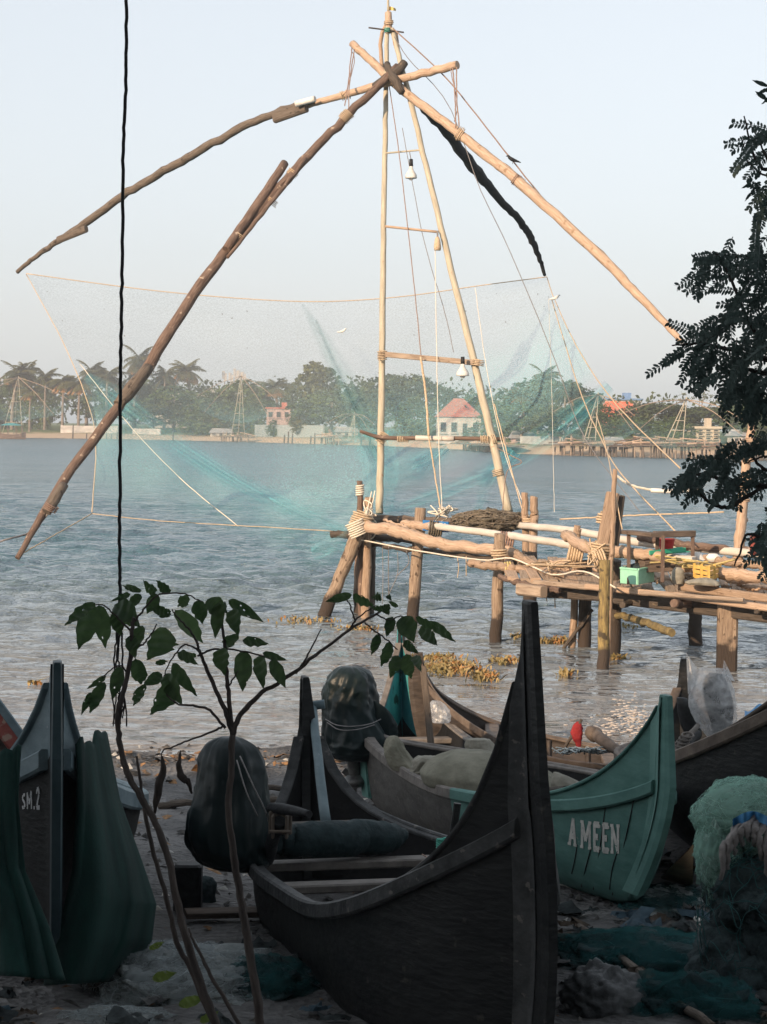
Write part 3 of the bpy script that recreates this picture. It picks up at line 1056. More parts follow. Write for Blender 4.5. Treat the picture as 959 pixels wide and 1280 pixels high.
def letters(text, wd=.62, gap=.16, th=.17, serif=True):
    """strokes of a plain slab alphabet in a unit-high box -> list of quads and total width"""
    out, x = [], 0.0
    def st(x0, y0, x1, y1, t=th):
        dx, dy = x1 - x0, y1 - y0
        L = math.hypot(dx, dy) or 1
        nx, ny = -dy / L * t / 2, dx / L * t / 2
        return [(x0 + nx, y0 + ny), (x1 + nx, y1 + ny), (x1 - nx, y1 - ny), (x0 - nx, y0 - ny)]
    def ser(xc, y, w=.30):
        return st(xc - w / 2, y, xc + w / 2, y, .10)
    G_ = {
        'A': (.78, [(.13, .04, .39, 1), (.65, .04, .39, 1), (.22, .36, .56, .36)], [(.13, .05), (.65, .05)]),
        'M': (.98, [(.14, .02, .14, .98), (.84, .02, .84, .98), (.14, .96, .49, .3), (.84, .96, .49, .3)], [(.14, .05), (.84, .05), (.12, .95), (.86, .95)]),
        'E': (.66, [(.15, .02, .15, .98), (.08, .08, .6, .08), (.08, .92, .6, .92), (.15, .5, .48, .5)], [(.55, .12), (.55, .88)]),
        'N': (.82, [(.14, .02, .14, .98), (.68, .02, .68, .98), (.14, .96, .68, .06)], [(.14, .05), (.12, .95), (.68, .95)]),
        'S': (.62, [(.52, .90, .18, .92), (.18, .92, .10, .70), (.10, .70, .50, .36), (.50, .36, .50, .14), (.50, .14, .1, .08), (.1, .08, .08, .22)], []),
        'V': (.7, [(.1, 1, .35, 0), (.6, 1, .35, 0)], []),
        'L': (.6, [(.15, 0, .15, 1), (.1, .08, .55, .08)], []),
        '2': (.6, [(.1, .72, .16, .92), (.16, .92, .46, .92), (.46, .92, .5, .66), (.5, .66, .1, .08), (.06, .08, .56, .08)], []),
        '.': (.3, [(.12, .0, .12, .16)], []),
        ' ': (.02, [], []),
    }
    for ch in text:
        w, ss, se = G_[ch]
        for q in ss:
            out.append([(x + px_, py_) for px_, py_ in st(*q)])
        if serif:
            for (cx, cy) in se:
                out.append([(x + px_, py_) for px_, py_ in ser(cx, cy)])
        x += w + gap
    return out, x - gap

def letter_on_hull(H, side, text, corners, parent, mat, serif=True, th=.17):
    """corners: photo pixels of the lettering's bottom-left, bottom-right, top-left, top-right; painted 3 mm proud of the plank"""
    bl, br, tl, tr = [H.locate(*c, side) for c in corners]
    qs, W = letters(text, th=th, serif=serif)
    g = MB()
    def at(u, v):
        s = (bl[0] * (1 - u) + br[0] * u) * (1 - v) + (tl[0] * (1 - u) + tr[0] * u) * v
        t = (bl[1] * (1 - u) + br[1] * u) * (1 - v) + (tl[1] * (1 - u) + tr[1] * u) * v
        q = H.pt(s, t, side)
        e = .01
        du = H.pt(s + e, t, side) - H.pt(s - e, t, side)
        dv = H.pt(s, t + e, side) - H.pt(s, t - e, side)
        nn = du.cross(dv).normalized()
        if nn.dot(H.n * side) < 0: nn = -nn
        return q, nn
    for i, q in enumerate(qs):
        pts = []
        for (x, y) in q:
            p, nn = at(x / W, y)
            pts.append(p + nn * (.0035 + .0004 * (i % 5)))
        g.poly(pts)
    return g.build('lettering', mat, parent)

V1 = [0.536, 7.686, -0.446, 12.069, 1.436, 3.446, 0.869, -0.261, 0.691, 0.177, 0.391, 0.073, 0.796, 0.029, 0.534, 0.02, -0.236]
V2 = [1.51, 10.997, -0.115, 15.188, 1.243, 1.6, 0.736, -0.085, 0.393, 0.2, 0.067, 0.2, 0.461, 0.11, 0.076, 0.031, -0.3]
V3 = [1.25, 12.6, 0.167, 18.2, 0.8, 3.5, 0.5, -0.037, 0.199, 0.04, 0.5, 0.078, 0.107, 0.044, 0.308, 0.051, 0.166]
V4 = [.32, 17.6, 2.55, 17.5, 1.2, 1.8, .34, -.15, .55, .25, .05, .06, .2, .03, .1, .03, -.3]
V5 = [2.304, 11.472, 2.415, 16.557, 1.584, 3.482, 0.908, -0.399, 0.595, 0.174, 0.529, 0.03, 0.12, 0.05, 0.137, 0.054, -0.135]
V6 = [-1.362, 8.703, -2.151, 13.835, 1.225, 1.751, 1.059, -0.389, 0.548, 0.279, 0.06, 0.066, 0.386, 0.049, 0.08, 0.036, 0.162]
H1, H2, H3, H4, H5, H6 = Hull(V1, .05, .1, .13, keel_dz=-.06, rpinch=1.0, lean=.04, shift=.06), Hull(V2, .34, .1, .55), Hull(V3), Hull(V4, keel_up=(.1, .1)), Hull(V5), Hull(V6, .18, .1)

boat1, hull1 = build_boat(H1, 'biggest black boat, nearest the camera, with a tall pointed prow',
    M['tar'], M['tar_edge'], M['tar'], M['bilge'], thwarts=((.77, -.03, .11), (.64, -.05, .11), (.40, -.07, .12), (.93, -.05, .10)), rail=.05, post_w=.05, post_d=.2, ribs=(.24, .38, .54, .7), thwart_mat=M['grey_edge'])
boat2, hull2 = build_boat(H2, 'boat with faded teal bow lettered A MEEN, loaded with canvas',
    [M['teal'], M['grey_hull']], [M['teal'], M['grey_edge']], M['teal'], [M['bilge'], M['tar']], thwarts=((.5, -.03, .13),), rail=.048, post_w=.055, post_d=.16,
    hull_mi=lambda s, t: 0 if s < .46 else 1, rail_mi=lambda s: 0 if s < .46 else 1, thwart_mat=M['grey_edge'])
letter_on_hull(H2, 1, 'A MEEN', [(712, 1054), (776, 1067), (713, 1021), (776, 1032)], boat2, M['letter'], th=.22)
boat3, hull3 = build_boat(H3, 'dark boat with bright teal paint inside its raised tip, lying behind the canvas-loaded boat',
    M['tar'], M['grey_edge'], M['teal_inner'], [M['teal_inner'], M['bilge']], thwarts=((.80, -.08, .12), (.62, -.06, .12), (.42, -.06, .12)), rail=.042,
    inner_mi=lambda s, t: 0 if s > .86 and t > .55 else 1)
boat4, hull4 = build_boat(H4, 'low brown boat at the water edge, carrying the red cloth on a stick',
    M['brown_hull'], M['brown_edge'], M['brown_hull'], M['brown_hull'], thwarts=((.28, -.02, .12), (.72, -.02, .12)), rail=.045, ribs=(.35, .5, .65))
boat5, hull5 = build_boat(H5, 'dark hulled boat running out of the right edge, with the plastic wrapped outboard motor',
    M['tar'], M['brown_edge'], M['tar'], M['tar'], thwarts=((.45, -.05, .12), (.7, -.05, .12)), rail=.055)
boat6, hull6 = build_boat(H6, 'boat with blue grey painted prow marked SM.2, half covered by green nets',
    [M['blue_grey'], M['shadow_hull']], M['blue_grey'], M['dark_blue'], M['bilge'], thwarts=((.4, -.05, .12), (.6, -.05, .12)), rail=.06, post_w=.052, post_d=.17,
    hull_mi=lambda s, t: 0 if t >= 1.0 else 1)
letter_on_hull(H6, 1, 'SM.2', [(27, 1011), (51, 1007), (27, 991), (50, 986)], boat6, M['letter_grey'], serif=False, th=.2)

# broad cheek planks nailed along both sides of the tall stem
for side in (1, -1):
    g = MB()
    def cheek(u, v, side=side):
        t = 2.0 * v
        s = .0005 + u * (.019 - .006 * max(0, t - 1.3))
        q = H1.pt(s, min(t, 1.985), side)
        return q + H1.n * side * (.012 + .004 * math.sin(u * 3.1))
    g.grid(cheek, 5, 40)
    g.build('stem_cheek', M['tar_edge'], boat1)
    g = MB()
    def cheek2(u, v, side=side):
        t = 2.0 * v
        s = .0005 + u * .024
        return H2.pt(s, min(t, 1.98), side) + H2.n * side * .009
    g.grid(cheek2, 4, 36)
    g.build('stem_cheek', surf('pale_teal_band', (.10, .23, .205), (.15, .30, .27), 5, .6, .2), boat2)
# plank seams on the teal bow
for k, (a, m_, b) in enumerate((((792, 1000), (782, 1050), (766, 1118)), ((758, 1006), (750, 1060), (742, 1112)), ((738, 1060), (732, 1085), (727, 1108)), ((772, 1062), (766, 1085), (762, 1112)), ((722, 1056), (719, 1075), (716, 1092)))):
    g = MB(); pts = []
    for c in (a, m_, b):
        s_, t_ = H2.locate(*c, 1)
        pts.append(H2.pt(s_, t_, 1) + H2.n * .002)
    g.tube(pts, .0035, 5, 8)
    g.build('plank_seam', M['black'], boat2)
# ================================================================== things in and around the boats
def silhouette_body(rows, d, depth=.8, n=56, rough=.02, seed=0, tilt=0.0, wr=7.0, step=8):
    """solid body from rows (py, left px, right px) at distance d; wrinkled like loose cloth"""
    rs = np.random.default_rng(seed)
    oc = [(rs.normal(0, 1.5 * 1.9 ** k_, (3, 3)) * np.array([1, 1, .75]), rs.uniform(0, 6.28, 3), .66 ** k_) for k_ in range(4)]
    py = np.array([r[0] for r in rows], float); xl = np.array([r[1] for r in rows], float); xr = np.array([r[2] for r in rows], float)
    yy = np.linspace(py[0], py[-1], len(rows) * step)
    rings = []
    ker = np.hanning(step + 3); ker /= ker.sum()
    def soft(vals):
        q = np.interp(yy, py, vals); pad = len(ker) // 2
        e = np.concatenate([np.full(pad, q[0]), q, np.full(pad, q[-1])])
        o_ = np.convolve(e, ker, 'valid')[:len(q)]
        o_[0], o_[-1] = q[0], q[-1]
        return o_
    sl, sr = soft(xl), soft(xr)
    for y, a, b in zip(yy, sl, sr):
        c = P((a + b) / 2, y, d + tilt * (y - py[0]))
        hw = (b - a) / 2 * d / FOC
        ring = []
        for j in range(n):
            th = 2 * math.pi * j / n
            v = np.array([math.cos(th), math.sin(th), (y - py[0]) * d / FOC / max(hw, .05) * .8])
            w = 0.0
            for A_, ph_, am_ in oc:
                q_ = A_ @ v + ph_
                w += am_ * float((1 - np.abs(np.sin(q_ + 1.3 * np.sin(q_[[1, 2, 0]])))).mean() - .36)
            w *= 3.2
            fold = 0.0
            k = 1 + rough * (w + fold)
            ring.append(c + Vector((math.cos(th) * hw * k, math.sin(th) * hw * depth * k, 0)) + Vector((0, 0, rough * .25 * hw * w)))
        rings.append(ring)
    return rings[::-1]

def outboard(label, rows, d, mat, seed, arm=None, leg=None, handle=None, strings=(), depth=.85, rough=.025, inner=None):
    c = P((rows[0][1] + rows[0][2]) / 2, rows[-1][0], d)
    r = empty('outboard_motor', c, label, 'outboard motor', 'outboard motors hung on the boats')
    g = MB(); g.rings(silhouette_body(rows, d, depth, 64, rough, seed))
    g.build('cover', mat, r)
    if inner:
        g = MB(); g.rings(silhouette_body(inner, d, depth * .75, 20, .01, seed + 3))
        g.build('engine_cowl', M['black'], r)
    if leg:
        g = MB()
        a, b, w = leg
        g.tube([P(*a, d), P(a[0], (a[1] + b[1]) / 2, d), P(*b, d)], [w, w * .8, w * .55], 8)
        bb = P(*b, d)
        g.blob(bb, w * 1.5, w * 2.6, w * .8, 8, .03, seed=seed)
        for k in range(3):
            a_ = k * 2.094 + .4
            t_ = Vector((math.cos(a_), 0, math.sin(a_)))
            g.bar(bb + Vector((0, .08, 0)), bb + Vector((0, .08, 0)) + t_ * .11, .05, .012, up=(.3, 1, .2))
        g.build('propeller_leg', M['metal'], r)
    if arm:
        g = MB()
        g.tube([P(*q[:2], q[2]) for q in arm], .035, 8, wob=.003)
        g.build('bracket', M['black'], r)
        e = P(*arm[-1][:2], arm[-1][2])
        g = MB()
        for dx in (-.035, .035):
            g.box(e + Vector((dx, 0, -.03)), .016, .06, .12, bev=.006)
        g.box(e + Vector((0, .05, -.02)), .12, .03, .12, bev=.006)
        g.tube([e + Vector((-.05, -.03, -.05)), e + Vector((.055, -.03, -.05))], .009, 8)
        g.build('clamp', M['log_grey'], r)
    if handle:
        g = MB()
        g.tube([P(*q[:2], q[2]) for q in handle], [.028, .03, .026, .02], 8)
        g.build('tiller_handle', M['black'], r)
    for st in strings:
        g = MB()
        g.tube([P(*q[:2], q[2]) for q in st], .004, 5)
        g.build('tie_string', M['wire'], r)
    return r

def _single(g, name, mat, label, cat):
    return tag(g.build(name, mat), label, cat)

outboard('outboard motor under a taut black cover, behind the bare sapling stem',
    [(921, 276, 296), (925, 262, 308), (934, 254, 320), (950, 248, 328), (975, 246, 332), (1000, 243, 335), (1020, 236, 337), (1040, 232, 339), (1058, 234, 340), (1072, 244, 340), (1082, 256, 338), (1086, 275, 330)],
    10.9, M['plastic_black'], 1, arm=[(334, 1075, 10.9), (341, 1050, 10.7), (350, 1026, 10.6)],
    handle=[(338, 1010, 10.7), (352, 1011, 10.6), (370, 1014, 10.5), (387, 1018, 10.4)],
    strings=[[(300, 945, 10.6), (318, 985, 10.55), (331, 1012, 10.6), (338, 1035, 10.7)], [(296, 950, 10.55), (308, 990, 10.5), (322, 1020, 10.55)]], depth=.9, rough=.085)
outboard('outboard motor hooded in a creased black bag, at the tip of the canvas-loaded boat',
    [(833, 428, 446), (836, 418, 458), (845, 411, 466), (860, 407, 468), (878, 403, 469), (893, 403, 473), (900, 404, 478), (910, 405, 484), (920, 405, 489), (930, 406, 489), (940, 410, 484), (948, 418, 476)],
    15.3, M['plastic_black'], 5, leg=((443, 945), (444, 976), .06), strings=[[(407, 899, 15.15), (420, 906, 14.98), (440, 908, 14.92), (462, 905, 15.0), (476, 899, 15.2)], [(409, 903, 15.15), (424, 912, 14.97), (446, 912, 14.92), (468, 906, 15.05)]], depth=.95, rough=.075)
g = MB(); g.rings(silhouette_body([(876, 463, 468), (882, 462, 479), (892, 463, 489), (904, 464, 496), (914, 468, 498), (922, 474, 497), (929, 480, 494)], 15.25, .16, 48, .05, 6))
_single(g, 'plastic_sheet', M['plastic_black'], 'loose black plastic flap spread beside the creased motor bag', 'plastic sheet')

outboard('outboard motor wrapped in a clear plastic bag with pointed ears, by the right edge',
    [(836, 873, 906), (846, 868, 912), (860, 864, 917), (880, 861, 920), (895, 866, 921), (905, 871, 921), (914, 878, 919), (921, 884, 908)],
    14.6, M['plastic_clear'], 9, arm=[(872, 918, 14.5), (862, 926, 14.3), (853, 936, 14.2)], depth=.8, rough=.03,
    inner=[(842, 885, 902), (848, 879, 907), (862, 879, 913), (880, 881, 917), (895, 886, 917), (908, 890, 915), (916, 892, 910)])
# the two knotted ears of the clear bag
for (a, b, c) in (((860, 868), (858, 816), (876, 842)), ((903, 846), (905, 825), (919, 852))):
    g = MB()
    A_, B_, C_ = P(*a, 14.55), P(*b, 14.6), P(*c, 14.6)
    def ear(u, v):
        w_ = u * 6.2832
        q = A_.lerp(C_, .5 - .5 * math.cos(w_)) * (1 - v) + B_.lerp(C_, .1 * (.5 - .5 * math.cos(w_))) * v
        return q + Vector((0, .03 * math.sin(w_) * (1 - .6 * v) + .008 * math.sin(u * 30 + v * 4), 0))
    g.grid(ear, 18, 6)
    g.build('bag_ear', M['plastic_clear'], bpy.data.objects['outboard_motor.002'])

# tool handles, planks and cloths lying in the boats
def single(g, name, mat, label, cat, group=None, kind=None):
    o = g.build(name, mat)
    return tag(o, label, cat, group, kind)

g = MB()
g.tube([P(391, 882, 12.2), P(398, 950, 11.9), P(408, 1030, 11.6)], [.024, .027, .03], 8, wob=.002)
g.tube([P(376, 884, 12.2), P(406, 880, 12.2)], .027, 8)
single(g, 'paddle', M['blue_grey'], 'pale worn T-handled pole leaning in the tip of the nearest black boat', 'paddle')
g = MB()
g.bar(P(529, 834, 15.6), P(540, 942, 15.3), .05, .04, bev=.008, up=(0, 1, 0))
single(g, 'upright_board', M['log_grey'], 'upright reddish grey wooden board standing in the boat with teal inside', 'board')
g = MB()
g.tube([P(338, 1056, 10.9), P(352, 1051, 11.0), P(410, 1049, 11.1), P(480, 1046, 11.3), P(505, 1044, 11.4)], [.03, .085, .10, .09, .03], 18, 34, wob=.004, rj=.03)
single(g, 'rolled_net', surf('dark_teal_tarp', (.005, .016, .019), (.012, .030, .034), 12, .7, .4), 'dark teal rolled net lying across the far half of the nearest boat', 'rolled net')
g = MB()
g.bar(P(572, 1004, 9.95), P(565, 1052, 9.95), .035, .04, bev=.006, up=(0, 1, 0))
single(g, 'thole_pin', M['tar'], 'short black wooden pin standing on the rail of the nearest boat', 'pin')
g = MB()
for k in range(6):
    q = P(556, 1050 + k * 2.2, 9.85)
    g.tube([q + Vector((.035 * math.cos(a), .03 * math.sin(a), .005 * math.sin(a * 2 + k))) for a in np.linspace(0, 6.5, 12)], .007, 5)
single(g, 'rope_lashing', M['rope_green'], 'green rope lashing wound round the far rail of the nearest boat', 'rope')
g = MB()
g.tube([P(528, 1068, 9.2), P(534, 1074, 9.05), P(520, 1090, 8.95), P(517, 1100, 8.9), P(524, 1090, 8.9), P(545, 1070, 9.1)], .0035, 5, 20)
single(g, 'cord', M['rope_brown'], 'thin tan cord looped over the near rail of the black boat', 'cord')

def cloth_mound(rows, d, mat, name, label, cat, seed, depth=1.1, rough=.05):
    g = MB(); g.rings(silhouette_body(rows, d, depth, 64, rough, seed, wr=5))
    return single(g, name, mat, label, cat)
cloth_mound([(938, 568, 604), (942, 556, 630), (948, 544, 655), (956, 533, 672), (966, 524, 690), (980, 528, 705), (995, 555, 715), (1006, 590, 715)], 13.3, M['canvas'],
            'canvas_bundle', 'large grey green canvas bundle filling the boat beside the tall black prow', 'canvas', 3, .8, .03)
cloth_mound([(920, 488, 496), (924, 483, 500), (932, 480, 504), (944, 481, 512), (955, 484, 522), (962, 490, 530)], 14.0, M['canvas'],
            'canvas_sack', 'small peaked canvas sack in the rounded tip of the canvas-loaded boat', 'sack', 8, .9, .07)
cloth_mound([(946, 524, 552), (950, 517, 556), (957, 514, 552), (966, 512, 540), (974, 516, 530)], 13.7, M['canvas_pale'],
            'cloth_roll', 'knotted roll of pale canvas between the peaked sack and the large bundle', 'cloth', 12, .9, .09)
cloth_mound([(924, 584, 612), (930, 582, 616), (938, 583, 620), (944, 586, 622)], 14.9, M['canvas_pale'],
            'folded_sack', 'small pale folded sack lying on the rail behind the large canvas bundle', 'sack', 15, .8, .06)
cloth_mound([(965, 692, 696), (970, 690, 710), (978, 688, 726), (986, 690, 736), (996, 690, 738)], 12.4, M['canvas_pale'],
            'canvas_sheet', 'pale canvas sheet just right of the tall black prow', 'canvas', 17, .9, .03)
cloth_mound([(876, 540, 550), (880, 537, 556), (888, 536, 561), (896, 538, 563), (903, 540, 562)], 16.6, M['plastic_clear'],
            'plastic_bag', 'clear white plastic bag sitting behind the upright reddish board', 'bag', 21, .9, .06)
g = MB()
g.bar(P(688, 992, 12.2), P(712, 990, 12.0), .09, .075, bev=.01)
single(g, 'crossbeam', M['log_dark'], 'short dark reddish beam sticking out right of the tall black prow', 'beam')
# red cloth on a stick, rope and net inside the brown boat
r = empty('marker_flag', P(706, 936, 16.6), 'crumpled red cloth tied to a short dark stick in the low brown boat', 'flag')
g = MB(); g.tube([P(704, 938, 16.6), P(716, 918, 16.6), P(727, 899, 16.6)], .014, 6, wob=.002); g.build('stick', M['log_dark'], r)
g = MB(); g.rings(silhouette_body([(902, 722, 727), (906, 716, 728), (914, 713, 729), (922, 714, 728), (929, 719, 727), (934, 721, 726)], 16.6, .6, 16, .08, 4)); g.build('cloth', M['red_cloth'], r)
g = MB()
for k in range(26):
    x0 = RNG.uniform(690, 740)
    pts = [P(x0 + i * 7 + RNG.normal(0, 2), 938 + RNG.normal(0, 2.2), 16.2 + RNG.normal(0, .15)) for i in range(5)]
    g.tube(pts, .006, 4, 10)
single(g, 'net_bundle', M['strand_white'], 'whitish nylon net lying loose in the low brown boat', 'net')
g = MB(); g.tube([P(743, 917, 16.4), P(760, 930, 16.1), P(782, 943, 15.9)], [.05, .045, .04], 8, wob=.004); g.blob(P(742, 917, 16.4), .07, .07, .07, 8, .1)
single(g, 'oar', M['brown_edge'], 'round knobbed wooden oar handle lying over the rail behind the teal bow', 'oar')
g = MB()
g.grid(lambda u, v: P(931 + 30 * u, 888 + 8 * v + 4 * math.sin(u * 7) - 5 * math.sin(u * 3.1), 13.6 - .3 * v + .05 * math.sin(u * 11 + v * 5)), 14, 8)
single(g, 'tarpaulin', M['blue_cloth'], 'bright blue tarpaulin scrap behind the clear plastic bag', 'tarpaulin')
g = MB(); g.rings(silhouette_body([(872, 846, 856), (878, 846, 868), (890, 847, 873), (904, 850, 876), (918, 856, 878), (926, 862, 874)], 14.9, .8, 18, .02, 31))
single(g, 'fender', M['black'], 'rounded black rubber float beside the upright tip board, left of the clear bag', 'float')
g = MB(); g.tube([P(838, 950, 14.1), P(852, 930, 14.1), P(873, 906, 14.2)], [.03, .026, .016], 8, wob=.003)
for k in range(7):
    q = P(842 + k * 3, 944 - k * 4.2, 14.1)
    g.tube([q + Vector((.04 * math.cos(a), .035 * math.sin(a), .012 * math.sin(a))) for a in np.linspace(0, 6.6, 9)], .008, 4)
single(g, 'tiller_pole', M['grey_edge'], 'pale pole wound with rope, leaning at the foot of the clear bag', 'pole')

# ------------------------------------------------------------------ nets draped on the SM.2 boat
def drape(rowsL, rowsR, dl, dr, name, label, folds=7, amp=.05, seed=0):
    ly = np.linspace(0, 1, len(rowsL)); ry_ = np.linspace(0, 1, len(rowsR))
    def f(u, v):
        a = (np.interp(v, ly, [q[0] for q in rowsL]), np.interp(v, ly, [q[1] for q in rowsL]))
        b = (np.interp(v, ry_, [q[0] for q in rowsR]), np.interp(v, ry_, [q[1] for q in rowsR]))
        x, y = a[0] * (1 - u) + b[0] * u, a[1] * (1 - u) + b[1] * u
        y += (6 * math.sin(u * 9 + seed * 2) + 4 * math.sin(u * 23 + seed)) * (1 - v) ** 3 * min(1, u * 6) * min(1, (1 - u) * 6)
        d = dl * (1 - u) + dr * u - .25 * math.sin(math.pi * u) * (.3 + v)
        d += amp * (.25 + v) * (math.sin(u * 9 + seed + 1.1 * math.sin(v * 2.2)) + .5 * math.sin(u * 23 + 2.2 * math.sin(v * 1.7 + u * 5) + seed) + .10 * math.sin(u * 41 + v * 3 + 3 * math.sin(u * 7 + v)))
        q = P(x + 1.0 * math.sin(u * 17 + v * 4), y, d)
        q.z = max(q.z, zg(q.y) + .015 + .02 * math.sin(u * 30))
        return q
    g = MB()
    g.grid(f, 90, 40, uvs=(3, 3))
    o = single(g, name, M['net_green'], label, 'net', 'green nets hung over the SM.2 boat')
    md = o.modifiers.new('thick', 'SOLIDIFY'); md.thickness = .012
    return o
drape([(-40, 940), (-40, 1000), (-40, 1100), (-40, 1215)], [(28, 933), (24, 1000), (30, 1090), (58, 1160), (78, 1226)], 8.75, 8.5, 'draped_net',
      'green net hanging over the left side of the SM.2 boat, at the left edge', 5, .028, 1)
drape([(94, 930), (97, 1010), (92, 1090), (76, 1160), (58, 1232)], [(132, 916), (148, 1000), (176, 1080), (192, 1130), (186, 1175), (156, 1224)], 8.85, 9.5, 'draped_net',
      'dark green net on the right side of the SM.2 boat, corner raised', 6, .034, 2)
# the neighbour boat of which only a red rail shows
r = empty('moored_boat', (-3.2, 11.6, .4), 'red railed boat tip cut off by the left edge beyond the SM.2 prow', 'boat')
def rail_strip(off, w, hh, name, mat):
    g = MB()
    pts = [(-60, 850), (-20, 872), (4, 893), (20, 918), (36, 934)]
    g.bar(P(-60, 850 + off, 12), P(-8, 874 + off, 12), w, hh, bev=.01)
    g.bar(P(-8, 874 + off, 12), P(36, 934 + off, 12.1), w, hh, bev=.01)
    g.build(name, mat, r)
rail_strip(0, .05, .06, 'gunwale', M['blue_grey'])
rail_strip(17, .04, .11, 'rail_board', M['red_paint'])
g = MB()
g.grid(lambda u, v: P(-70 + (95 + 12 * v) * u, 868 + 70 * u * u + 110 * v * (1 - .2 * u), 12.05 + .4 * v * v), 12, 8)
g.build('hull', M['brown_hull'], r)

# ------------------------------------------------------------------ net heaps and litter on the beach
def strands(g, c, rx, ry, rz, n, rad=.0022, ln=.5, upper=True):
    for _ in range(n):
        th, z = RNG.uniform(0, 6.283), RNG.uniform(-.15 if upper else -1, 1)
        p = np.array([math.cos(th) * math.sqrt(max(0, 1 - z * z)), math.sin(th) * math.sqrt(max(0, 1 - z * z)), z])
        t = RNG.normal(0, 1, 3); t -= p * (t @ p); t /= np.linalg.norm(t) + 1e-6
        pts = []
        rr = RNG.uniform(.93, 1.08)
        for k in range(6):
            pts.append(Vector((c[0] + p[0] * rx * rr, c[1] + p[1] * ry * rr, c[2] + p[2] * rz * rr)))
            p = p + t * ln * .25 + RNG.normal(0, .05, 3)
            p /= np.linalg.norm(p)
            t += RNG.normal(0, .25, 3); t -= p * (t @ p); t /= np.linalg.norm(t) + 1e-6
        g.tube(pts, rad, 3, 10, cap=False)

def net_heap(c, rx, ry, rz, core, strand, n, name, label, seed, flat=None, rad=.0012, wisp=None, rough=.15):
    r = empty(name, (c[0], c[1], c[2] - rz if flat is None else flat), label, 'net')
    rs = np.random.default_rng(seed)
    def lump(rings_, k, cx, cy, cz, ax_, ay_, az_, fl):
        g = MB(); g.blob((cx, cy, cz), ax_, ay_, az_, 18, .2, fl, freq=3.0, seed=seed * 7 + k)
        return g
    g = MB()
    g.crumple(c, rx * .92, ry * .92, rz * .95, 46, rough, flat, seed=seed, freq=2.6 if rough > .1 else 4.0)
    g.build('heap', core, r)
    if wisp:
        for k, e in enumerate((.95, 1.06)):
            g = MB(); g.crumple((c[0], c[1], c[2]), rx * e, ry * e, rz * e, 40, rough * .9, flat, seed=seed + 20 + k, freq=2.6 if rough > .1 else 4.5)
            g.build('loose_mesh', wisp, r)
    g = MB(); strands(g, c, rx, ry, rz, n, rad); s = g.build('strands', strand, r)
    return r
core_g = surf('pale_green_net_mass', (.21, .335, .295), (.36, .49, .44), 9, .95, .8, bscale=40)
c = P(948, 1022, 9.6)
net_heap(c, .29, .3, .165, core_g, M['net_strand'], 420, 'net_heap', 'pale mint green nylon net heaped on a dark stack at the right edge', 3, None, .0007, M['wisp_green'], .065)
c = P(898, 1068, 9.5)
net_heap((c.x, c.y, c.z), .10, .16, .19, core_g, M['net_strand'], 90, 'net_heap', 'thin tail of mint net slipping down the left side of the dark stack', 4, None, .0007, M['wisp_green'], .1)
# the dark stack it sits on
r = empty('net_stack', P(945, 1255, 9.4), 'dark stack of rope and net bundles at the right edge, under the mint net', 'net stack')
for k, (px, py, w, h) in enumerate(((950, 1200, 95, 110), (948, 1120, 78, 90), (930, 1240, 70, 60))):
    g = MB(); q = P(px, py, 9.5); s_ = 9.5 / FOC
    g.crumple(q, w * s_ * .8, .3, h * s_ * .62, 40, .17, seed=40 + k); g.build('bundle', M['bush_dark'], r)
g = MB()
strands(g, P(948, 1160, 9.45), .27, .34, .42, 200, .0022, upper=False)
g.build('strands', M['strand_dark'], r)
g = MB()
for k in range(9):      # hanging grey cloth folds
    x = 905 + k * 7.5
    top = 1040 - 14 * math.sin(k / 8 * 3.1)
    ln = (60, 52, 38, 30, 26, 30, 46, 62, 70)[k]
    g.tube([P(x + 14 - k, top - 6, 9.25), P(x, top + ln * .35, 9.14), P(x - 4 + k, top + ln, 9.16)], [.012, .017, .009], 7, 12, wob=.004, rj=.16)
cl = surf('grey_pink_rag', (.13, .12, .118), (.27, .25, .24), 14, .9, .4)
single(g, 'rag', cl, 'greyish pink rags hanging in folds over the dark stack at the right edge', 'rag')
g = MB(); g.grid(lambda u, v: P(916 + 46 * u, 1024 - 10 * math.sin(u * 3) + 12 * v, 9.2 + .04 * math.sin(u * 14)), 12, 5)
single(g, 'cloth_strip', M['blue_cloth'], 'strip of blue cloth tucked under the mint net above the grey rags', 'cloth')
def ground_cloth(rows, d, mat, name, label, cat, seed, depth=.8, rough=.07):
    return cloth_mound(rows, d, mat, name, label, cat, seed, depth, rough)
g = MB()
A_, B_, C_, D_ = G(826, 1098, .02), G(866, 1110, .02), P(867, 1056, 10.75), P(852, 1072, 10.8)
for e in (0, .02):
    g.grid(lambda u, v: (A_ * (1 - u) + B_ * u) * (1 - v) + (D_ * (1 - u) + C_ * u) * v + Vector((0, e - .06 * math.sin(u * 3.1) * math.sin(v * 3), 0)), 8, 8)
single(g, 'cardboard_sheet', surf('brown_cardboard', (.22, .14, .07), (.34, .23, .12), 8, .85, .2), 'bent piece of brown cardboard standing between the teal bow and the mint net', 'cardboard')
g = MB()
q = G(805, 1078)
g.grid(lambda u, v: Vector((q.x - .13 + .3 * u, q.y + .25 * v - .05, zg(q.y + .25 * v) + .05 + .03 * math.sin(u * 8 + v * 5))), 10, 8)
single(g, 'plastic_sheet', surf('grey_blue_plastic', (.13, .19, .23), (.22, .30, .34), 10, .5, .3), 'grey blue plastic sheet on the ground against the teal bow', 'plastic sheet')
g = MB()
g.tube([G(720, 1155, .02), G(775, 1196, .05), G(825, 1236, .06), G(890, 1284, .05)], [.016, .019, .02, .02], 8, wob=.002)
single(g, 'bamboo_pole', M['log_grey'], 'thin bamboo pole lying diagonally on the ground below the teal bow', 'pole')
g = MB()
a, b = G(870, 1148, .03), G(889, 1164, .03)
g.tube([a, b], .014, 8)
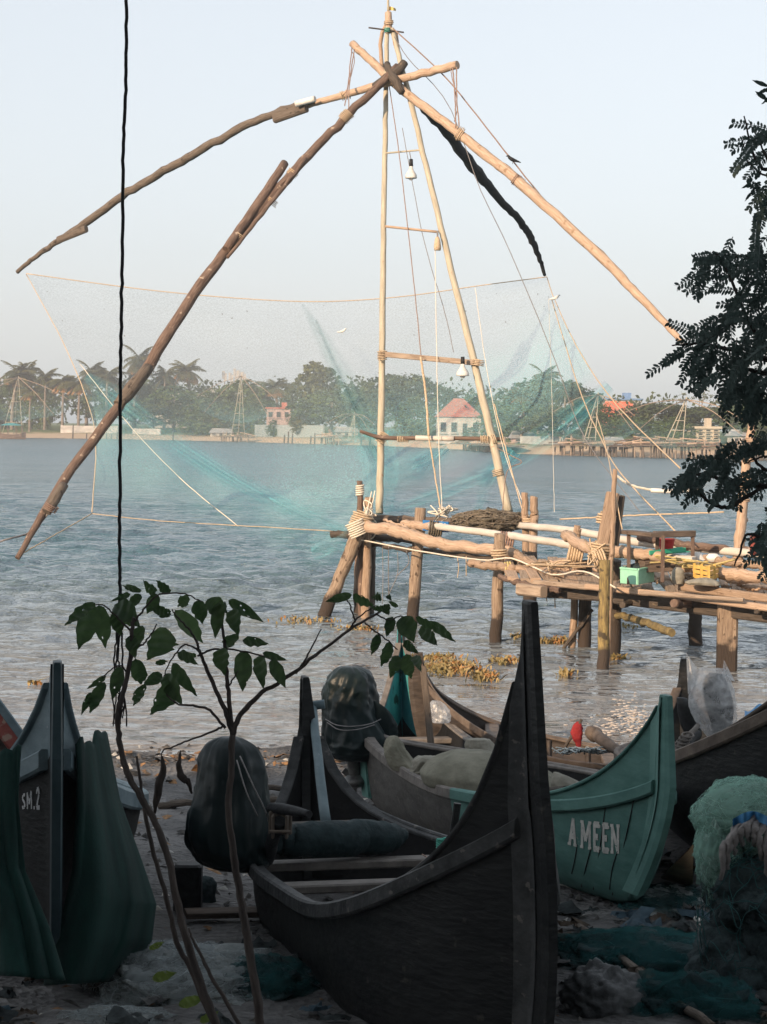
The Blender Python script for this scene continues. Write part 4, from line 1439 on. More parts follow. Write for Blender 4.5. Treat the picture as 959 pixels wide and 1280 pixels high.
single(g, 'plastic_tube', M['white'], 'small white plastic tube lying on the litter right of the teal bow', 'tube')
c = G(768, 1262)
g = MB(); g.crumple((c.x - .04, c.y, c.z + .05), .19, .18, .13, 46, .085, c.z - .02, seed=55, freq=1.8)
single(g, 'plastic_sack', surf('grey_plastic_sack', (.055, .058, .062), (.11, .115, .12), 9, .5, .6), 'crumpled grey plastic sack at the bottom edge right of the black prow', 'sack')
def flat_heap(px, py, rx, ry, rz, core, st, n, name, label, seed, rad=.0009, wisp=None):
    q = G(px, py)
    return net_heap((q.x, q.y, q.z - rz * .05), rx, ry, rz, core, st, max(20, n // 5), name, label, seed, q.z - .05, rad, wisp or M['wisp_dark'])
core_w = surf('greyish_net_mass', (.15, .17, .17), (.29, .31, .31), 7, .95, .8, bscale=45)
core_d = surf('dark_teal_net_mass', (.006, .018, .021), (.018, .046, .050), 7, .95, .9, bscale=45)
flat_heap(232, 1232, .42, .5, .13, core_w, M['strand_white'], 650, 'net_heap', 'pale grey nylon net heaped on the ground right of the SM.2 boat', 61, .0008, M['wisp_white'])
flat_heap(330, 1235, .22, .3, .11, core_d, M['strand_dark'], 160, 'net_heap', 'dark teal net on the ground under the nearest black boat', 62)
flat_heap(800, 1200, .42, .5, .10, core_d, M['strand_dark'], 260, 'net_heap', 'dark teal net spread flat below the teal bow and the bamboo pole', 63)
flat_heap(860, 1265, .3, .3, .14, core_d, M['strand_dark'], 200, 'net_heap', 'dark teal net in the bottom right corner', 64)
flat_heap(840, 1130, .28, .4, .06, core_w, M['strand_dark'], 160, 'net_heap', 'flattened greyish net between the bow lettered A MEEN and the dark stack', 66)
flat_heap(145, 1276, .22, .14, .05, core_w, M['strand_white'], 120, 'net_heap', 'thin white nylon net on the bottom edge, left of the saplings', 65, .0008, M['wisp_white'])
g = MB()
q = G(256, 1142)
g.box((q.x - .10, q.y + .1, q.z + .12), .15, .12, .26, bev=.012)
single(g, 'fuel_can', M['black'], 'dark square can standing on the beach by the right green net', 'can')
g = MB()
a, b = G(232, 1142, .03), G(325, 1140, .03)
g.bar(a, b, .14, .03, bev=.004)
single(g, 'board', M['plank_dark'], 'dark board lying on the sand left of the nearest boat', 'board')
g = MB()
q = G(247, 1128)
g.blob((q.x, q.y, q.z + .04), .1, .08, .09, 10, .2, q.z, seed=70)
single(g, 'sack', M['bush_dark'], 'small dark crumpled sack on the board left of the nearest boat', 'sack')

# small scraps strewn over the sand
mats_l = [surf('litter_pale', (.28, .27, .25), (.46, .45, .42), 30, .8, .1), surf('litter_leaf', (.13, .075, .04), (.30, .17, .08), 30, .8, .1),
          surf('litter_dark', (.015, .015, .015), (.05, .045, .04), 30, .8, .1), surf('litter_shell', (.45, .42, .36), (.60, .56, .5), 30, .7, .1),
          surf('litter_pebble', (.05, .048, .046), (.13, .12, .11), 30, .85, .1)]
g = MB()
for k in range(4200):
    if k < 900: y = RNG.normal(18.4, .55)
    else: y = 6.6 + 12.6 * RNG.random() ** 1.1
    x = RNG.uniform(-5, 6) * (.35 + y / 20)
    if y > 19.4: continue
    z = zg(y) + float(lumps(np.array(x), np.array(y)))
    s = (abs(RNG.normal(.022, .016)) + .008) * (.45 + .55 * min(1, max(0, (y - 8) / 8)))
    if k < 900: s *= 1.25
    mi = int(RNG.choice(5, p=[.10 if y > 12 else .03, .40 if k < 900 else .16, .24 if k < 900 else (.30 if y > 12 else .40), .06 if y > 12 else .03, .20 if k < 900 else .38]))
    a = RNG.uniform(0, 6.283); tl_ = RNG.normal(0, .4)
    ux = Vector((math.cos(a), math.sin(a), tl_ * .4)) * s * RNG.uniform(.8, 2.2); vx = Vector((-math.sin(a), math.cos(a), RNG.normal(0, .35))) * s * RNG.uniform(.4, .9)
    c = Vector((x, y, z + .006 + abs(tl_) * s * .4))
    if mi == 4:
        kk = len(g.v)
        for (dx, dy, dz) in ((-1, 0, 0), (0, -1, 0), (1, 0, 0), (0, 1, 0), (0, 0, .8)):
            g.v.append(tuple(c + ux * dx * .6 + vx * dy + Vector((0, 0, s * dz - .005))))
        for f_ in ((0, 1, 4), (1, 2, 4), (2, 3, 4), (3, 0, 4)): g.face([kk + i for i in f_], None, mi, True)
    else:
        mid = c + Vector((0, 0, s * .25))
        kk = len(g.v)
        g.v += [tuple(c - ux), tuple(mid - vx), tuple(c + ux), tuple(mid + vx), tuple(mid + Vector((0, 0, .2 * s)))]
        for f_ in ((0, 1, 4), (1, 2, 4), (2, 3, 4), (3, 0, 4)): g.face([kk + i for i in f_], None, mi)
ragm = [surf('rag_grey', (.05, .05, .052), (.12, .12, .118), 16, .85, .3), surf('rag_blue', (.018, .04, .058), (.05, .085, .11), 16, .8, .3), surf('rag_brown', (.035, .025, .018), (.08, .058, .042), 16, .85, .3), surf('rag_dark', (.012, .016, .018), (.04, .05, .052), 16, .85, .3)]
for k in range(210):
    if k < 150: x, y = RNG.uniform(.75, 2.6), RNG.uniform(7.6, 11.4)
    else: x, y = RNG.uniform(-1.9, .2), RNG.uniform(7.4, 10.5)
    s = RNG.uniform(.03, .11); a = RNG.uniform(0, 6.283)
    mi = 5 + int(RNG.choice(4, p=[.22, .14, .22, .42]))
    rx_, ry_ = s, s * RNG.uniform(.4, .9)
    jit = RNG.normal(0, .22 * s, (6, 6)); ph = RNG.uniform(0, 6)
    def crump(u, v):
        i, j = int(round(u * 5)), int(round(v * 5))
        lx, ly = (u - .5) * 2 * rx_ + jit[i, j] * .6, (v - .5) * 2 * ry_ + jit[j, i] * .6
        X_, Y_ = x + lx * math.cos(a) - ly * math.sin(a), y + lx * math.sin(a) + ly * math.cos(a)
        return Vector((X_, Y_, zg(Y_) + .012 + abs(jit[i, j]) * 1.1 + .25 * s * math.sin(u * 3.1) * math.sin(v * 3.1)))
    g.grid(crump, 5, 5, mi, smooth=k % 2 == 0)
o = g.build('litter', mats_l + ragm); o['kind'] = 'stuff'
g = MB()
for k in range(5):
    a, b = RNG.uniform(-2.6, .2), 0
    y = RNG.uniform(13.5, 18.5)
    q = Vector((a, y, zg(y) + .02))
    g = MB(); an = RNG.normal(0, .3)
    L_ = RNG.uniform(.3, .9)
    g.tube([q, q + Vector((math.cos(an) * L_ * .5, math.sin(an) * L_ * .5, .03)), q + Vector((math.cos(an) * L_, math.sin(an) * L_, .0))], [.03, .028, .015], 7, wob=.006, rj=.1)
    single(g, 'driftwood', M['log_dark'], 'dark driftwood stick washed up on the beach', 'driftwood', 'driftwood on the beach')
# ================================================================== the cantilever lift net
def PP(l): return [P(*q) for q in l]
MB.rk = .70
rig = empty('lift_net_frame', P(555, 642, 33.2), 'tall timber frame of the cantilever fishing net, its long poles meeting at the mast top', 'fishing frame')
def part(name, mat, parent, fn):
    g = MB(); fn(g); return g.build(name, mat, parent)
part('mast_pole', M['mast'], rig, lambda g: g.tube(PP([(474.5, 642, 33.6), (477, 500, 34.0), (479.5, 300, 34.6), (482, 150, 35.2), (484, 36, 35.6)]), [.088, .080, .068, .062, .055], 12, 40, wob=.004, rj=.015))
part('mast_pole', M['mast'], rig, lambda g: g.tube(PP([(636, 640, 32.6), (604, 500, 33.3), (555, 300, 34.3), (519, 150, 35.0), (490, 36, 35.6)]), [.098, .090, .074, .066, .058], 12, 40, wob=.004, rj=.015))
part('mast_head', M['log_pale'], rig, lambda g: (g.tube(PP([(486, 40, 35.6), (485.5, 16, 35.7)]), [.09, .085], 10, 4, rj=.02), g.tube(PP([(478, 86, 35.9), (476, 50, 35.8), (483, 30, 35.7)]), .05, 8, 10, wob=.004), g.tube(PP([(499, 72, 35.6), (495, 40, 35.6)]), .045, 8, 6)))
part('crossbar', M['log_dark'], rig, lambda g: g.tube(PP([(461, 34.5, 35.4), (484, 37.5, 35.5), (505, 40.5, 35.5)]), .02, 7))
for a, b, r_, mt_ in (((482, 191.5, 35.0), (531, 187, 34.8), .022, 'mast'), ((482, 283, 34.6), (548, 290, 34.3), .03, 'log_pale')):
    part('rung', M[mt_], rig, lambda g: g.tube(PP([a, b]), r_, 8, 6))
part('rung', M['plank'], rig, lambda g: g.bar(P(476, 442.5, 34.0), P(599, 454, 33.4), .06, .09, bev=.01))
part('rung', M['log_red'], rig, lambda g: g.tube(PP([(450, 539, 33.6), (478, 547, 33.6), (545, 548, 33.3), (630, 549, 33.0)]), [.035, .05, .05, .045], 8, 12, wob=.004))
part('rung_sleeve', M['pipe'], rig, lambda g: g.tube(PP([(520, 547.5, 33.4), (568, 548.5, 33.2)]), .063, 10, 4))
# lifting poles
part('lifting_pole', M['log_pale'], rig, lambda g: g.tube(PP([(572, 81, 34.4), (520, 94, 34.9), (470, 107, 35.3), (420, 122, 35.8), (385, 131, 36.2), (345, 147, 36.6)]), [.10, .10, .095, .085, .08, .08], 12, 30, wob=.006, rj=.025))
part('pole_extension', M['log_grey'], rig, lambda g: g.tube(PP([(392, 127, 36.0), (355, 138, 36.4), (300, 160, 37.2), (240, 194, 38.2), (200, 217, 39.0), (150, 247, 39.9), (105, 280, 40.8), (75, 299, 41.3), (45, 321, 41.8), (22, 340, 42.2)]), [.07, .09, .105, .11, .11, .11, .105, .085, .07, .06], 10, 60, wob=.012, rj=.05))
part('splice', M['log_grey'], rig, lambda g: g.bar(P(343, 147, 36.4), P(383, 133, 36.0), .12, .2, bev=.03))
part('splice', M['log_grey'], rig, lambda g: g.bar(P(73, 300, 41.1), P(108, 286, 40.6), .1, .14, bev=.03))
part('pole_end_cap', M['white'], rig, lambda g: g.tube(PP([(370, 130, 35.95), (394, 123.5, 35.8)]), .075, 10, 3))
part('lifting_pole', M['log_red'], rig, lambda g: g.tube(PP([(497, 83, 35.2), (440, 140, 34.7), (390, 190, 34.3), (345, 240, 33.8), (290, 305, 33.2), (240, 372, 32.7), (180, 465, 32.0), (150, 505, 31.6), (75, 608, 30.7), (22, 698, 30.0)]), [.09, .10, .105, .11, .115, .125, .13, .12, .10, .055], 12, 60, wob=.008, rj=.04))
part('spliced_log', M['log_red'], rig, lambda g: g.tube(PP([(356, 204, 34.1), (325, 252, 33.6), (283, 312, 33.0)]), [.10, .115, .10], 10, 14, wob=.006, rj=.03))
part('spliced_log', M['log_red'], rig, lambda g: g.tube(PP([(383, 198, 34.1), (335, 258, 33.5), (284, 322, 32.9)]), [.04, .055, .04], 8, 14, wob=.008, rj=.04))
part('splice', M['log_grey'], rig, lambda g: g.tube(PP([(186, 459, 32.0), (166, 484, 31.7), (148, 506, 31.5)]), [.12, .155, .12], 10, 8, rj=.05))
part('splice', M['log_grey'], rig, lambda g: g.tube(PP([(80, 606, 30.6), (68, 625, 30.4), (58, 640, 30.3)]), [.1, .125, .1], 9, 6, rj=.06))
part('lifting_pole', M['log_pale'], rig, lambda g: g.tube(PP([(441, 55, 36.6), (470, 82, 35.9), (500, 110, 35.1), (560, 156, 34.2), (610, 196, 33.4), (650, 228, 32.7), (750, 320, 31.0), (800, 371, 30.3), (853, 427, 29.6)]), [.095, .10, .105, .11, .12, .115, .105, .09, .06], 12, 60, wob=.004, rj=.04))
part('lifting_pole', M['log_black'], rig, lambda g: g.tube(PP([(486, 96, 35.5), (520, 126, 36.2), (555, 162, 37.2), (590, 206, 38.4), (622, 246, 39.6), (648, 274, 40.5), (664, 298, 41.2), (674, 322, 41.8), (681, 344, 42.2)]), [.09, .10, .125, .15, .11, .10, .10, .07, .045], 10, 60, wob=.010, rj=.03))
part('pole_joint', M['log_dark'], rig, lambda g: (g.tube(PP([(468, 108, 35.3), (490, 94, 35.1), (506, 78, 35.2)]), [.09, .13, .10], 9, 8, wob=.01), g.tube(PP([(484, 80, 35.4), (492, 98, 35.0), (503, 116, 34.9)]), [.08, .12, .08], 9, 8, wob=.01)))
def lash(g, px, py, d, r_, ax, turns=7, rr=.012):
    r_ = r_ * (.76 if MB.rk < .9 else 1)
    turns = max(2, int(turns * RNG.uniform(.5, 1.2)))
    c = P(px, py, d); ax = Vector(ax).normalized()
    s = ax.cross(Vector((0, 1, 0))).normalized(); u_ = ax.cross(s)
    pts = []
    for k in range(turns * 7):
        a = k / 7 * 6.283
        pts.append(c + (s * math.cos(a) + u_ * math.sin(a)) * (r_ * (1 + RNG.normal(0, .06))) + ax * ((k / (turns * 7) - .5) * turns * rr * 2.2))
    g.tube(pts, rr, 4, len(pts) * 2, cap=False)
for (px, py, d, r_, ax, mt_) in ((433, 145, 34.6, .125, (1, 0, 1), 'rope'), (575, 167, 33.9, .14, (1, 0, -.7), 'rope'), (432, 119, 35.7, .10, (1, 0, .3), 'rope'), (648, 227, 32.75, .118, (1, 0, -.8), 'rope_brown'),
                                 (484, 37, 35.5, .06, (0, 0, 1), 'rope_green'), (598, 453, 33.35, .12, (.2, 0, 1), 'rope'), (478, 444, 34.0, .1, (0, 0, 1), 'rope'), (478, 547, 33.7, .10, (.6, 0, 1), 'rope'),
                                 (618, 549, 33.0, .11, (1, 0, .3), 'rope'), (606, 549, 33.0, .075, (1, 0, 0), 'rope'), (504, 549, 33.5, .06, (1, 0, 0), 'rope'), (296, 297, 33.2, .115, (1, 0, 1.3), 'rope'), (340, 252, 33.7, .12, (1, 0, 1.3), 'rope'), (366, 216, 34.05, .115, (1, 0, 1.3), 'rope'),
                                 (622, 590, 32.8, .105, (-.2, 0, 1), 'rope'), (64, 634, 30.3, .13, (1, 0, 1.6), 'rope_brown'), (486, 28, 35.6, .10, (0, 0, 1), 'rope')):
    part('rope_lashing', M[mt_], rig, lambda g: lash(g, px, py, d, r_, ax))
for pts, r_, mt_ in (
    ([(440, 60, 36.2), (436, 100, 35.4), (431, 132, 34.8)], .014, 'rope_brown'), ([(443, 62, 36.2), (437, 105, 35.3), (436, 140, 34.7)], .014, 'rope_brown'), ([(439, 62, 36.2), (443, 76, 35.9), (434, 112, 35.2), (428, 120, 35.5)], .010, 'rope_brown'),
    ([(566, 84, 34.3), (569, 120, 34.1), (570, 160, 33.9)], .016, 'rope_brown'), ([(571, 84, 34.3), (571, 120, 34.1), (574, 158, 33.9)], .016, 'rope_brown'), ([(563, 86, 34.3), (572, 130, 34.1), (568, 152, 34.0)], .010, 'rope_brown')):
    part('sling_rope', M[mt_], rig, lambda g: g.tube(PP(pts), r_, 5, 14, wob=.003))
MB.rk = .85
# stays and hauling lines, each its own rope
ropes = [
 ([(492, 36, 35.5), (560, 100, 34.6), (640, 200, 33.4), (700, 272, 32.3), (790, 362, 30.6)], .013, 'rope_brown', 'brown stay rope running down over the sunlit right pole, with the crow on it'),
 ([(493, 46, 35.5), (512, 75, 35.2), (560, 130, 34.8), (600, 235, 34.2), (640, 320, 34), (690, 440, 33.5), (730, 545, 33), (800, 640, 31)], .008, 'wire', 'thin line slanting from the mast top past the dark pole tip to the jetty'),
 ([(485, 96, 35.3), (500, 200, 34.8), (516, 340, 34.2), (527, 450, 33.7)], .010, 'rope_brown', 'thin hauling line hanging from the pole joint beside the left mast leg'),
 ([(526, 446, 33.6), (532, 490, 33.5), (536, 545, 33.2)], .024, 'rope', 'thick tan rope end hanging between the mast legs above the lowest rung'),
 ([(536, 545, 33.2), (545, 600, 33), (551, 638, 32.8)], .015, 'rope', 'slack tan line from the lowest rung down to the jetty logs'),
 ([(544, 312, 34.2), (546, 440, 33.6), (549, 560, 33.1), (553, 640, 32.8)], .008, 'rope_pale', 'straight pale line hanging from the basket shaped lamp down to the jetty'),
 ([(503, 160, 35), (530, 300, 34.4), (556, 390, 34), (567, 440, 33.6)], .008, 'wire', 'thin dark wire hanging between the mast legs to the plank rung'),
 ([(594, 360, 33.6), (610, 470, 33.2), (632, 570, 32.6), (664, 652, 31.8)], .007, 'rope_pale', 'pale rope running down outside the right mast leg to the short posts'),
 ([(618, 505, 33), (640, 590, 32.4), (658, 655, 31.8)], .012, 'rope', 'tan rope beside the foot of the right mast leg'),
 ([(622, 560, 32.9), (640, 570, 32.6), (652, 578, 32.5), (634, 590, 32.6), (628, 640, 32.3)], .008, 'rope_brown', 'loose brown cord hanging off the right mast leg below the lowest rung'),
 ([(33, 343, 42), (80, 430, 39), (112, 510, 36.5), (120, 560, 35), (115, 640, 33)], .011, 'rope', 'tan edge rope of the net curving down from the left pole tip'),
 ([(24, 694, 30), (70, 668, 31), (115, 642, 33)], .010, 'rope', 'short tan rope from the lowest pole tip to the net corner'),
 ([(115, 642, 33), (200, 651, 33), (300, 657, 33), (416, 664, 33)], .009, 'rope', 'thin tan rope stretched level above the water to the jetty end'),
 ([(100, 455, 38), (165, 535, 36), (230, 602, 34), (298, 658, 33)], .009, 'rope_pale', 'pale rope crossing the net diagonally on its left side'),
 ([(-20, 683, 30), (10, 674, 30), (40, 664, 30.4), (62, 640, 30.4)], .018, 'wire', 'dark line leading from the lowest pole out of the left edge'),
 ([(684, 347, 42), (694, 376, 40), (725, 440, 36), (770, 505, 32), (850, 585, 28)], .012, 'rope', 'tan edge rope of the net sloping down to the right, behind the leafy branch'),
 ([(690, 375, 40), (722, 480, 35), (750, 545, 32), (775, 590, 29), (845, 665, 27)], .012, 'rope', 'second tan rope, crossing in front of the right fold of the net'),
 ([(686, 370, 40), (690, 500, 35), (693, 640, 31)], .005, 'rope_pale', 'thin pale line dropping straight from the dark pole tip to the jetty'),
 ([(745, 515, 33), (758, 560, 30), (766, 600, 27.2), (778, 662, 26.6)], .010, 'rope', 'tan line coming down to the top of the thin upright pole'),
 ([(770, 594, 27), (788, 606, 27), (816, 613, 27)], .020, 'rope_pale', 'sagging pale rope tied to the top of the thin upright pole'),
 ([(700, 649, 31), (800, 644, 30), (905, 640, 29)], .014, 'rope', 'tan rope stretched level behind the slanting jetty post'),
 ([(420, 715, 32.8), (432, 688, 32.8), (447, 668, 32.8), (455, 652, 32.8)], .012, 'rope', 'tan rope looped round the leaning pile at the jetty end'),
 ([(452, 675, 32.6), (520, 688, 31.4), (600, 700, 29.6), (640, 698, 29), (690, 718, 28), (730, 714, 27), (770, 735, 26.4)], .014, 'rope_pale', 'thick pale rope sagging along the front of the jetty'),
]
for pts, r_, mt_, lab in ropes:
    g = MB(); g.tube(PP(pts), r_, 6, 30, wob=.002)
    single(g, 'rope', M[mt_], lab, 'rope', 'ropes of the lift net')
g = MB(); g.tube(PP([(814, 613, 27), (845, 614, 26.9), (876, 611, 26.8)]), .035, 8)
single(g, 'float_pole', M['white'], 'white plastic pipe hung level over the water behind the lowest branch', 'pipe')

MB.rk = 1.0
# the net itself
net = empty('fishing_net', P(300, 660, 33), 'huge translucent cyan net hanging between the pole tips over the water', 'fishing net')
def curve(pts, u):
    xs_ = np.linspace(0, 1, len(pts))
    return np.array([np.interp(u, xs_, [p[k] for p in pts]) for k in range(3)])
def smooth_curve(pts, n=200):
    c = catmull([Vector(p) for p in pts], n)
    return np.array([[v.x, v.y, v.z] for v in c])
def sampler(pts):
    a = smooth_curve(pts)
    def f(u):
        k = np.clip(u, 0, 1) * (len(a) - 1); i = int(min(k, len(a) - 2)); t = k - i
        return a[i] * (1 - t) + a[i + 1] * t
    return f
def coons(T, Bt, Lf, Rt, u, v):
    """patch from four boundary samplers in (px, py, depth)"""
    return ((1 - v) * T(u) + v * Bt(u) + (1 - u) * Lf(v) + u * Rt(v)
            - ((1 - u) * (1 - v) * T(0) + u * (1 - v) * T(1) + (1 - u) * v * Bt(0) + u * v * Bt(1)))
T_ = sampler([(33, 343, 42), (120, 355, 42), (200, 365, 42), (300, 374, 42), (400, 378, 42), (500, 372, 42), (600, 358, 42), (684, 347, 42)])
L_ = sampler([(33, 343, 42), (80, 430, 39), (112, 510, 36.5), (120, 560, 35), (115, 640, 33)])
B_ = sampler([(115, 640, 33), (200, 652, 33.4), (300, 690, 33.8), (380, 715, 34), (430, 690, 34.2), (480, 645, 34.4), (560, 612, 35), (640, 570, 36), (700, 535, 36.5), (748, 486, 35)])
R_ = sampler([(684, 347, 42), (694, 376, 40), (722, 430, 37.5), (748, 486, 35)])
def far_net(u, v):
    q = coons(T_, B_, L_, R_, u, v)
    d = q[2] + 1.6 * math.sin(math.pi * u) * math.sin(math.pi * v) + .12 * math.sin(u * 23 + v * 9) + .08 * math.sin(v * 31 - u * 12)
    return P(q[0] + 2.5 * math.sin(v * 7 + u * 14) * math.sin(math.pi * v), q[1], d)
part('net_sheet', M['net_cyan'], net, lambda g: g.grid(far_net, 80, 60, uvs=(1, 1)))
T2 = sampler([(112, 478, 37), (160, 520, 36.4), (230, 560, 36), (330, 600, 35.4), (430, 600, 34.8), (474, 575, 34.4)])
B2 = sampler([(115, 641, 33), (200, 653, 32.9), (300, 678, 32.9), (360, 705, 32.9), (412, 716, 33), (474, 662, 33.4)])
L2 = sampler([(112, 478, 37), (121, 540, 35.4), (115, 641, 33)])
R2 = sampler([(474, 575, 34.4), (478, 610, 33.9), (474, 662, 33.4)])
def near_net(u, v):
    q = coons(T2, B2, L2, R2, u, v)
    return P(q[0], q[1] + 3 * math.sin(u * 15 + v * 5), q[2] + .15 * math.sin(u * 31 + v * 6) - .5 * math.sin(math.pi * u) * math.sin(math.pi * v))
part('net_sheet', M['net_pale'], net, lambda g: g.grid(near_net, 60, 30, uvs=(1, 1)))
def fold(line, widths, name, mat, seed, amp=.16):
    s = sampler(line)
    def f(u, v):
        q = s(u); q1, q0 = s(min(1, u + .02)), s(max(0, u - .02))
        t = Vector((q1[0] - q0[0], q1[1] - q0[1])).normalized()
        w = np.interp(u, np.linspace(0, 1, len(widths)), widths)
        o_ = (v - .5) * w
        return P(q[0] - t.y * o_, q[1] + t.x * o_, q[2] + amp * math.sin(v * 21 + seed + 3 * math.sin(u * 4)) + amp * .5 * math.sin(u * 17 + v * 8 + seed))
    part(name, mat, net, lambda g: g.grid(f, 44, 26, uvs=(6, 1)))
fold([(108, 470, 37), (150, 505, 36.4), (210, 550, 35.8), (290, 600, 35), (370, 640, 34.2), (430, 662, 33.6)], [14, 46, 34, 30, 30, 18], 'gathered_fold', M['net_fold'], 1)
fold([(378, 380, 41), (404, 425, 39), (432, 480, 37), (455, 530, 35.5), (474, 575, 34.4)], [5, 24, 40, 44, 22], 'gathered_fold', M['net_foldd'], 2)
fold([(395, 400, 40), (425, 470, 37.5), (452, 525, 35.6), (476, 580, 34.3)], [4, 10, 12, 10], 'gathered_fold', M['net_foldd'], 3)
fold([(762, 482, 34.8), (715, 525, 35.4), (660, 562, 35.2), (600, 596, 34.6), (540, 622, 34.2), (482, 642, 34)], [20, 46, 42, 34, 30, 20], 'gathered_fold', M['net_fold'], 4)
fold([(470, 540, 35), (478, 590, 34.4), (486, 640, 33.9)], [70, 62, 40], 'gathered_fold', M['net_fold'], 5, .3)
fold([(560, 560, 35.4), (520, 585, 34.8), (484, 600, 34.4)], [16, 50, 36], 'gathered_fold', M['net_fold'], 6, .2)
fold([(390, 690, 33.6), (425, 680, 33.6), (455, 668, 33.4)], [40, 54, 30], 'gathered_fold', M['net_fold'], 7, .2)
fold([(640, 562, 35), (612, 600, 34.6), (596, 640, 34.2)], [34, 26, 12], 'gathered_fold', M['net_fold'], 8, .15)
part('head_rope', M['rope'], net, lambda g: g.tube([P(*(T_(u) + np.array([0, -1, 0]))) for u in np.linspace(0, 1, 24)], .010, 5, 60))
# bits of weed stuck in the net
def weed(g):
    for k in range(46):
        u, v = RNG.random(), RNG.random() * .5
        q = far_net(u, v) - FWD * .05
        s = RNG.uniform(.008, .022)
        a = RNG.uniform(0, 6.28)
        g.quad(q + Vector((math.cos(a) * s, 0, math.sin(a) * s)), q + Vector((-math.sin(a) * s * .5, 0, math.cos(a) * s * .5)), q - Vector((math.cos(a) * s, 0, math.sin(a) * s)), q + Vector((math.sin(a) * s * .5, 0, -math.cos(a) * s * .5)))
o = part('weed', M['log_dark'], net, weed); o['kind'] = 'stuff'

# lamps hung on the mast
def lamp(px, py, d, r0, label, hang):
    r = empty('hanging_lamp', P(px, py + 8, d), label, 'lamp', 'lamps hung on the mast')
    g = MB()
    prof = [(-9, .30), (-5, .34), (-2, .55), (2, .9), (6, 1.0), (7, .94)]
    g.rings([[P(px, py + h, d) + Vector((math.cos(a) * r0 * w, math.sin(a) * r0 * w, 0)) for a in np.linspace(0, 6.283, 15)[:-1]] for h, w in prof][::-1])
    g.build('lamp_shade', M['white'], r)
    g = MB(); g.tube([P(px, py - 8, d), P(px, py - 17, d)], [.035, .03], 8, 2); g.build('lamp_socket', M['black'], r)
    g = MB(); g.tube([P(px, py - 16, d), P(hang[0], hang[1], d)], .008, 5, 3); g.build('cord', M['wire'], r)
    g = MB(); g.blob(P(px, py + 6, d), r0 * .45, r0 * .45, r0 * .5, 8, 0); g.build('bulb', M['white'], r)
lamp(514, 216, 34.8, .10, 'white bell lamp hung from the topmost rung of the mast', (512, 190))
lamp(578.5, 463, 33.3, .105, 'white bell lamp hung under the plank rung beside the right mast leg', (578, 453))
r = empty('hanging_lamp', P(547, 314, 34.2), 'narrow tan lamp in a wire cage hung from the second rung', 'lamp', 'lamps hung on the mast')
g = MB(); g.rings([[P(547, y_, 34.2) + Vector((math.cos(a) * w, math.sin(a) * w, 0)) for a in np.linspace(0, 6.283, 11)[:-1]] for y_, w in ((313, .055), (308, .06), (300, .045), (296, .025))]); g.build('lamp_shade', M['rope'], r)
g = MB(); g.tube([P(547, 297, 34.2), P(547, 289, 34.25)], .015, 6, 2); g.build('cord', M['wire'], r)
r = empty('mast_flag', P(485.5, 16, 35.7), 'small yellow rag flag on a thin stick at the very top of the mast', 'flag')
g = MB(); g.tube([P(485.5, 17, 35.7), P(485, -14, 35.7)], [.022, .016], 6, 4); g.build('stick', M['mast'], r)
g = MB(); g.grid(lambda u, v: P(486 + 9 * u, 8 + 3 * u * u + (5.5 - 2.5 * u) * v, 35.7 + .05 * math.sin(u * 8)), 8, 4); g.build('cloth', surf('yellow_cloth', (.60, .42, .14), (.72, .55, .24), 20, .9, .1), r)

# birds
def bird(px, py, d, s, mat, label, head=-1, lean=.5):
    g = MB()
    f = Vector((head, 0, 0)); up = Vector((0, 0, 1))
    c = P(px, py, d)
    line = [c + f * s * -1.25 - up * s * .62 * lean * 1.2, c - f * s * .55 - up * s * .28 * lean, c + up * s * .05, c + f * s * .45 + up * s * .32, c + f * s * .62 + up * s * .55, c + f * s * .80 + up * s * .60, c + f * s * 1.05 + up * s * .54]
    g.tube(line, [.05 * s, .2 * s, .30 * s, .26 * s, .19 * s, .15 * s, .02 * s], 10, 26)
    for e in (-.1, .1):
        g.tube([c + Vector((0, e * s, -.2 * s)), c + Vector((.02 * s, e * s, -.62 * s))], .03 * s, 5, 2)
    for e in (-.24, .24):
        g.grid(lambda u, v: c + f * s * (.3 - 1.25 * u) + Vector((0, e * s * (1 - .6 * u), 0)) + up * s * (.16 - .5 * u * lean * 1.1 - (.28 - .2 * u) * v), 6, 3)
    return single(g, 'bird', mat, label, 'bird')
bird(641, 200, 33.2, .105, M['black'], 'black crow perched on the stay rope above the sunlit right pole')
bird(428, 414.5, 38.6, .085, M['white'], 'small white bird standing on the net left of the mast', 1, .2)
bird(694, 373, 39.6, .10, M['white'], 'white bird perched on the net rope below the dark pole tip', 1, .3)

# ------------------------------------------------------------------ the jetty
jet = empty('fishing_jetty', P(700, 760, 29), 'rickety jetty of sun-bleached logs on piles standing in the water', 'jetty')
def pile(top, bot, d, r0, mat, r1=None, dd=0.0, n=12):
    a, b = P(*top, d + dd), P(*bot, d)
    dn = (b - a).normalized()
    e = b + dn * (max(0, b.z) + .9)
    part('pile', M[mat], jet, lambda g: g.tube([a, a.lerp(b, .5), b, e], [r1 or r0 * .9, r0 * .95, r0, r0 * 1.05], n, 18, wob=.006, rj=.03))
pile((454, 650), (405, 771), 32.8, .105, 'pile_wood', .12)
pile((453, 640), (451, 768), 33.2, .12, 'pile_red')
pile((449.5, 601), (450, 640), 33.0, .05, 'log_red')
pile((461, 622), (459, 690), 32.9, .07, 'log')
pile((466, 670), (463, 764), 33.4, .07, 'log_dark')
pile((526, 635), (516, 771), 32.2, .095, 'pile_wood')
pile((625, 667), (620, 806), 29.4, .088, 'pile_wood')
pile((656, 616), (657, 665), 31.4, .055, 'log'); pile((668, 621), (667, 665), 31.2, .065, 'log')
pile((664, 690), (662, 765), 31, .105, 'pile_dark')
pile((756, 700), (754, 845), 26.0, .075, 'pile_green')
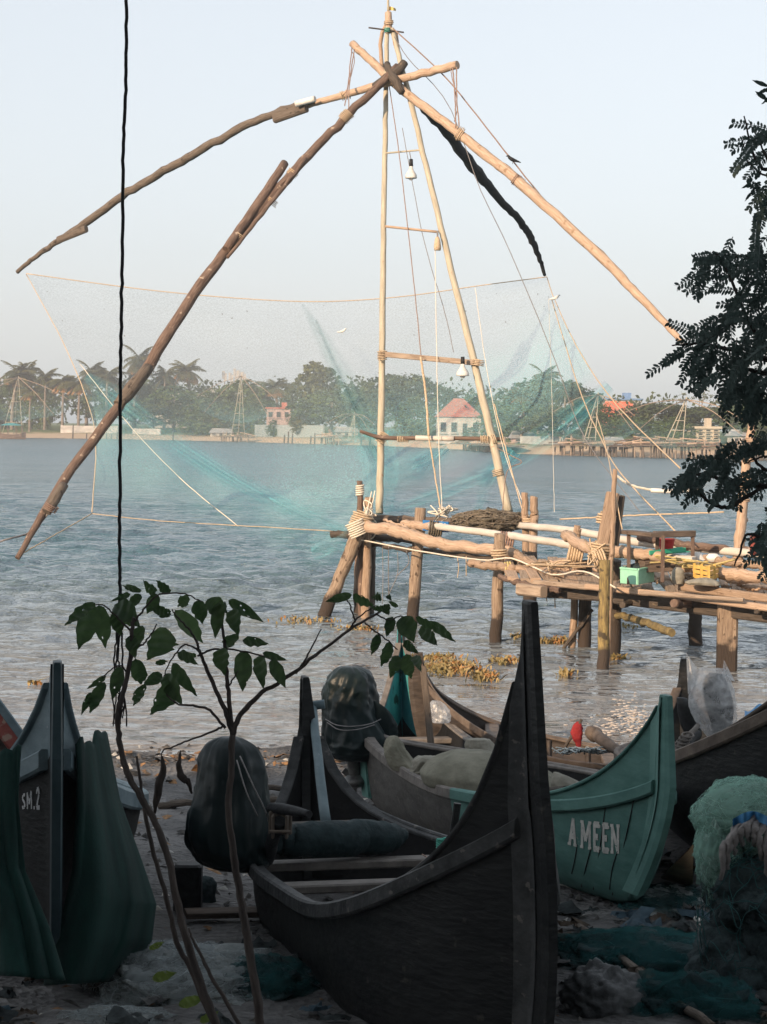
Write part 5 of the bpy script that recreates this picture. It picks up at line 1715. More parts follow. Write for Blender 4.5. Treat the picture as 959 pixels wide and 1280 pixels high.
pile((733, 700), (731, 776), 28.6, .09, 'pile_dark')
pile((768, 700), (766, 772), 27.8, .11, 'pile_dark')
pile((870, 750), (869, 803), 29.4, .10, 'pile_dark')
pile((741, 762), (708, 806), 28.5, .025, 'log_dark')
pile((722, 657), (721, 680), 28.6, .05, 'log')
part('pile', M['pile_wood'], jet, lambda g: g.bar(P(910, 752, 26.0), P(908, 845, 26.0) - Vector((0, 0, 1)), .25, .16, bev=.03, up=(0, 1, 0)))
pile((769, 586), (763, 735), 26.7, .036, 'log', .03)
part('slanting_post', M['log'], jet, lambda g: g.bar(P(766, 617, 27.4), P(750, 700, 27.2), .17, .15, bev=.03, up=(0, 1, 0)))
part('slanting_post', M['log_dark'], jet, lambda g: g.bar(P(777, 620, 27.5), P(768, 690, 27.4), .09, .12, bev=.02, up=(0, 1, 0)))
def log(pts, r_, mat, n=12, wob=.01, rj=.035, name='log_beam'):
    kf = .55 if name == 'pipe' else (.9 if name == 'stick' else .68)
    rl = [q * kf for q in r_]
    part(name, M[mat], jet, lambda g: g.tube(PP(pts), rl, n, max(14, len(pts) * 9), wob=wob, rj=rj * 1.4))
log([(452, 656, 32.6), (500, 666, 31.9), (560, 681, 31.0), (640, 690, 29.9)], [.13, .14, .13, .12], 'log_pale', rj=.06)
log([(460, 648, 33.5), (560, 652, 33.4), (660, 658, 32.4)], [.10, .10, .09], 'plank_dark')
log([(414, 668, 33.4), (460, 670, 33.2), (530, 676, 32.6)], [.09, .085, .08], 'log_dark')
log([(465, 680, 33), (540, 690, 32.2), (640, 700, 30.6)], [.06, .07, .06], 'log_dark')
log([(480, 650, 32.4), (530, 668, 31.6)], [.03, .035], 'log_pale')
log([(537, 657, 31.8), (640, 670, 30), (720, 682, 28.4), (790, 693, 27.2), (870, 700, 26.8)], [.095, .10, .10, .10, .09], 'pipe', wob=.003, rj=.01, name='pipe')
log([(505, 655, 32.4), (545, 659, 31.7)], [.10, .10], 'log_pale')
log([(640, 655, 31.6), (720, 664, 29.8), (800, 678, 28.4), (880, 686, 27.6), (975, 696, 27)], [.09, .10, .10, .10, .10], 'pipe', wob=.003, rj=.01, name='pipe')
log([(706, 668, 28.4), (735, 684, 27.6), (775, 690, 27), (830, 697, 26.6)], [.10, .115, .115, .10], 'log_pale', rj=.03)
log([(800, 672, 28.3), (870, 683, 27.6), (960, 692, 27.2)], [.08, .08, .08], 'log_red')
log([(848, 706, 26.7), (900, 716, 26.4), (975, 724, 26)], [.11, .12, .11], 'log_pale')
log([(880, 698, 27), (930, 705, 26.6), (975, 710, 26.4)], [.07, .08, .07], 'log')
log([(588, 704, 29.2), (625, 708, 29.0), (662, 714, 28.8)], [.085, .09, .085], 'log')
log([(560, 692, 31.2), (640, 703, 30), (700, 712, 29)], [.05, .05, .05], 'log_dark')
log([(640, 690, 29.8), (662, 704, 29.0), (700, 722, 28.0)], [.10, .10, .09], 'log')
log([(625, 720, 28.6), (660, 732, 28), (700, 738, 27.6)], [.06, .065, .06], 'log_red')
# decking
rw2 = np.random.default_rng(12)
for k in range(34):
    t = k / 33
    x0 = 640 + 350 * t
    yf = np.interp(x0, [640, 700, 760, 860, 990], [722, 728, 737, 746, 764])
    yb = np.interp(x0, [640, 700, 760, 860, 990], [694, 698, 706, 714, 726])
    df, db = np.interp(x0, [640, 990], [28.3, 25.2]), np.interp(x0, [640, 990], [30.2, 27.6])
    sk = rw2.normal(0, 5)
    part('deck_plank', M['plank'] if rw2.random() < .8 else M['log_pale'], jet, lambda g: g.bar(P(x0 + sk, yf + rw2.normal(0, 1.4), df), P(x0 - 16 + rw2.normal(0, 5), yb + rw2.normal(0, 1.5), db), .10 + rw2.random() * .06, .03 + .03 * rw2.random(), bev=.006))
for pts, w, h, mt_ in (([(650, 726, 28.3), (735, 734, 27.2)], .09, .07, 'plank'), ([(733, 733, 27.1), (850, 745, 26.2)], .09, .075, 'log_pale'), ([(845, 744, 26.2), (990, 764, 25.1)], .10, .08, 'log_pale'),
                       ([(800, 741, 26.3), (930, 750, 25.4)], .05, .05, 'plank'), ([(850, 733, 26.4), (990, 752, 25.3)], .09, .10, 'log')):
    part('edge_beam', M[mt_], jet, lambda g: g.bar(P(*pts[0]), P(*pts[1]), w, h, bev=.015))
part('cross_beam', M['log_dark'], jet, lambda g: g.bar(P(650, 738, 28.4), P(800, 748, 27.0), .12, .14, bev=.02))
part('cross_beam', M['log_dark'], jet, lambda g: g.bar(P(770, 747, 27.2), P(990, 774, 25.4), .12, .16, bev=.02))
part('cross_beam', M['plank'], jet, lambda g: g.bar(P(649, 736, 28.0), P(680, 740, 27.6), .12, .15, bev=.02))
log([(764, 766, 28.0), (800, 776, 26.8), (840, 791, 25.4)], [.065, .07, .075], 'log_green')
log([(778, 756, 26.8), (815, 750, 27.4), (840, 746, 28)], [.06, .06, .06], 'log_dark')
log([(842, 754, 26.0), (880, 757, 26.6), (905, 758, 27)], [.08, .07, .07], 'log_red')
log([(945, 762, 25.4), (985, 768, 25.6)], [.07, .07], 'log_dark')
for k in range(30):      # loose sticks on the deck
    x0 = rw2.uniform(660, 930); t = (x0 - 640) / 350
    y0 = np.interp(x0, [640, 990], [706, 738]) + rw2.normal(0, 4); d0 = np.interp(x0, [640, 990], [29.2, 26.2])
    L0 = rw2.uniform(20, 60)
    log([(x0, y0, d0), (x0 + L0 / 2, y0 + 3, d0 - .2), (x0 + L0, y0 + L0 * .11, d0 - .4)], [.022, .028, .018], 'log_pale' if k % 3 else 'log', 7, .008, .05, 'stick')
for (px, py, d, r_, ax, mt_) in ((452, 650, 32.6, .16, (.3, 0, 1), 'rope'), (446, 660, 32.5, .14, (-.4, 0, 1), 'rope_pale'), (450, 612, 33, .06, (0, 0, 1), 'rope_pale'), (624, 690, 29.4, .11, (0, 0, 1), 'rope'), (750, 688, 27.1, .13, (.2, 0, 1), 'rope'), (752, 700, 27, .15, (1, 0, .3), 'rope'),
                                 (758, 648, 27.4, .12, (.2, 0, 1), 'rope'), (634, 676, 30.1, .12, (1, 0, -.2), 'rope_brown'), (662, 652, 31.4, .10, (0, 0, 1), 'rope'), (545, 662, 31.7, .115, (1, 0, -.2), 'net_heap'), (720, 690, 28.3, .13, (1, 0, -.2), 'rope'), (636, 712, 29.0, .10, (1, 0, 0), 'rope_yellow')):
    part('rope_lashing', M[mt_], jet, lambda g: lash(g, px, py, d, r_, ax, 6, .016))
def tangle(g, px, py, d, w, h, n, r_):
    for _ in range(n):
        pts = [P(px + RNG.normal(0, w), py + RNG.normal(0, h), d + RNG.normal(0, .12)) for i in range(5)]
        g.tube(pts, r_, 4, 24, cap=False)
for (px, py, d, w, h, n, mt_, lab) in ((744, 696, 27, 6, 12, 6, 'rope', 'tangle of tan rope hung on the slanting jetty post'), (700, 706, 28, 24, 3, 5, 'rope', 'loose tan rope strewn over the left end of the deck planks'),
                                  (552, 640, 32.6, 8, 5, 8, 'rope_pale', 'small tangle of pale rope on the white pipe under the mast'), (870, 705, 26.5, 22, 5, 6, 'rope_yellow', 'yellow rope tangled round the yellow crate'),
                                  (462, 640, 32.8, 5, 10, 7, 'rope_pale', 'pale rope ends hanging on the jetty end posts')):
    g = MB(); tangle(g, px, py, d, w, h, n, .012)
    single(g, 'rope_tangle', M[mt_], lab, 'rope')
for (px, y0, y1, d) in ((478, 682, 755, 32.5), (486, 682, 742, 32.5), (497, 690, 745, 32.3), (508, 688, 720, 32.2), (572, 697, 722, 30.8), (583, 695, 720, 30.6), (694, 735, 760, 28), (684, 735, 752, 28)):
    part('hanging_string', M['wire'] if px < 520 else M['rope'], jet, lambda g: g.tube(PP([(px, y0, d), (px + RNG.normal(0, 2), (y0 + y1) / 2, d), (px - (12 if px in (497, 508) else 0), y1, d)]), .007, 4, 8))

# things on the jetty
c = P(612, 652, 31.6)
r = net_heap((c.x, c.y, c.z), .58, .4, .17, M['net_heap'], surf('brown_net_strands', (.12, .10, .08), (.26, .22, .17), 12, .9, .2), 260, 'net_heap', 'dark brown dry net heaped on the jetty at the foot of the right mast leg', 77, None, .006)
r = empty('name_board', P(545, 664, 31.95), 'small blue board with worn white letters behind the white pipe', 'sign')
g = MB(); g.bar(P(529, 656.5, 31.9), P(561, 659, 31.6), .025, .16); g.build('board', M['blue_plastic'], r)
qs, W_ = letters('VEL', th=.2, serif=False)
g = MB()
for i, q in enumerate(qs):
    g.poly([P(541 + x / W_ * 19, 661.5 + x / W_ * 1.6 - y * 8.5, 31.68 - .15 * x / W_ - .001 * i) for (x, y) in q])
g.build('lettering', M['letter'], r)
# open mint crate
r = empty('open_crate', P(795, 730, 26.7), 'mint green open crate standing on the deck under the low bench', 'crate')
g = MB()
e0, e1, e2 = P(776, 729, 26.7), P(797, 731, 26.5), P(817, 727, 26.9)
up_ = Vector((0, 0, .195)); th_ = .02
def wall(a, b):
    g.quad(a, b, b + up_, a + up_)
e3 = e0 + (e2 - e1)
for a, b in ((e0, e1), (e1, e2), (e2, e3), (e3, e0)):
    m_ = (a + b) / 2; g.bar(a + up_ / 2, b + up_ / 2, .018, .195, bev=.004); 
    g.bar(a + up_, b + up_, .04, .025, bev=.006)
g.poly([e0, e1, e2, e3])
g.build('body', M['mint'], r)
g = MB(); g.blob((e0 + e2) / 2 + Vector((0, 0, .15)), .15, .12, .09, 10, .2, seed=5); g.build('contents', M['bush_dark'], r)
r = empty('low_bench', P(825, 725, 27), 'dark wooden bench with thin legs standing on the deck over the mint crate', 'bench')
g = MB(); g.bar(P(783, 665, 26.9), P(822, 669, 26.3), .2, .05, bev=.008); g.bar(P(818, 668, 26.6), P(868, 667, 26.9), .07, .08, bev=.008); g.build('top', M['plank_dark'], r)
for (a, b) in (((786, 668, 26.8), (786, 730, 26.6)), ((822, 672, 26.7), (821, 700, 26.8)), ((829, 670, 26.1), (828, 728, 26.0)), ((866, 669, 26.9), (866, 706, 26.8))):
    g = MB(); g.bar(P(*a), P(*b), .045, .045, bev=.006, up=(0, 1, 0)); g.build('leg', M['log_red'], r)
g = MB(); g.bar(P(800, 703, 26.8), P(856, 699, 27.0), .3, .05, bev=.006); g.bar(P(800, 710, 26.7), P(850, 708, 26.8), .05, .12, bev=.006); g.build('shelf', M['plank_dark'], r)
g = MB()
px, py, d = 833, 688, 26.9
g.rings([[P(px, y_, d) + Vector((math.cos(a) * w, math.sin(a) * w, 0)) for a in np.linspace(0, 6.283, 19)[:-1]] for y_, w in ((688, .08), (686, .088), (676, .105), (674.5, .116), (673.5, .112), (676, .098), (684, .08))])
single(g, 'bucket', M['red'], 'small red plastic bucket standing on the green tray', 'bucket')
g = MB()
g.bar(P(812, 693, 26.9), P(857, 689, 27.2), .2, .012); g.bar(P(812, 691, 26.6), P(857, 687, 26.9), .02, .055, bev=.005); g.bar(P(819, 689, 27.1), P(853, 686, 27.3), .02, .05)
single(g, 'tray', M['green_plastic'], 'flat green plastic tray on the bench shelf, under the red bucket', 'tray')
r = empty('slatted_crate', P(885, 722, 26.4), 'yellow slatted plastic crate on the jetty, right of the bench', 'crate')
g = MB()
for k in range(3):
    g.bar(P(868, 720 - k * 6, 26.3), P(886, 723 - k * 6, 26.0), .015, .045); g.bar(P(886, 723 - k * 6, 26.0), P(900, 719 - k * 6, 26.4), .015, .045); g.bar(P(882, 716 - k * 6, 26.7), P(868, 720 - k * 6, 26.3), .015, .045)
for (x_, y_, d_) in ((868, 720, 26.3), (886, 723, 26.0), (900, 719, 26.4), (877, 721.5, 26.14), (893, 721, 26.2)):
    g.bar(P(x_, y_ + 1, d_), P(x_, y_ - 16, d_), .03, .03, up=(0, 1, 0))
g.build('slats', M['yellow_plastic'], r)
g = MB()
g.rings(silhouette_body([(722, 876, 886), (725, 862, 894), (728, 856, 900), (731, 860, 902)], 26.0, .7, 40, .10, 91))
single(g, 'white_sheet', M['canvas_pale'], 'crumpled pale sheet on the deck under the yellow crate', 'sheet')
g = MB(); g.rings(silhouette_body([(709, 844, 850), (713, 840, 855), (722, 838, 856), (730, 842, 854)], 26.3, .8, 14, .05, 92))
single(g, 'sack', M['canvas_pale'], 'pale sack standing between the mint crate and the yellow crate', 'sack')
g = MB(); g.rings(silhouette_body([(690, 862, 874), (695, 858, 880), (700, 862, 884)], 27, .7, 14, .07, 93))
g.rings(silhouette_body([(692, 886, 896), (697, 882, 902), (702, 886, 898)], 26.9, .7, 14, .07, 94))
single(g, 'plastic_bag', M['white'], 'white plastic bags lying on the pale logs right of the bench', 'bag')
g = MB()
g.box(P(802, 692, 27), .13, .1, .07, bev=.01)
single(g, 'tub', surf('pale_blue_tub', (.30, .52, .60), (.40, .62, .68), 10, .5, .05), 'tiny pale blue tub at the left end of the bench shelf', 'tub')
g = MB(); g.rings([[P(944, y_, 26.6) + Vector((math.cos(a) * w, math.sin(a) * w, 0)) for a in np.linspace(0, 6.283, 13)[:-1]] for y_, w in ((694, .07), (672, .07), (668, .05), (666, .03))])
single(g, 'jerrycan', M['red_paint'], 'reddish can standing on the jetty at the right edge', 'can')
g = MB(); g.tube(PP([(921, 720, 27.4), (926, 660, 27.4), (932, 590, 27.5), (940, 530, 27.6)]), [.075, .07, .065, .055], 10, 26, wob=.006, rj=.03)
for k in range(7):
    y_ = 700 - k * 25
    lash(g, 922.5 + k * 2.6, y_, 27.45, .076, (0, 0, 1), 1, .01)
single(g, 'bamboo_post', M['log_pale'], 'tall pale bamboo post standing behind the lowest leafy branch', 'post')

# floating water hyacinth and foam
hy = surf('water_hyacinth_leaf', (.17, .14, .05), (.42, .31, .15), 3, .7, .1, spot=(.34, .17, .06), spot_scale=4, spot_at=.55)
def hyacinth(px, py, w, h, n, label, tall=.10):
    d0 = (EYE - .05) * FOC / (py - 535 - (px - 480) * .0125)
    g = MB()
    for _ in range(n):
        q = P(px + RNG.normal(0, w * .33), py + RNG.normal(0, h * .3), 1) - EYEP
        q = EYEP + q * ((EYE - .03) / -q.z)
        hh = abs(RNG.normal(tall, tall * .45)) * .75
        a = RNG.uniform(0, 6.283); le = RNG.normal(0, 1.8)
        t = q + Vector((math.cos(a) * hh * le, math.sin(a) * hh * le, hh))
        s = Vector((math.cos(a + 1.5), math.sin(a + 1.5), 0)) * RNG.uniform(.009, .022)
        m_ = q.lerp(t, .55)
        q = q - Vector((0, 0, .03))
        g.quad(q - s * .3, q + s * .3, m_ + s, m_ - s); g.quad(m_ - s, m_ + s, t + s * .15, t - s * .15)
    single(g, 'floating_plant', hy, label, 'plant', 'clumps of floating plants')
for a in ((562, 835, 50, 12, 900, 'largest clump of yellowish floating plants, left of the tall black prow', .05), (605, 845, 24, 8, 260, 'small clump of floating plants close to the tall black prow', .045), (632, 826, 26, 6, 170, 'pale floating plants just left of the black prow, below the slender pile', .04),
          (692, 801, 34, 4.5, 190, 'band of orange floating plants right of the black prow', .05), (648, 796, 14, 4, 90, 'small yellowish floating clump at the foot of the slender pile', .05), (545, 822, 40, 4, 140, 'thin raft of floating leaves above the largest clump', .05), (770, 823, 26, 3, 60, 'few floating leaves beside the green stained pile', .06),
          (706, 843, 16, 3, 50, 'small floating leaves left of the green stained pile', .06), (445, 786, 40, 5, 120, 'reddish floating leaves below the leaning pile at the jetty end', .04), (45, 853, 14, 2, 24, 'tiny floating scrap beside the SM.2 prow', .03), (385, 775, 60, 7, 110, 'thin reddish floating leaves left of the leaning pile', .03), (790, 783, 18, 2, 24, 'floating leaves under the slanting log', .04)):
    hyacinth(*a)
g = MB()
for k in range(380):
    x, y = RNG.normal(790, 26), RNG.normal(912, 6.0)
    q = P(x, y, 1) - EYEP; q = EYEP + q * ((EYE - .04) / -q.z)
    s = abs(RNG.normal(.005, .004)) + .003
    h = max(0, RNG.normal(.05, .05)) * math.exp(-((x - 785) / 30) ** 2) * 2.2
    g.blob(q + Vector((0, 0, h)), s * 2.2, s * 1.2, s * .6, 4, .1, seed=k)
o = g.build('foam', surf('sea_foam', (.40, .36, .33), (.55, .51, .48), 30, .5, 0)); o['kind'] = 'stuff'
# ================================================================== the far bank
def leaf_mat(name, c1, c2, tr=.25, scale=.35):
    return surf(name, c1, c2, scale, .75, 0, detail=3, lo=.38, hi=.62, spec=.15, transl=tr)
F_ = [leaf_mat('foliage_olive', (.065, .078, .026), (.155, .165, .060)), leaf_mat('foliage_green', (.045, .080, .026), (.125, .170, .052)),
      leaf_mat('foliage_dark', (.036, .055, .024), (.095, .118, .046)), leaf_mat('foliage_yellowish', (.085, .085, .030), (.17, .16, .062))]
PALMF = leaf_mat('palm_frond', (.050, .060, .024), (.14, .13, .05), .25)
PALMD = leaf_mat('dry_palm_frond', (.26, .13, .05), (.42, .23, .09), .25)
BARK = surf('far_tree_bark', (.13, .105, .085), (.26, .215, .175), 2, .9, .2)

def make_tree(seed, lobes, fm, n=1500, leaf=.60, trunk=.28):
    n = int(n * 1.5)
    """10 m high broadleaf tree: lobes = (x, y, z, rx, ry, rz)"""
    rs = np.random.default_rng(seed)
    r = empty('broadleaf_tree', (0, 0, -200))
    r['category'] = 'tree'
    g = MB()
    o0 = Vector((0, 0, -200))
    zl = min(l[2] for l in lobes)
    fork = Vector((.1, 0, zl * .55)) + o0
    g.tube([o0 + Vector((0, 0, -.4)), o0 + Vector((.06, .03, zl * .3)), fork], [trunk * 1.25, trunk, trunk * .8], 8, 8, wob=.03)
    for l in lobes:
        e = o0 + Vector((l[0], l[1], l[2] + l[5] * .2))
        mid = fork.lerp(e, .5) + Vector((rs.normal(0, .15), rs.normal(0, .15), -.25))
        g.tube([fork, mid, e], [trunk * .5, trunk * .3, trunk * .08], 6, 8, wob=.03)
    t = g.build('trunk', BARK, r)
    g = MB()
    vol = np.array([l[3] * l[4] + l[3] * l[5] for l in lobes]); vol = vol / vol.sum()
    for l, w in zip(lobes, vol):
        m_ = int(n * w)
        # leaf clumps gather in small tufts over the lobe, leaving gaps
        nt_ = max(5, m_ // 26)
        for k in range(nt_):
            d = rs.normal(0, 1, 3); d /= np.linalg.norm(d)
            rad = rs.uniform(.62, 1.04)
            c = np.array(l[:3]) + d * rad * np.array(l[3:6])
            ts_ = rs.uniform(.25, .55) * (l[3] + l[5]) / 3.2
            for _ in range(m_ // nt_):
                q = c + rs.normal(0, ts_ * .6, 3) * np.array([1, 1, .55])
                s = leaf * rs.uniform(.55, 1.25)
                nn = d * .7 + rs.normal(0, .55, 3) + np.array([0, 0, .5]); nn /= np.linalg.norm(nn)
                a = np.cross(nn, rs.normal(0, 1, 3)); a /= np.linalg.norm(a) + 1e-9; b = np.cross(nn, a)
                q = Vector(q) + o0
                a = Vector(a) * s * .5; b = Vector(b) * s * .32
                k0 = len(g.v)
                g.v += [tuple(q - a), tuple(q - b + a * .1), tuple(q + a), tuple(q + b + a * .1)]
                g.face((k0, k0 + 1, k0 + 2, k0 + 3))
    c = g.build('crown', fm, r)
    w = max(max(l[0] + l[3] for l in lobes), -min(l[0] - l[3] for l in lobes)) * 2
    return dict(root=r, kids=[(t, ()), (c, ())], w=w, used=False)

def make_palm(seed, lean=.5, dry=.15, n=30, fl=2.5, dense=1.0):
    rs = np.random.default_rng(seed)
    r = empty('palm_tree', (0, 0, -200)); r['category'] = 'palm'
    o0 = Vector((0, 0, -200))
    top = Vector((lean, rs.normal(0, .2), 8.1))
    g = MB()
    g.tube([o0 + Vector((0, 0, -.4)), o0 + Vector((lean * .1, 0, 2.6)), o0 + Vector((lean * .5, 0, 5.6)), o0 + top], [.24, .18, .15, .13], 8, 16, wob=.02)
    t = g.build('trunk', BARK, r)
    g = MB()
    for k in range(n):
        az = k * 2.399 + rs.normal(0, .2)
        el = rs.uniform(-.75, 1.25)
        d = Vector((math.cos(az) * math.cos(el), math.sin(az) * math.cos(el), math.sin(el)))
        L = fl * rs.uniform(.8, 1.1)
        pts = []
        p, v = o0 + top, d
        for i in range(9):
            pts.append(p.copy()); p = p + v * (L / 8); v = (v + Vector((0, 0, -.17))).normalized()
        mi = 1 if (el < -.25 and rs.random() < dry * 3.5) else 0
        for i in range(1, 9):
            a, b = pts[i - 1], pts[i]
            tdir = (b - a).normalized()
            s = tdir.cross(Vector((0, 0, 1)))
            if s.length < .05: s = Vector((1, 0, 0))
            s.normalize()
            wl = .62 * math.sin(math.pi * min(1, (i + .6) / 9.3)) ** .7
            for sg in (-1, 1):
                for j in range(3):
                    q = a.lerp(b, j / 3)
                    e = q + (s * sg * wl + tdir * wl * .55 + Vector((0, 0, -wl * rs.uniform(.35, .9))))
                    ww = tdir * .075
                    k0 = len(g.v)
                    g.v += [tuple(q - ww), tuple(q + ww), tuple(e + ww * .3), tuple(e - ww * .2)]
                    g.face((k0, k0 + 1, k0 + 2, k0 + 3), None, mi)
        g.tube(pts, [.05, .03, .01], 4, 8, mi=mi, cap=False)
    for k in range(6):
        g.blob(o0 + top + Vector((.25 * math.cos(k), .25 * math.sin(k), -.25)), .14, .14, .17, 5, 0, mi=1)
    c = g.build('crown', [PALMF, PALMD], r)
    return dict(root=r, kids=[(t, ()), (c, ())], w=fl * 1.75, used=False)

PROTO = {
    'dome': make_tree(1, [(0, 0, 6.6, 3.4, 3.0, 2.6), (-2.6, .5, 5.2, 2.3, 2.2, 1.8), (2.7, -.3, 5.5, 2.4, 2.2, 2.0), (.4, .6, 8.2, 2.0, 2.0, 1.5), (-1.2, -1.4, 4.2, 2.2, 1.8, 1.5), (1.6, -1.4, 3.8, 2.2, 1.8, 1.5)], F_[1], 2600),
    'spread': make_tree(2, [(0, 0, 8.0, 4.0, 3.2, 1.7), (-4.4, 0, 6.9, 3.0, 2.6, 1.5), (4.5, .3, 6.8, 3.0, 2.6, 1.6), (-1.8, 1, 8.6, 2.6, 2.2, 1.1), (2.2, -1, 8.3, 2.8, 2.2, 1.2), (-5.8, -.5, 5.2, 1.9, 1.8, 1.2), (5.9, -.4, 5.0, 2.0, 1.9, 1.3), (0, -1.8, 5.8, 3.4, 1.8, 1.5), (-2.8, -1.8, 4.4, 2.8, 1.6, 1.5), (2.8, -1.8, 4.2, 2.8, 1.6, 1.5)], F_[2], 4200),
    'tall': make_tree(3, [(0, 0, 8.0, 2.0, 2.0, 1.7), (-1.5, 0, 7.0, 1.7, 1.6, 1.3), (1.6, .2, 7.3, 1.7, 1.6, 1.4), (-.4, .4, 9.0, 1.4, 1.4, .9), (2.4, -.3, 6.0, 1.1, 1.1, .8), (-.6, -1, 5.4, 1.6, 1.3, 1.1), (.9, -.8, 4.4, 1.5, 1.3, 1.1)], F_[0], 2300),
    'bushy': make_tree(4, [(0, 0, 5.5, 3.6, 3.0, 4.0), (-2.9, .2, 3.6, 2.5, 2.4, 3.0), (2.9, 0, 3.8, 2.6, 2.4, 3.1), (-.8, -1.8, 3.0, 2.6, 1.8, 2.6), (1.4, -1.8, 2.6, 2.4, 1.8, 2.2), (.6, .2, 8.2, 2.0, 1.8, 1.6)], F_[1], 2800),
    'drooping': make_tree(5, [(0, 0, 7.6, 2.6, 2.4, 2.0), (-2.2, 0, 5.4, 1.9, 1.8, 2.2), (2.2, 0, 5.6, 2.0, 1.8, 2.2), (-.6, -1.4, 4.2, 1.9, 1.4, 2.0), (1, -1.2, 3.2, 1.8, 1.4, 1.8), (-2.4, -.6, 2.6, 1.5, 1.4, 1.6)], F_[3], 2300),
    'bare': make_tree(6, [(0, 0, 8.4, 3.0, 2.4, .9), (-3.4, 0, 7.6, 2.2, 2.0, .8), (3.2, 0, 7.4, 2.4, 2.0, .8), (1.2, .2, 9.3, 1.6, 1.4, .5)], F_[0], 420, .30),
    'palm': make_palm(11, .6, .12), 'palm_left': make_palm(12, -.7, .2), 'palm_dry': make_palm(13, .2, .9, 26, 2.7), 'palm_straight': make_palm(14, .1, .1, 24, 2.8),
}
def place(kind, px, top, wpx, t, label, group='trees on the far bank', rot=None):
    pr = PROTO[kind]
    y = shore_y((px - 479.5) / FOC * 330) + t
    for _ in range(3):
        x = (px - 479.5) / FOC * y
        y = shore_y(x) + t
    b = bank_z(x, y)
    h = P(px, top, y).z - b
    is_palm = kind.startswith('palm')
    sz = h / (10.4 if is_palm else 9.9)
    sx = wpx * y / FOC / pr['w']
    if is_palm: sx = (sx * 1.25 + sz * .25) / 1.3
    rot = rot if rot is not None else RNG.uniform(-.5, .5)
    if not pr['used']:
        pr['used'] = True
        o = pr['root']
        o.location = (x, y, b); o.rotation_euler = (0, 0, rot); o.scale = (sx, sx, sz)
    else:
        o = copy_thing(pr['root'], (x, y, b), rot, (sx, sx, sz), pr['kids'])
    o['category'] = 'palm' if is_palm else 'tree'
    o['label'] = label
    o['group'] = 'palms on the far bank' if is_palm else group
    return o

for a in (
    ('palm', 14, 446, 46, 22, 'far palm at the left edge above the moored green boat'), ('palm_left', 38, 445, 34, 26, 'dark leaning far palm next to the leftmost palm'),
    ('palm_straight', 55, 453, 36, 20, 'third far palm from the left edge, with brownish crown'), ('palm_dry', 77, 458, 34, 12, 'left one of two orange far palms beside the net edge rope'),
    ('palm_dry', 97, 462, 38, 12, 'right one of two orange far palms beside the net edge rope'), ('palm', 107, 445, 40, 30, 'far palm seen just inside the left edge of the net'),
    ('palm_straight', 132, 450, 48, 26, 'bushy crowned far palm between the net edge rope and the hanging black cable'), ('palm', 166, 425, 42, 32, 'tallest far palm, just right of the hanging black cable'),
    ('palm_straight', 204, 450, 40, 40, 'far palm just right of the thick joint on the leaning pole'), ('palm_left', 239, 443, 44, 60, 'lone slender far palm against the sky, left of the antenna masts'),
    ('palm_left', 348, 468, 46, 46, 'far palm above the pink house'), ('palm', 322, 482, 30, 40, 'small far palm left of the pink house'), ('palm_straight', 562, 482, 40, 46, 'far palm behind the red tiled roof'),
    ('palm', 672, 450, 40, 60, 'far palm rising alone above the round tree right of the mast'), ('palm_left', 655, 478, 30, 24, 'far palm in front of the round tree right of the mast, its left one'),
    ('palm_straight', 704, 470, 34, 22, 'far palm in front of the round tree, on its right slope'), ('palm', 632, 480, 26, 30, 'small far palm close to the right mast leg, on its right'),
    ('palm_left', 741, 488, 30, 16, 'low far palm behind the white bird post at the far right net'), ('palm', 604, 492, 30, 50, 'low far palm behind the right mast leg'),
    ('palm_dry', 36, 474, 30, 12, 'low brownish far palm below the crowns at the left edge'),
    ): place(*a)
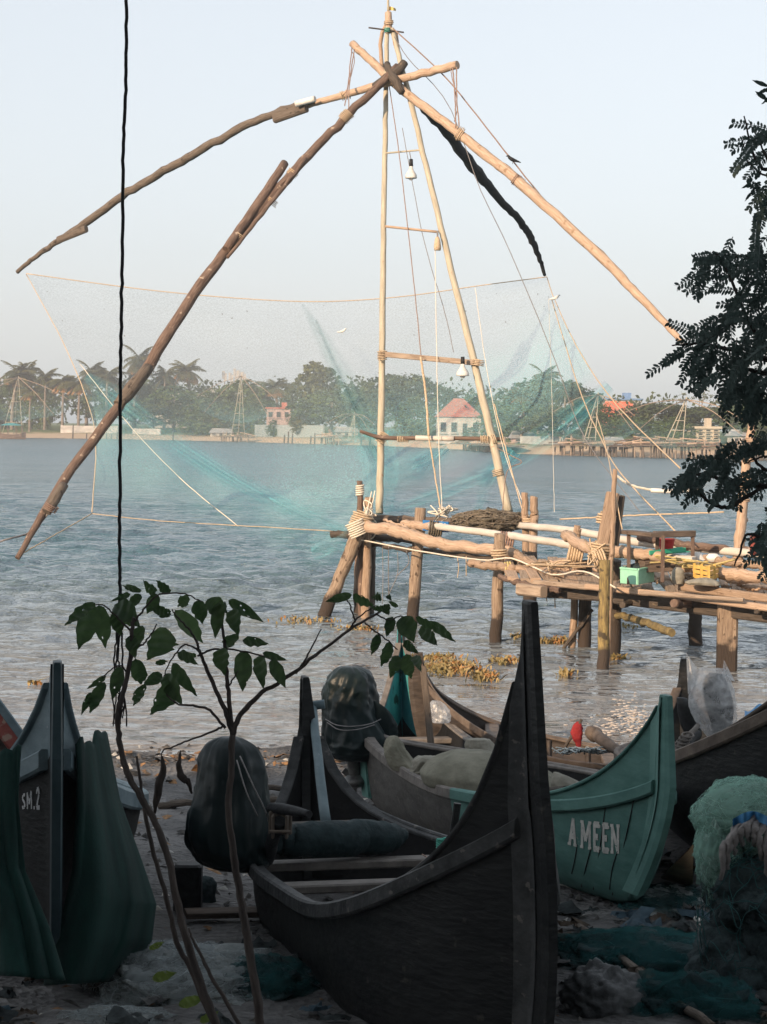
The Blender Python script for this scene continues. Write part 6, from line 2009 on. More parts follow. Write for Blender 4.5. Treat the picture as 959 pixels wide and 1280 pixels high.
for a in (
    ('bushy', 48, 482, 56, 24, 'dark round far tree under the palms near the left edge'), ('bushy', 8, 478, 50, 30, 'far tree filling the gap at the left edge below the first palm'), ('dome', 118, 488, 60, 30, 'far tree behind the orange palms inside the net edge'),
    ('spread', 168, 478, 80, 34, 'broad far tree behind the thick joint of the leaning pole'), ('dome', 216, 480, 90, 22, 'large dense far tree right of the leaning pole'), ('bushy', 258, 487, 60, 26, 'far tree below the lone slender palm'),
    ('spread', 190, 505, 90, 12, 'low wide far tree above the white wall on the shore'), ('bushy', 250, 510, 70, 10, 'low bushy far tree above the sandy strip left of the middle far net'),
    ('dome', 300, 472, 84, 22, 'bright green spreading far tree below the antenna mast'), ('bushy', 312, 500, 50, 14, 'green bushy far tree beside the middle far net'), ('tall', 396, 452, 66, 44, 'tallest leafy far tree with sky gaps, left of the mast'),
    ('dome', 412, 486, 110, 18, 'wide green far tree in front of the tallest leafy one'), ('bushy', 376, 502, 44, 16, 'dark far tree just right of the pink house'), ('spread', 500, 467, 140, 40, 'broad dark umbrella shaped far tree right behind the left mast leg'),
    ('spread', 470, 484, 110, 24, 'dark far tree in front of the umbrella shaped one, left of the mast'), ('bushy', 514, 496, 56, 22, 'far tree touching the left end of the red tiled roof'), ('dome', 452, 508, 70, 12, 'low far tree beside the dark gathered net, left of the mast'),
    ('dome', 596, 490, 70, 50, 'far tree behind the right mast leg'), ('bushy', 622, 500, 60, 18, 'far tree right of the red roofed house'), ('spread', 686, 474, 150, 34, 'large round topped far tree right of the mast, under the lone palm'),
    ('dome', 650, 500, 80, 12, 'low far tree at the left foot of the large round topped tree'), ('spread', 706, 508, 110, 10, 'low dark far tree above the pier right of the mast'), ('bushy', 750, 505, 60, 14, 'far tree left of the orange roof'),
    ('dome', 728, 494, 60, 30, 'far tree between the round topped tree and the orange roof'), ('spread', 822, 503, 130, 30, 'wide far tree behind the right far net'), ('dome', 792, 520, 90, 14, 'low far tree below the orange roof'),
    ('bare', 872, 484, 90, 50, 'sparse far tree with bare spreading branches behind the right far net'), ('spread', 880, 508, 130, 40, 'wide far tree behind the four storey building'), ('dome', 925, 500, 80, 36, 'far tree behind the lower leafy branch'),
    ('bushy', 960, 494, 70, 34, 'far tree at the right edge behind the bamboo post'), ('bushy', 842, 520, 60, 12, 'low far tree between the right far net and the orange roof'), ('bushy', 944, 520, 60, 18, 'low far tree right of the four storey building'),
    ('bushy', 588, 534, 24, 7, 'low dark bush at the foot of the red roofed house'), ('bushy', 541, 520, 26, 8, 'small far tree hiding the left end of the red roofed house'),
    ('bushy', 341, 524, 22, 8, 'low round bush in front of the pink house'),
    ('drooping', 382, 515, 46, 12, 'pale yellowish far tree behind the grey fence'), ('drooping', 276, 512, 40, 14, 'yellowish drooping far tree left of the middle far net'),
    ): place(*a)
# trees just outside the picture so that the bank goes on sideways
for k, x0 in enumerate((-90, -60, -32, 992, 1025, 1060, 1100)):
    place('spread' if k % 2 else 'dome', x0, 488 + 6 * (k % 3), 90, 25 + 6 * (k % 2), 'broad far tree on the bank beyond the picture edge')

def gp(px, t, py=None):
    y = shore_y((px - 479.5) / FOC * 330) + t
    for _ in range(3):
        x = (px - 479.5) / FOC * y
        y = shore_y(x) + t
    return x, y, bank_z(x, y)

wall_w = surf('white_limewash', (.34, .32, .30), (.56, .53, .50), .6, .85, .05, (1, 1, 2.2))
wall_g = surf('grey_concrete_wall', (.30, .30, .29), (.44, .43, .41), 1.2, .85, .05)
wall_p = surf('pink_plaster', (.38, .27, .245), (.48, .36, .33), 1.2, .85, .05)
wall_c = surf('cream_plaster', (.42, .36, .28), (.55, .48, .38), 1.2, .85, .05)
roof_r = surf('red_tiles', (.36, .12, .085), (.50, .19, .14), 1.5, .8, .3)
roof_o = surf('orange_sheeting', (.60, .13, .06), (.75, .21, .11), 1.5, .7, .1)
roof_g = surf('grey_sheeting', (.28, .29, .30), (.42, .42, .42), 1.5, .6, .1)
dark_w = surf('dark_opening', (.02, .022, .025), (.05, .05, .05), 3, .5, 0)
blue_s = surf('blue_band', (.10, .19, .36), (.18, .29, .46), 2, .6, 0)

def house(px0, px1, py_eave, py_ridge, t, label, wm, rm, dep=8, nwin=3, floors=1, flat=False, door=True, hip=.3, name='house'):
    xa, y, b = gp((px0 + px1) / 2, t)
    sc = y / FOC
    W = (px1 - px0) * sc
    H_ = P(px0, py_eave, y).z - b
    Hr = P(px0, py_ridge, y).z - b
    r = empty(name, (xa, y, b), label, 'building')
    g = MB(); g.box((xa, y + dep / 2, b + H_ / 2 - .3), W, dep, H_ + .6); g.build('wall', wm, r)
    g = MB(); o_ = .35
    z0 = b + H_ + .012
    a = [Vector((xa - W / 2 - o_, y - o_, z0)), Vector((xa + W / 2 + o_, y - o_, z0)), Vector((xa + W / 2 + o_, y + dep + o_, z0)), Vector((xa - W / 2 - o_, y + dep + o_, z0))]
    if flat:
        g.box((xa, y + dep / 2, z0 + .15), W + .5, dep + .5, .28)
        g.box((xa + W * .2, y + dep / 2, z0 + .29 + .5), W * .22, 2, 1.0)
    else:
        r0, r1 = Vector((xa - W / 2 * (1 - hip), y + dep / 2, b + Hr)), Vector((xa + W / 2 * (1 - hip), y + dep / 2, b + Hr))
        g.quad(a[0], a[1], r1, r0); g.quad(a[2], a[3], r0, r1); g.poly([a[1], a[2], r1]); g.poly([a[3], a[0], r0]); g.quad(a[3], a[2], a[1], a[0])
        g.tube([r0, r1], .12, 6, 2)
    g.build('roof', rm, r)
    fh = H_ / floors
    for f in range(floors):
        for k in range(nwin):
            x = xa - W / 2 + W * (k + .5) / nwin
            g = MB(); ww = min(W / nwin * .5, 1.6)
            if door and f == 0 and k == nwin // 2:
                g.box((x, y - .03, b + fh * .36), ww * .8, .12, fh * .72); g.build('door', dark_w, r)
            else:
                zc = b + fh * (f + .55)
                fr = MB(); fr.box((x, y - .02, zc), ww * 1.2, .10, fh * .52); w_ = fr.build('window', wm, r)
                g.box((x, y - .06, zc), ww, .06, fh * .42); g.build('pane', dark_w, w_)
                s_ = MB(); s_.box((x, y - .18, zc - fh * .28), ww * 1.4, .3, .08); s_.build('sill', wm, w_)
    return r
house(546, 600, 521, 498, 12, 'white house with a steep red tiled roof between the mast legs', wall_w, roof_r, 10, 4, 1, hip=.75)
house(332, 362, 511, 506, 15, 'pink house with a flat upper parapet left of the mast', wall_p, roof_r, 8, 3, 2, flat=True)
house(186, 300, 492, 484, 70, 'long white building with a flat roof behind the trees, under the antenna mast', wall_w, roof_g, 12, 10, 3, flat=True)
house(755, 800, 500, 495, 110, 'large grey blue building seen above the trees at the right, with dark bands', wall_g, blue_s, 12, 8, 4, flat=True)
house(870, 899, 536, 531, 16, 'four storey cream building with dark windows, beside the right far net', wall_c, wall_c, 8, 3, 4, flat=True, door=False)
house(757, 795, 516, 502, 60, 'house with a bright orange sheet roof above the far right trees', roof_o, roof_o, 10, 4, 1, hip=.12)
house(757, 781, 556, 547, 4, 'low pale shed on the pier, with a sloping grey roof', wall_g, roof_g, 5, 2, 1, hip=.05, name='shed')
house(262, 288, 541, 536, 9, 'small pale shed on the sand by the middle far net', wall_w, roof_g, 4, 3, 1, hip=.05, name='shed')
house(640, 668, 548, 538, 12, 'small shed with a rusty roof on the low point right of the mast', wall_p, roof_g, 5, 2, 1, hip=.1, name='shed')
house(632, 652, 530, 521, 30, 'small pale hut under the large round topped far tree', wall_w, roof_r, 5, 2, 1, hip=.1, name='hut')
house(418, 446, 540, 534, 14, 'low white shack behind the stilt platform left of the mast', wall_w, roof_g, 4, 3, 1, hip=.1, name='shed')
house(916, 934, 545, 538, 14, 'tiny white shed behind the lower leafy branch', wall_w, roof_g, 4, 2, 1, hip=.1, name='shed')
def low_wall(px0, px1, py0, py1, t, label, mat, kind='wall'):
    x0, y0, b0 = gp(px0, t); x1, y1, b1 = gp(px1, t)
    g = MB()
    n = max(2, int(abs(x1 - x0) / 3))
    for k in range(n):
        a = Vector((x0, y0, b0)).lerp(Vector((x1, y1, b1)), k / n); c = Vector((x0, y0, b0)).lerp(Vector((x1, y1, b1)), (k + 1) / n)
        h = abs(py1 - py0) * (y0 + y1) / 2 / FOC
        g.bar(a + Vector((0, 0, h / 2 - .2)), c + Vector((-.02, 0, h / 2 - .2)), .25, h + .4)
    return single(g, kind, mat, label, kind)
low_wall(75, 147, 531, 540, 10, 'low white wall along the left far shore under the orange palms', wall_w)
low_wall(165, 200, 534, 541, 9, 'bright white wall section on the far shore, right of the hanging cable', wall_w)
low_wall(318, 404, 537, 552, 9, 'grey blue board fence on the far shore left of the mast', surf('blue_grey_boards', (.22, .27, .28), (.34, .38, .38), 2, .8, .2, (6, 1, 1)), 'fence')
low_wall(650, 704, 541, 551, 10, 'grey paling fence on the low point right of the mast', wall_g, 'fence')

# stilt piers
def pier(px0, px1, py_deck, t, label, clutter=0, seed=0, n=14):
    rs = np.random.default_rng(seed)
    x0, y0, b0 = gp(px0, t); x1, y1, b1 = gp(px1, t)
    zd = P((px0 + px1) / 2, py_deck, (y0 + y1) / 2).z
    r = empty('stilt_pier', ((x0 + x1) / 2, (y0 + y1) / 2, 0), label, 'pier')
    a, c = Vector((x0, y0, zd)), Vector((x1, y1, zd))
    g = MB(); g.bar(a, c, 3.0, .14); g.build('deck', M['plank_dark'], r)
    for k in range(n):
        q = a.lerp(c, (k + rs.uniform(.1, .9)) / n)
        for e in (-1.3, 1.0):
            if rs.random() < .8:
                g = MB(); up_ = rs.uniform(0, 1.2) if rs.random() < .5 else 0
                g.tube([Vector((q.x, q.y + e, -.8)), Vector((q.x + rs.normal(0, .1), q.y + e, zd + up_))], .10, 6, 3)
                g.build('stilt', M['plank'] if rs.random() < .5 else M['log_grey'], r)
    for k in range(clutter):
        q = a.lerp(c, rs.random())
        g = MB()
        if k % 2: g.bar(q + Vector((-1.5, -1.2, rs.uniform(.2, 1.0))), q + Vector((1.5, -1.2, rs.uniform(.2, 1.0))), .1, .12)
        else: g.tube([q + Vector((-1.8, -.8, .25)), q + Vector((1.8, -.6, .4))], .12, 6, 4)
        g.build('rail', M['log_pale'] if k % 3 else M['log_red'], r)
    return r
pier(690, 800, 557, -3, 'long rickety stilt pier in front of the far right trees', 14, 1, 17)
pier(802, 880, 557, -4, 'stilt pier with pale rails under the right far net', 10, 2, 13)
pier(884, 985, 562, -3, 'stilt pier behind the lower leafy branch', 6, 3, 12)
pier(398, 424, 547, -3, 'small stilt platform with pale boards, left of the mast', 6, 4, 9)
pier(575, 640, 556, -3, 'stilt landing stage behind the right mast leg', 6, 5, 11)
pier(275, 310, 546, -4, 'dark landing stage under the middle far net', 4, 6, 10)
for k, px in enumerate((354, 359, 364, 387, 392, 90, 107, 132, 138, 145, 215, 450, 461)):
    x, y, b = gp(px, -5)
    g = MB(); h = (1.6, 2.2, 1.8, 1.5, 2.0, 2.8, 1.2, 1.4, 1.2, 1.5, 1.9, 1.4, 1.6)[k]
    g.tube([Vector((x, y, -.8)), Vector((x + .1, y, h))], [.16, .12], 6, 3)
    single(g, 'mooring_post', M['log_dark'], 'dark mooring post standing in the shallows of the far shore', 'post', 'mooring posts along the far shore')

# the wood behind, one mass of crowns
g = MB()
rs = np.random.default_rng(41)
for k in range(470):
    x = rs.uniform(-175, 150)
    y = shore_y(x) + rs.uniform(50, 95)
    zt = float(np.interp(x / y * FOC + 479.5, [-200, 0, 200, 300, 420, 620, 700, 860, 960, 1200], [484, 476, 478, 486, 482, 488, 486, 503, 496, 496])) + rs.normal(0, 5)
    top = P(479.5 + x / y * FOC, zt, y).z
    w = rs.uniform(2.2, 4.5)
    for j in range(46):
        d = rs.normal(0, 1, 3); d /= np.linalg.norm(d)
        q = Vector((x + d[0] * w, y + d[1] * w, top - 2.2 + d[2] * 2.2 - (rs.uniform(0, 5) if j % 3 == 0 else 0)))
        a = Vector(rs.normal(0, 1, 3)).normalized() * (rs.uniform(.35, .75) * min(1, y / 480)); n2 = a.cross(Vector(rs.normal(0, 1, 3))).normalized() * a.length * .65
        g.quad(q - a, q - n2, q + a, q + n2)
o = g.build('far_woods', F_[2]); o['kind'] = 'stuff'

# other lift nets on the far side
def far_rig(px, py_top, py_base, t, spread, label, seed, netcol=True, lean=0):
    rs = np.random.default_rng(seed)
    x, y, b = gp(px, t)
    s = y / FOC
    b = max(b, .8)
    zt = P(px, py_top, y).z
    r = empty('lift_net_frame', (x, y, b), label, 'fishing frame', 'other lift nets across the water')
    top = Vector((x + lean * s, y, zt))
    for (dx, dy) in ((-spread * .3, 0), (spread * .12, 0), (-spread * .1, 2.2)):
        g = MB(); g.tube([Vector((x + dx * s, y + dy, b)), top], [.075, .05], 6, 4); g.build('mast_pole', M['mast'], r)
    for k in range(4):
        z = b + (zt - b) * (.2 + .18 * k)
        f = 1 - (z - b) / (zt - b)
        g = MB(); g.tube([Vector((x - spread * .3 * f * s + lean * s * (1 - f), y, z)), Vector((x + spread * .12 * f * s + lean * s * (1 - f), y, z))], .05, 5, 2); g.build('rung', M['mast'], r)
    tips = []
    for (dx, dy, dz) in ((-spread * 1.3, -5, -.36), (spread * 1.2, -5, -.42), (-spread * 1.0, -11, -.62), (spread * .95, -11, -.66)):
        tip = Vector((x + dx * s, y + dy, zt + (zt - b) * dz)); tips.append(tip)
        g = MB(); g.tube([top + Vector((0, 0, -.3)), top.lerp(tip, .5) + Vector((0, 0, .35)), tip], [.06, .055, .03], 6, 8); g.build('lifting_pole', M['log'], r)
    if netcol:
        g = MB()
        def f(u, v):
            a = tips[0].lerp(tips[1], u); c = tips[2].lerp(tips[3], u)
            q = a.lerp(c, v); q.z -= 2.4 * math.sin(math.pi * u) * math.sin(math.pi * v) * .8 + 1.0 * math.sin(math.pi * v)
            q.z = max(q.z, .3)
            return q
        g.grid(f, 14, 10)
        n_ = g.build('fishing_net', M['net_foldd'])
        tag(n_, label.replace('pale lift net frame', 'bluish net hanging from the frame').replace('thin lift net frame', 'dark net hanging from the frame'), 'fishing net', 'nets of the far lift frames')
far_rig(845, 496, 562, 2, 62, 'pale lift net frame right of the orange roof, before the four storey building', 1, lean=12)
far_rig(738, 490, 556, 0, 40, 'pale lift net frame left of the orange roof, on the long pier', 2, lean=8)
far_rig(300, 468, 548, 0, 40, 'pale lift net frame in front of the bright green far tree', 3, lean=0)
far_rig(20, 470, 538, -6, 60, 'pale lift net frame over the moored green boat at the left edge', 4, lean=2)
far_rig(440, 515, 553, 0, 22, 'pale lift net frame low behind the dark gathered net', 5, lean=2)
# antenna masts on the long white building
for k, (px, top) in enumerate(((279, 464), (287, 466), (293, 461), (298, 463), (303, 465))):
    x, y, b = gp(px, 74)
    z1, z0 = P(px, top, y).z, P(px, 490, y).z
    r = empty('antenna_mast', (x, y, z0), 'thin pale antenna mast in the cluster on the roof of the long white building', 'antenna', 'antenna masts on the far roof')
    g = MB(); g.tube([Vector((x, y, z0 - .3)), Vector((x, y, z1))], .12, 6, 2); g.build('pole', wall_w, r)
    for j in range(2):
        g = MB(); g.box((x + (.35 if j else -.35), y - .2, z1 - .9 - j * .5), .3, .18, 1.8); g.build('antenna_panel', wall_w, r)
# moored green boat at the left edge and small far boats
def far_boat(px, py, L, label, hullm, roofm=None, d=None):
    d = d or (EYE + .0) * FOC / (py - 529 - px * .0125)
    c = P(px, py, d); c.z = 0
    r = empty('moored_boat', c, label, 'boat')
    g = MB()
    rings = []
    for i in range(13):
        s = i / 12 * 2 - 1
        w = L * .13 * (1 - abs(s) ** 3) + .05
        zt = .9 + .6 * abs(s) ** 3
        x = c.x + s * L / 2
        rings.append([Vector((x, c.y - w, zt)), Vector((x, c.y - w * .7, .1)), Vector((x, c.y, -.3)), Vector((x, c.y + w * .7, .1)), Vector((x, c.y + w, zt)), Vector((x, c.y, zt - .25))])
    g.rings(rings, smooth=False); g.build('hull', hullm, r)
    if roofm:
        g = MB(); g.grid(lambda u, v: Vector((c.x + (u - .5) * L * .8, c.y + (v - .5) * L * .26, 2.6 + .5 * math.sin(math.pi * u) * math.sin(math.pi * v))), 8, 5); g.build('canopy', roofm, r)
        for sx in (-.38, -.1, .18, .38):
            for sy in (-.1, .1):
                g = MB(); g.tube([Vector((c.x + sx * L, c.y + sy * L, .6)), Vector((c.x + sx * L, c.y + sy * L, 2.7))], .06, 5, 2); g.build('post', M['log_red'], r)
    return r
far_boat(14, 545, 5.6, 'moored boat with a green canopy on the far shore at the left edge', M['log_red'], M['teal_inner'], 395)
# ================================================================== plants close to the camera
LEAF = surf('broad_leaf', (.036, .075, .030), (.085, .140, .055), 9, .5, .15, spec=.4, transl=.4)
LEAF_Y = surf('yellow_green_leaf', (.10, .15, .03), (.18, .23, .06), 9, .5, .15, transl=.4)  # leaves that are a yellower green themselves
LEAF_DRY = surf('withered_leaf', (.018, .014, .013), (.05, .04, .035), 14, .8, .3)
STEM = surf('sapling_bark', (.035, .028, .026), (.095, .078, .07), 6, .8, .4, (6, 1, 1), 'UV')
TREEF = surf('feathery_leaf', (.048, .078, .072), (.105, .145, .130), 3, .6, 0, transl=.3)
TREEB = surf('dark_tree_bark', (.03, .026, .024), (.085, .072, .064), 6, .85, .5, (6, 1, 1), 'UV')

def leaf(g, a, b, w, d, seed, holes=True):
    """one broad leaf blade from its stalk end a to its tip b (photo pixels), w pixels wide"""
    rs = np.random.default_rng(seed)
    dd = rs.normal(0, .05)
    A = P(a[0], a[1], d + rs.normal(0, .02)); B = P(b[0], b[1], d + dd)
    ax = B - A; L = ax.length
    side = ax.cross(FWD).normalized()
    tw = rs.normal(0, .35)
    side = (side * math.cos(tw) + FWD * math.sin(tw)).normalized()
    nrm = ax.normalized().cross(side)
    hw = .88 * w * d / FOC / 2 / max(.55, math.cos(tw))
    nu, nv = 10, 20
    bend = rs.normal(.06, .05) * L
    k0 = len(g.v)
    bite = rs.uniform(.2, .8), rs.choice([-1, 1]), rs.uniform(.0, .35) if rs.random() < .35 else 0
    for j in range(nv + 1):
        v = j / nv
        prof = (math.sin(math.pi * v ** .72) ** .72) * (1 - .45 * max(0, v - .62) / .38) if 0 < v < 1 else 0
        prof *= 1 + .05 * math.sin(v * 17 + seed)
        for i in range(nu + 1):
            u = i / nu * 2 - 1
            pw = prof
            if bite[2] and np.sign(u) == bite[1]: pw *= 1 - bite[2] * math.exp(-((v - bite[0]) / .06) ** 2)
            off = u * hw * pw
            cup = abs(u) * hw * .32 * prof
            q = A + ax * v + side * off + nrm * (cup + bend * math.sin(math.pi * v) + .004 * math.sin(v * 24 + u * 3))
            g.v.append(tuple(q))
    for j in range(nv):
        for i in range(nu):
            a_ = k0 + j * (nu + 1) + i
            if holes and rs.random() < .003 and 2 < j < nv - 3: continue
            g.face((a_, a_ + 1, a_ + nu + 2, a_ + nu + 1), None, 0, True)

def zc(x, y): return (60 + x * .3128, 700 + y * .3128)
def zd_(x, y): return (390 + x * .3024, 590 + y * .3024)

D1 = 6.9
sap = empty('sapling', P(325, 1282, D1) - Vector((0, 0, .05)), 'sapling with a bare stem forking low into leafy twigs, before the nearest black boat', 'sapling')
def twig(pts, r_, d=D1, n=7, parent=None, name='branch'):
    g = MB(); g.tube([P(x, y, d) for x, y in pts], r_, n, max(8, len(pts) * 5), rj=.06, wob=.0012)
    return g.build(name, STEM, parent or sap)
twig([(327, 1300), (322, 1250), (312, 1190), (302, 1130), (292, 1070), (286, 1010), (289, 960), (291, 918)], [.0165, .015, .013, .0115, .0105], name='stem')
twig([(291, 918), (278, 880), (262, 845), (250, 815), (246, 800)], [.009, .008, .006, .004])
twig([(246, 803), (236, 786), (222, 772), (215, 762)], [.004, .0025])
twig([(291, 918), (287, 880), (284, 850), (280, 800), (276, 775)], [.0085, .0075, .006, .004])
twig([(291, 920), (300, 895), (325, 868), (360, 846), (400, 815), (440, 785), (470, 768), (482, 761)], [.0095, .009, .007, .0055, .004, .003])
twig([(250, 815), (240, 808), (228, 808), (212, 828), (205, 845)], [.0035, .002])
twig([(282, 910), (262, 888), (240, 882), (222, 880), (208, 868)], [.005, .004, .0025])
twig([(247, 820), (265, 812), (290, 812), (320, 818), (345, 826)], [.004, .0025])
twig([(284, 862), (292, 848), (298, 838)], [.0035, .002])
twig([(370, 842), (384, 820), (402, 786)], [.004, .002])
twig([(278, 908), (262, 916), (230, 928), (212, 935), (203, 940), (201, 965)], [.004, .003, .002])
twig([(436, 788), (448, 772), (470, 757)], [.0035, .002])
twig([(444, 778), (437, 755), (431, 748)], [.003, .0018])
twig([(456, 778), (470, 790), (484, 800), (497, 812)], [.003, .0022])
twig([(470, 768), (486, 775), (500, 770), (512, 775)], [.003, .002])
L1 = [((373, 125), (300, 103), 32), ((330, 135), (250, 165), 28), ((372, 138), (318, 192), 46), ((430, 130), (380, 78), 46), ((435, 135), (395, 215), 58), ((488, 132), (433, 80), 46), ((562, 145), (520, 185), 52),
      ((190, 172), (68, 262), 52), ((180, 176), (120, 358), 96), ((205, 180), (230, 352), 84), ((262, 210), (292, 303), 60), ((265, 182), (370, 272), 92), ((380, 262), (330, 385), 62), ((470, 270), (395, 400), 110),
      ((420, 190), (482, 218), 46), ((445, 225), (490, 205), 40), ((510, 200), (618, 332), 74), ((600, 160), (618, 255), 74), ((640, 155), (692, 225), 84), ((685, 168), (668, 315), 62), ((700, 170), (716, 218), 32),
      ((722, 160), (862, 248), 54), ((742, 195), (762, 305), 70), ((762, 300), (703, 345), 52), ((778, 322), (884, 336), 46), ((702, 350), (708, 462), 78), ((782, 362), (778, 527), 84), ((848, 380), (862, 517), 64),
      ((858, 372), (958, 402), 36), ((893, 398), (950, 512), 62), ((592, 385), (518, 368), 30), ((518, 372), (602, 420), 46), ((498, 412), (596, 544), 62), ((468, 455), (538, 582), 74), ((482, 480), (408, 618), 86),
      ((455, 455), (378, 502), 56), ((390, 498), (343, 582), 46), ((352, 395), (372, 495), 72), ((430, 412), (477, 404), 28), ((440, 330), (525, 338), 36), ((440, 352), (508, 358), 34), ((330, 300), (350, 395), 60), ((295, 200), (360, 262), 70)]
L2 = [((165, 507), (55, 536), 42), ((170, 507), (258, 555), 46), ((288, 527), (246, 518), 36), ((300, 548), (318, 592), 54), ((315, 512), (328, 532), 24), ((320, 535), (352, 557), 22),
      ((332, 598), (308, 682), 50), ((372, 598), (422, 705), 96), ((430, 600), (525, 645), 40), ((450, 638), (518, 718), 66), ((478, 618), (594, 704), 46), ((277, 670), (245, 757), 44), ((322, 703), (285, 803), 54),
      ((380, 698), (442, 752), 44), ((355, 758), (323, 854), 58), ((392, 752), (412, 854), 66), ((430, 758), (452, 828), 46), ((300, 560), (240, 560), 30)]
g = MB()
stemA = [l for l in L1 if l[0][0] >= 380 or l[0][1] > 440 and l[0][0] > 340]
stemB = [l for l in L1 if l not in stemA]
for k, (a, b, w) in enumerate(stemA): leaf(g, zc(*a), zc(*b), w * .3128, D1 + RNG.normal(0, .10), 100 + k)
for k, (a, b, w) in enumerate(L2): leaf(g, zd_(*a), zd_(*b), w * .3024, D1 + .02 + RNG.normal(0, .10), 300 + k)
g.build('foliage', LEAF, sap)
g = MB()
g.tube([P(x, y, D1) for x, y in ((203, 945), (204, 962), (199, 980), (196, 1000), (193, 1018))], [.002, .010, .014, .012, .003], 7, 14, wob=.001, rj=.12)
g.tube([P(x, y, D1) for x, y in ((226, 938), (224, 958), (228, 972), (236, 978), (240, 992))], [.002, .010, .013, .010, .003], 7, 14, wob=.001, rj=.12)
g.build('withered_pod', LEAF_DRY, sap)

D2 = 6.6
sap2 = empty('sapling', P(275, 1284, D2) - Vector((0, 0, .05)), 'thin leaning double stemmed sapling growing up beside the hanging black cable', 'sapling')
twig([(275, 1296), (255, 1240), (238, 1190), (222, 1130), (213, 1080), (195, 1030), (175, 995), (158, 962), (150, 930), (147, 900), (152, 875), (160, 842), (164, 815), (165, 785), (168, 772)], [.015, .013, .012, .011, .010, .009, .008, .007, .006], D2, 7, sap2, 'stem')
twig([(268, 1280), (240, 1215), (222, 1180), (210, 1130), (196, 1080), (184, 1030), (177, 985), (171, 945)], [.010, .009, .008, .007, .004], D2 + .05, 7, sap2, 'stem')
twig([(305, 1290), (270, 1230), (246, 1185), (236, 1160)], [.007, .006, .003], D2 - .05, 6, sap2)
twig([(165, 790), (150, 775), (130, 757), (118, 756)], [.004, .003, .002], D2, 6, sap2)
twig([(163, 815), (178, 806), (190, 792), (196, 780)], [.004, .003, .002], D2, 6, sap2)
twig([(160, 842), (150, 832), (138, 838), (128, 848)], [.003, .002], D2, 6, sap2)
twig([(166, 780), (180, 762), (198, 744), (230, 742), (252, 752)], [.004, .003, .002], D2, 6, sap2)
L3 = [((290, 425), (256, 562), 62), ((228, 488), (168, 612), 58), ((172, 528), (133, 620), 32), ((232, 463), (153, 517), 28)]
g = MB()
for k, (a, b, w) in enumerate(stemB + L3): leaf(g, zc(*a), zc(*b), w * .3128, D2 + RNG.normal(0, .08), 500 + k)
g.build('foliage', LEAF, sap2)
g = MB()
for (x, y) in ((152, 898), (156, 890), (143, 900), (158, 900)):
    g.tube([P(x - 2, y - 28, D2), P(x, y - 10, D2), P(x + RNG.normal(0, 2), y + 8, D2)], [.002, .003, .002], 5, 6, rj=.2)
g.build('root_tuft', LEAF_DRY, sap2)
for k, (px, py, s, dx) in enumerate(((206, 1218, 26, 12), (240, 1250, 28, 10), (262, 1272, 20, -8), (196, 1180, 16, 10))):
    g = MB(); leaf(g, (px - s * .6, py + 6), (px + s * .6, py - 6 + dx * .3), s * .55, 6.75, 700 + k)
    single(g, 'leafy_shoot', LEAF_Y, ('yellowish green leaf of a shoot at the foot of the saplings, the upper one', 'yellowish green leaf beside the leaning sapling stem near the bottom edge', 'lowest yellowish green leaf, at the bottom edge between the saplings', 'small yellowish green leaf by the foot of the right green net')[k], 'leaf')

# the black cable hanging into the picture
g = MB()
pts = [(158.5, -30), (158, 60), (157, 120), (154, 200), (153, 330), (151, 430), (150.5, 520), (150, 620), (149.5, 700), (150, 745), (149, 770)]
g.tube([P(x, y, 7.4) for x, y in pts], .0062, 8, 90, wob=.0012)
cable = empty('hanging_cable', P(150, 900, 7.4), 'thin twisted black cable hanging down from above, left of the mast', 'cable')
g.build('cable', M['black'], cable)
g = MB()
for dx in (-4, 0, 4, -2):
    g.tube([P(149, 765, 7.4), P(149 + dx, 800, 7.4), P(148 + dx * 1.3, 840, 7.4), P(150 + dx, 870, 7.4), P(146 + dx * 1.2, 905, 7.4)], [.0045, .0035, .003, .0025], 6, 30, wob=.002)
g.build('frayed_end', M['black'], cable)

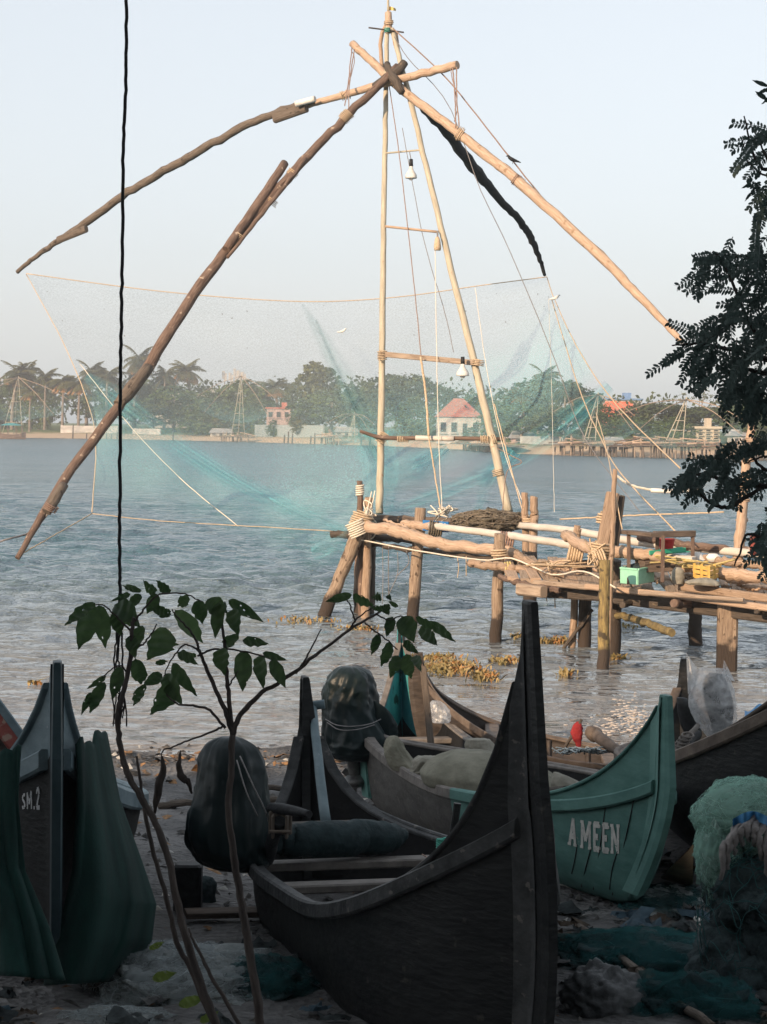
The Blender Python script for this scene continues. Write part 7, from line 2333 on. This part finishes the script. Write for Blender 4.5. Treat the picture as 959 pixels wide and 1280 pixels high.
# ------------------------------------------------------------------ the feathery tree whose branches come in from the right
tree = empty('feathery_tree', (3.4, 8.4, .75), 'dark feathery leaved tree whose branches reach in from the right edge', 'tree')
g = MB()
g.tube([Vector((3.4, 8.4, .4)), Vector((3.3, 8.5, 2.0)), Vector((2.9, 8.7, 3.6)), Vector((2.5, 8.6, 5.2)), Vector((1.6, 7.0, 6.6))], [.24, .20, .16, .12, .07], 10, 24, rj=.04)
g.build('trunk', TREEB, tree)
DB = 9.0
def limb(pts, r_, d0=DB, name='limb'):
    g = MB(); g.tube([P(x, y, d0 + (dz[0] if dz else 0)) for x, y, *dz in pts], r_, 7, max(8, len(pts) * 5), rj=.05, wob=.002)
    g.build(name, TREEB, tree)
limbs = [
    ([(1300, 330), (1100, 260), (1000, 220), (965, 215), (945, 200), (930, 145)], [.034, .020, .012, .007, .003]),
    ([(965, 215), (950, 180), (936, 150)], [.006, .002]), ([(968, 225), (945, 212), (932, 196), (928, 170)], [.005, .002]),
    ([(1300, 430), (1100, 350), (1000, 330), (950, 320), (900, 322)], [.034, .020, .014, .009, .004]),
    ([(1300, 480), (1080, 470), (1000, 440), (950, 425), (905, 330), (890, 315)], [.034, .020, .016, .010, .005, .003]),
    ([(1300, 560), (1080, 500), (1000, 460), (940, 445), (880, 430), (840, 432)], [.034, .020, .016, .011, .007, .003]),
    ([(1300, 580), (1080, 500), (990, 480), (950, 465), (920, 462), (900, 475)], [.034, .020, .014, .010, .008, .004]),
    ([(1300, 640), (1080, 615), (990, 608), (955, 608), (915, 603), (890, 596), (860, 592), (845, 600)], [.034, .020, .013, .011, .009, .007, .004]),
    ([(952, 609), (930, 622), (912, 634), (895, 632), (880, 622), (873, 606), (868, 590)], [.008, .010, .009, .008, .006, .004]),
    ([(962, 590), (945, 577), (938, 560), (925, 548)], [.008, .006, .003]), ([(962, 570), (950, 572), (930, 580)], [.006, .003]),
    ([(1100, 700), (1000, 690), (960, 675), (935, 668), (925, 690), (918, 708)], [.03, .012, .007, .005, .003]),
]
for pts, r_ in limbs: limb(pts, r_)
def frond(g, a, b, w, seed, d=DB, droop=.35):
    """feathery leaf: rachis from a to b (photo pixels) with pinnae made of small leaflets"""
    rs = np.random.default_rng(seed)
    A, B = P(a[0], a[1], d + rs.normal(0, .12)), P(b[0], b[1], d + rs.normal(0, .18))
    ax = B - A; L = ax.length
    t_ = ax.normalized()
    side = t_.cross(FWD).normalized()
    pts = [A + ax * v + Vector((0, 0, -droop * L * .35 * v * v)) for v in np.linspace(0, 1, 8)]
    g.tube(pts, [.0025, .001], 4, 7, cap=False)
    npn = max(5, int(L / .0165))
    for k in range(npn + 1):
        v = (k + .5) / npn
        q = A + ax * min(v, 1) + Vector((0, 0, -droop * L * .35 * v * v))
        ll = .030 * (1 - .35 * abs(v - .45)) * rs.uniform(.8, 1.15)
        for sg in (-1, 1):
            dr = (side * sg * .85 + t_ * .5 + Vector((0, 0, -.32)) + FWD * rs.normal(0, .4)).normalized()
            tw = rs.normal(0, .6)
            n2 = (dr.cross(FWD).normalized() * math.cos(tw) + FWD * math.sin(tw)).normalized() * .0062
            k0 = len(g.v)
            e = q + dr * ll + Vector((0, 0, -.003))
            m1 = q.lerp(e, .35); m2 = q.lerp(e, .75)
            g.v += [tuple(q), tuple(m1 + n2), tuple(m2 + n2 * .85), tuple(e), tuple(m2 - n2 * .85), tuple(m1 - n2)]
            g.face(tuple(range(k0, k0 + 6)))
g = MB()
clumps = [   # centre, spread x, y, number, direction (dx, dy), length
    ((950, 175), 14, 10, 9, (-34, 12), 42), ((955, 200), 12, 10, 8, (-26, 22), 34), ((952, 255), 10, 16, 9, (-10, 22), 30), ((940, 320), 14, 12, 10, (-30, 16), 40), ((915, 335), 14, 10, 9, (-34, 14), 44),
    ((955, 330), 10, 22, 14, (-12, 26), 34), ((905, 322), 16, 8, 10, (-32, 8), 40), ((885, 345), 14, 10, 9, (-22, 24), 34), ((945, 375), 16, 18, 20, (-26, 20), 38), ((920, 390), 14, 14, 14, (-24, 22), 36),
    ((955, 410), 10, 18, 14, (-18, 24), 34), ((905, 405), 14, 10, 10, (-26, 20), 38), ((880, 428), 22, 7, 14, (-34, 10), 44), ((850, 440), 14, 8, 8, (-28, 16), 36), ((930, 440), 20, 12, 16, (-18, 24), 38), ((895, 452), 18, 10, 12, (-16, 26), 36),
    ((935, 470), 18, 14, 22, (-8, 30), 36), ((915, 485), 14, 10, 14, (-6, 28), 32), ((950, 495), 12, 14, 18, (-4, 30), 34), ((880, 470), 12, 8, 7, (-14, 26), 30),
    ((955, 560), 10, 8, 10, (-30, 8), 36), ((925, 565), 16, 7, 12, (-34, 10), 40), ((890, 578), 18, 8, 14, (-32, 10), 40), ((865, 592), 12, 7, 9, (-26, 14), 34), ((935, 590), 14, 10, 10, (-20, 18), 32), ((905, 600), 16, 8, 12, (-18, 20), 32), ((955, 600), 8, 10, 8, (-14, 20), 30), ((870, 605), 10, 6, 6, (-16, 16), 26),
    ((955, 660), 6, 10, 6, (-8, 16), 22), ((955, 690), 6, 10, 8, (-12, 12), 24)]
sd = 0
for (cx, cy), sx, sy, n, (dx, dy), ln in clumps:
    for _ in range(int(n * .46) + 1):
        sd += 1
        x, y = cx + RNG.normal(0, sx * .7), cy + RNG.normal(0, sy * .7)
        an = math.atan2(dy, dx) + RNG.normal(0, .5)
        l_ = ln * RNG.uniform(.75, 1.35)
        frond(g, (x - math.cos(an) * l_ * .3, y - math.sin(an) * l_ * .3), (x + math.cos(an) * l_ * .7, y + math.sin(an) * l_ * .7), RNG.uniform(8.5, 12.5), sd)
for pts, r_ in limbs:      # the rest of each limb, towards the trunk, is leafy too
    line = catmull([Vector((q[0], q[1], 0)) for q in pts], 40)
    for q in line:
        if q.x < 985: continue
        for _ in range(4):
            sd += 1
            an = RNG.uniform(.6, 2.9); l_ = RNG.uniform(34, 60)
            x, y = q.x + RNG.normal(0, 16), q.y + RNG.normal(6, 16)
            frond(g, (x, y), (x + math.cos(an) * l_, y + math.sin(an) * l_), 10, sd, DB + RNG.normal(0, .35))
# single broader leaflets near the top
for k, (a, b, w) in enumerate((((960, 108), (940, 100), 6), ((962, 112), (945, 118), 6), ((958, 124), (944, 114), 7), ((966, 122), (952, 130), 6), ((940, 232), (927, 235), 7), ((938, 228), (936, 219), 6), ((944, 224), (952, 213), 7), ((940, 240), (931, 252), 4), ((952, 262), (945, 276), 5), ((940, 375), (936, 384), 8))):
    leaf(g, a, b, w, DB, 900 + k)
g.build('foliage', TREEF, tree)
# unseen leaf mass added overhead to its crown, to darken the boats below
g = MB()
rs = np.random.default_rng(99)
for _ in range(9000):
    x, y, z = rs.uniform(-6.0, 6.5), rs.uniform(-4.5, 8.6), rs.uniform(5.2, 8.6)
    if z < 3.4 + .235 * max(y, 0) + .55 + (1.0 if abs(x) < 3 else 0): continue
    a = Vector(rs.normal(0, 1, 3)).normalized(); n2 = a.cross(Vector((0, 0, 1)) + Vector(rs.normal(0, .4, 3))).normalized()
    s = rs.uniform(.16, .30)
    q = Vector((x, y, z))
    g.quad(q - a * s, q - n2 * s * .4, q + a * s, q + n2 * s * .4)
o = g.build('crown', TREEF, tree)
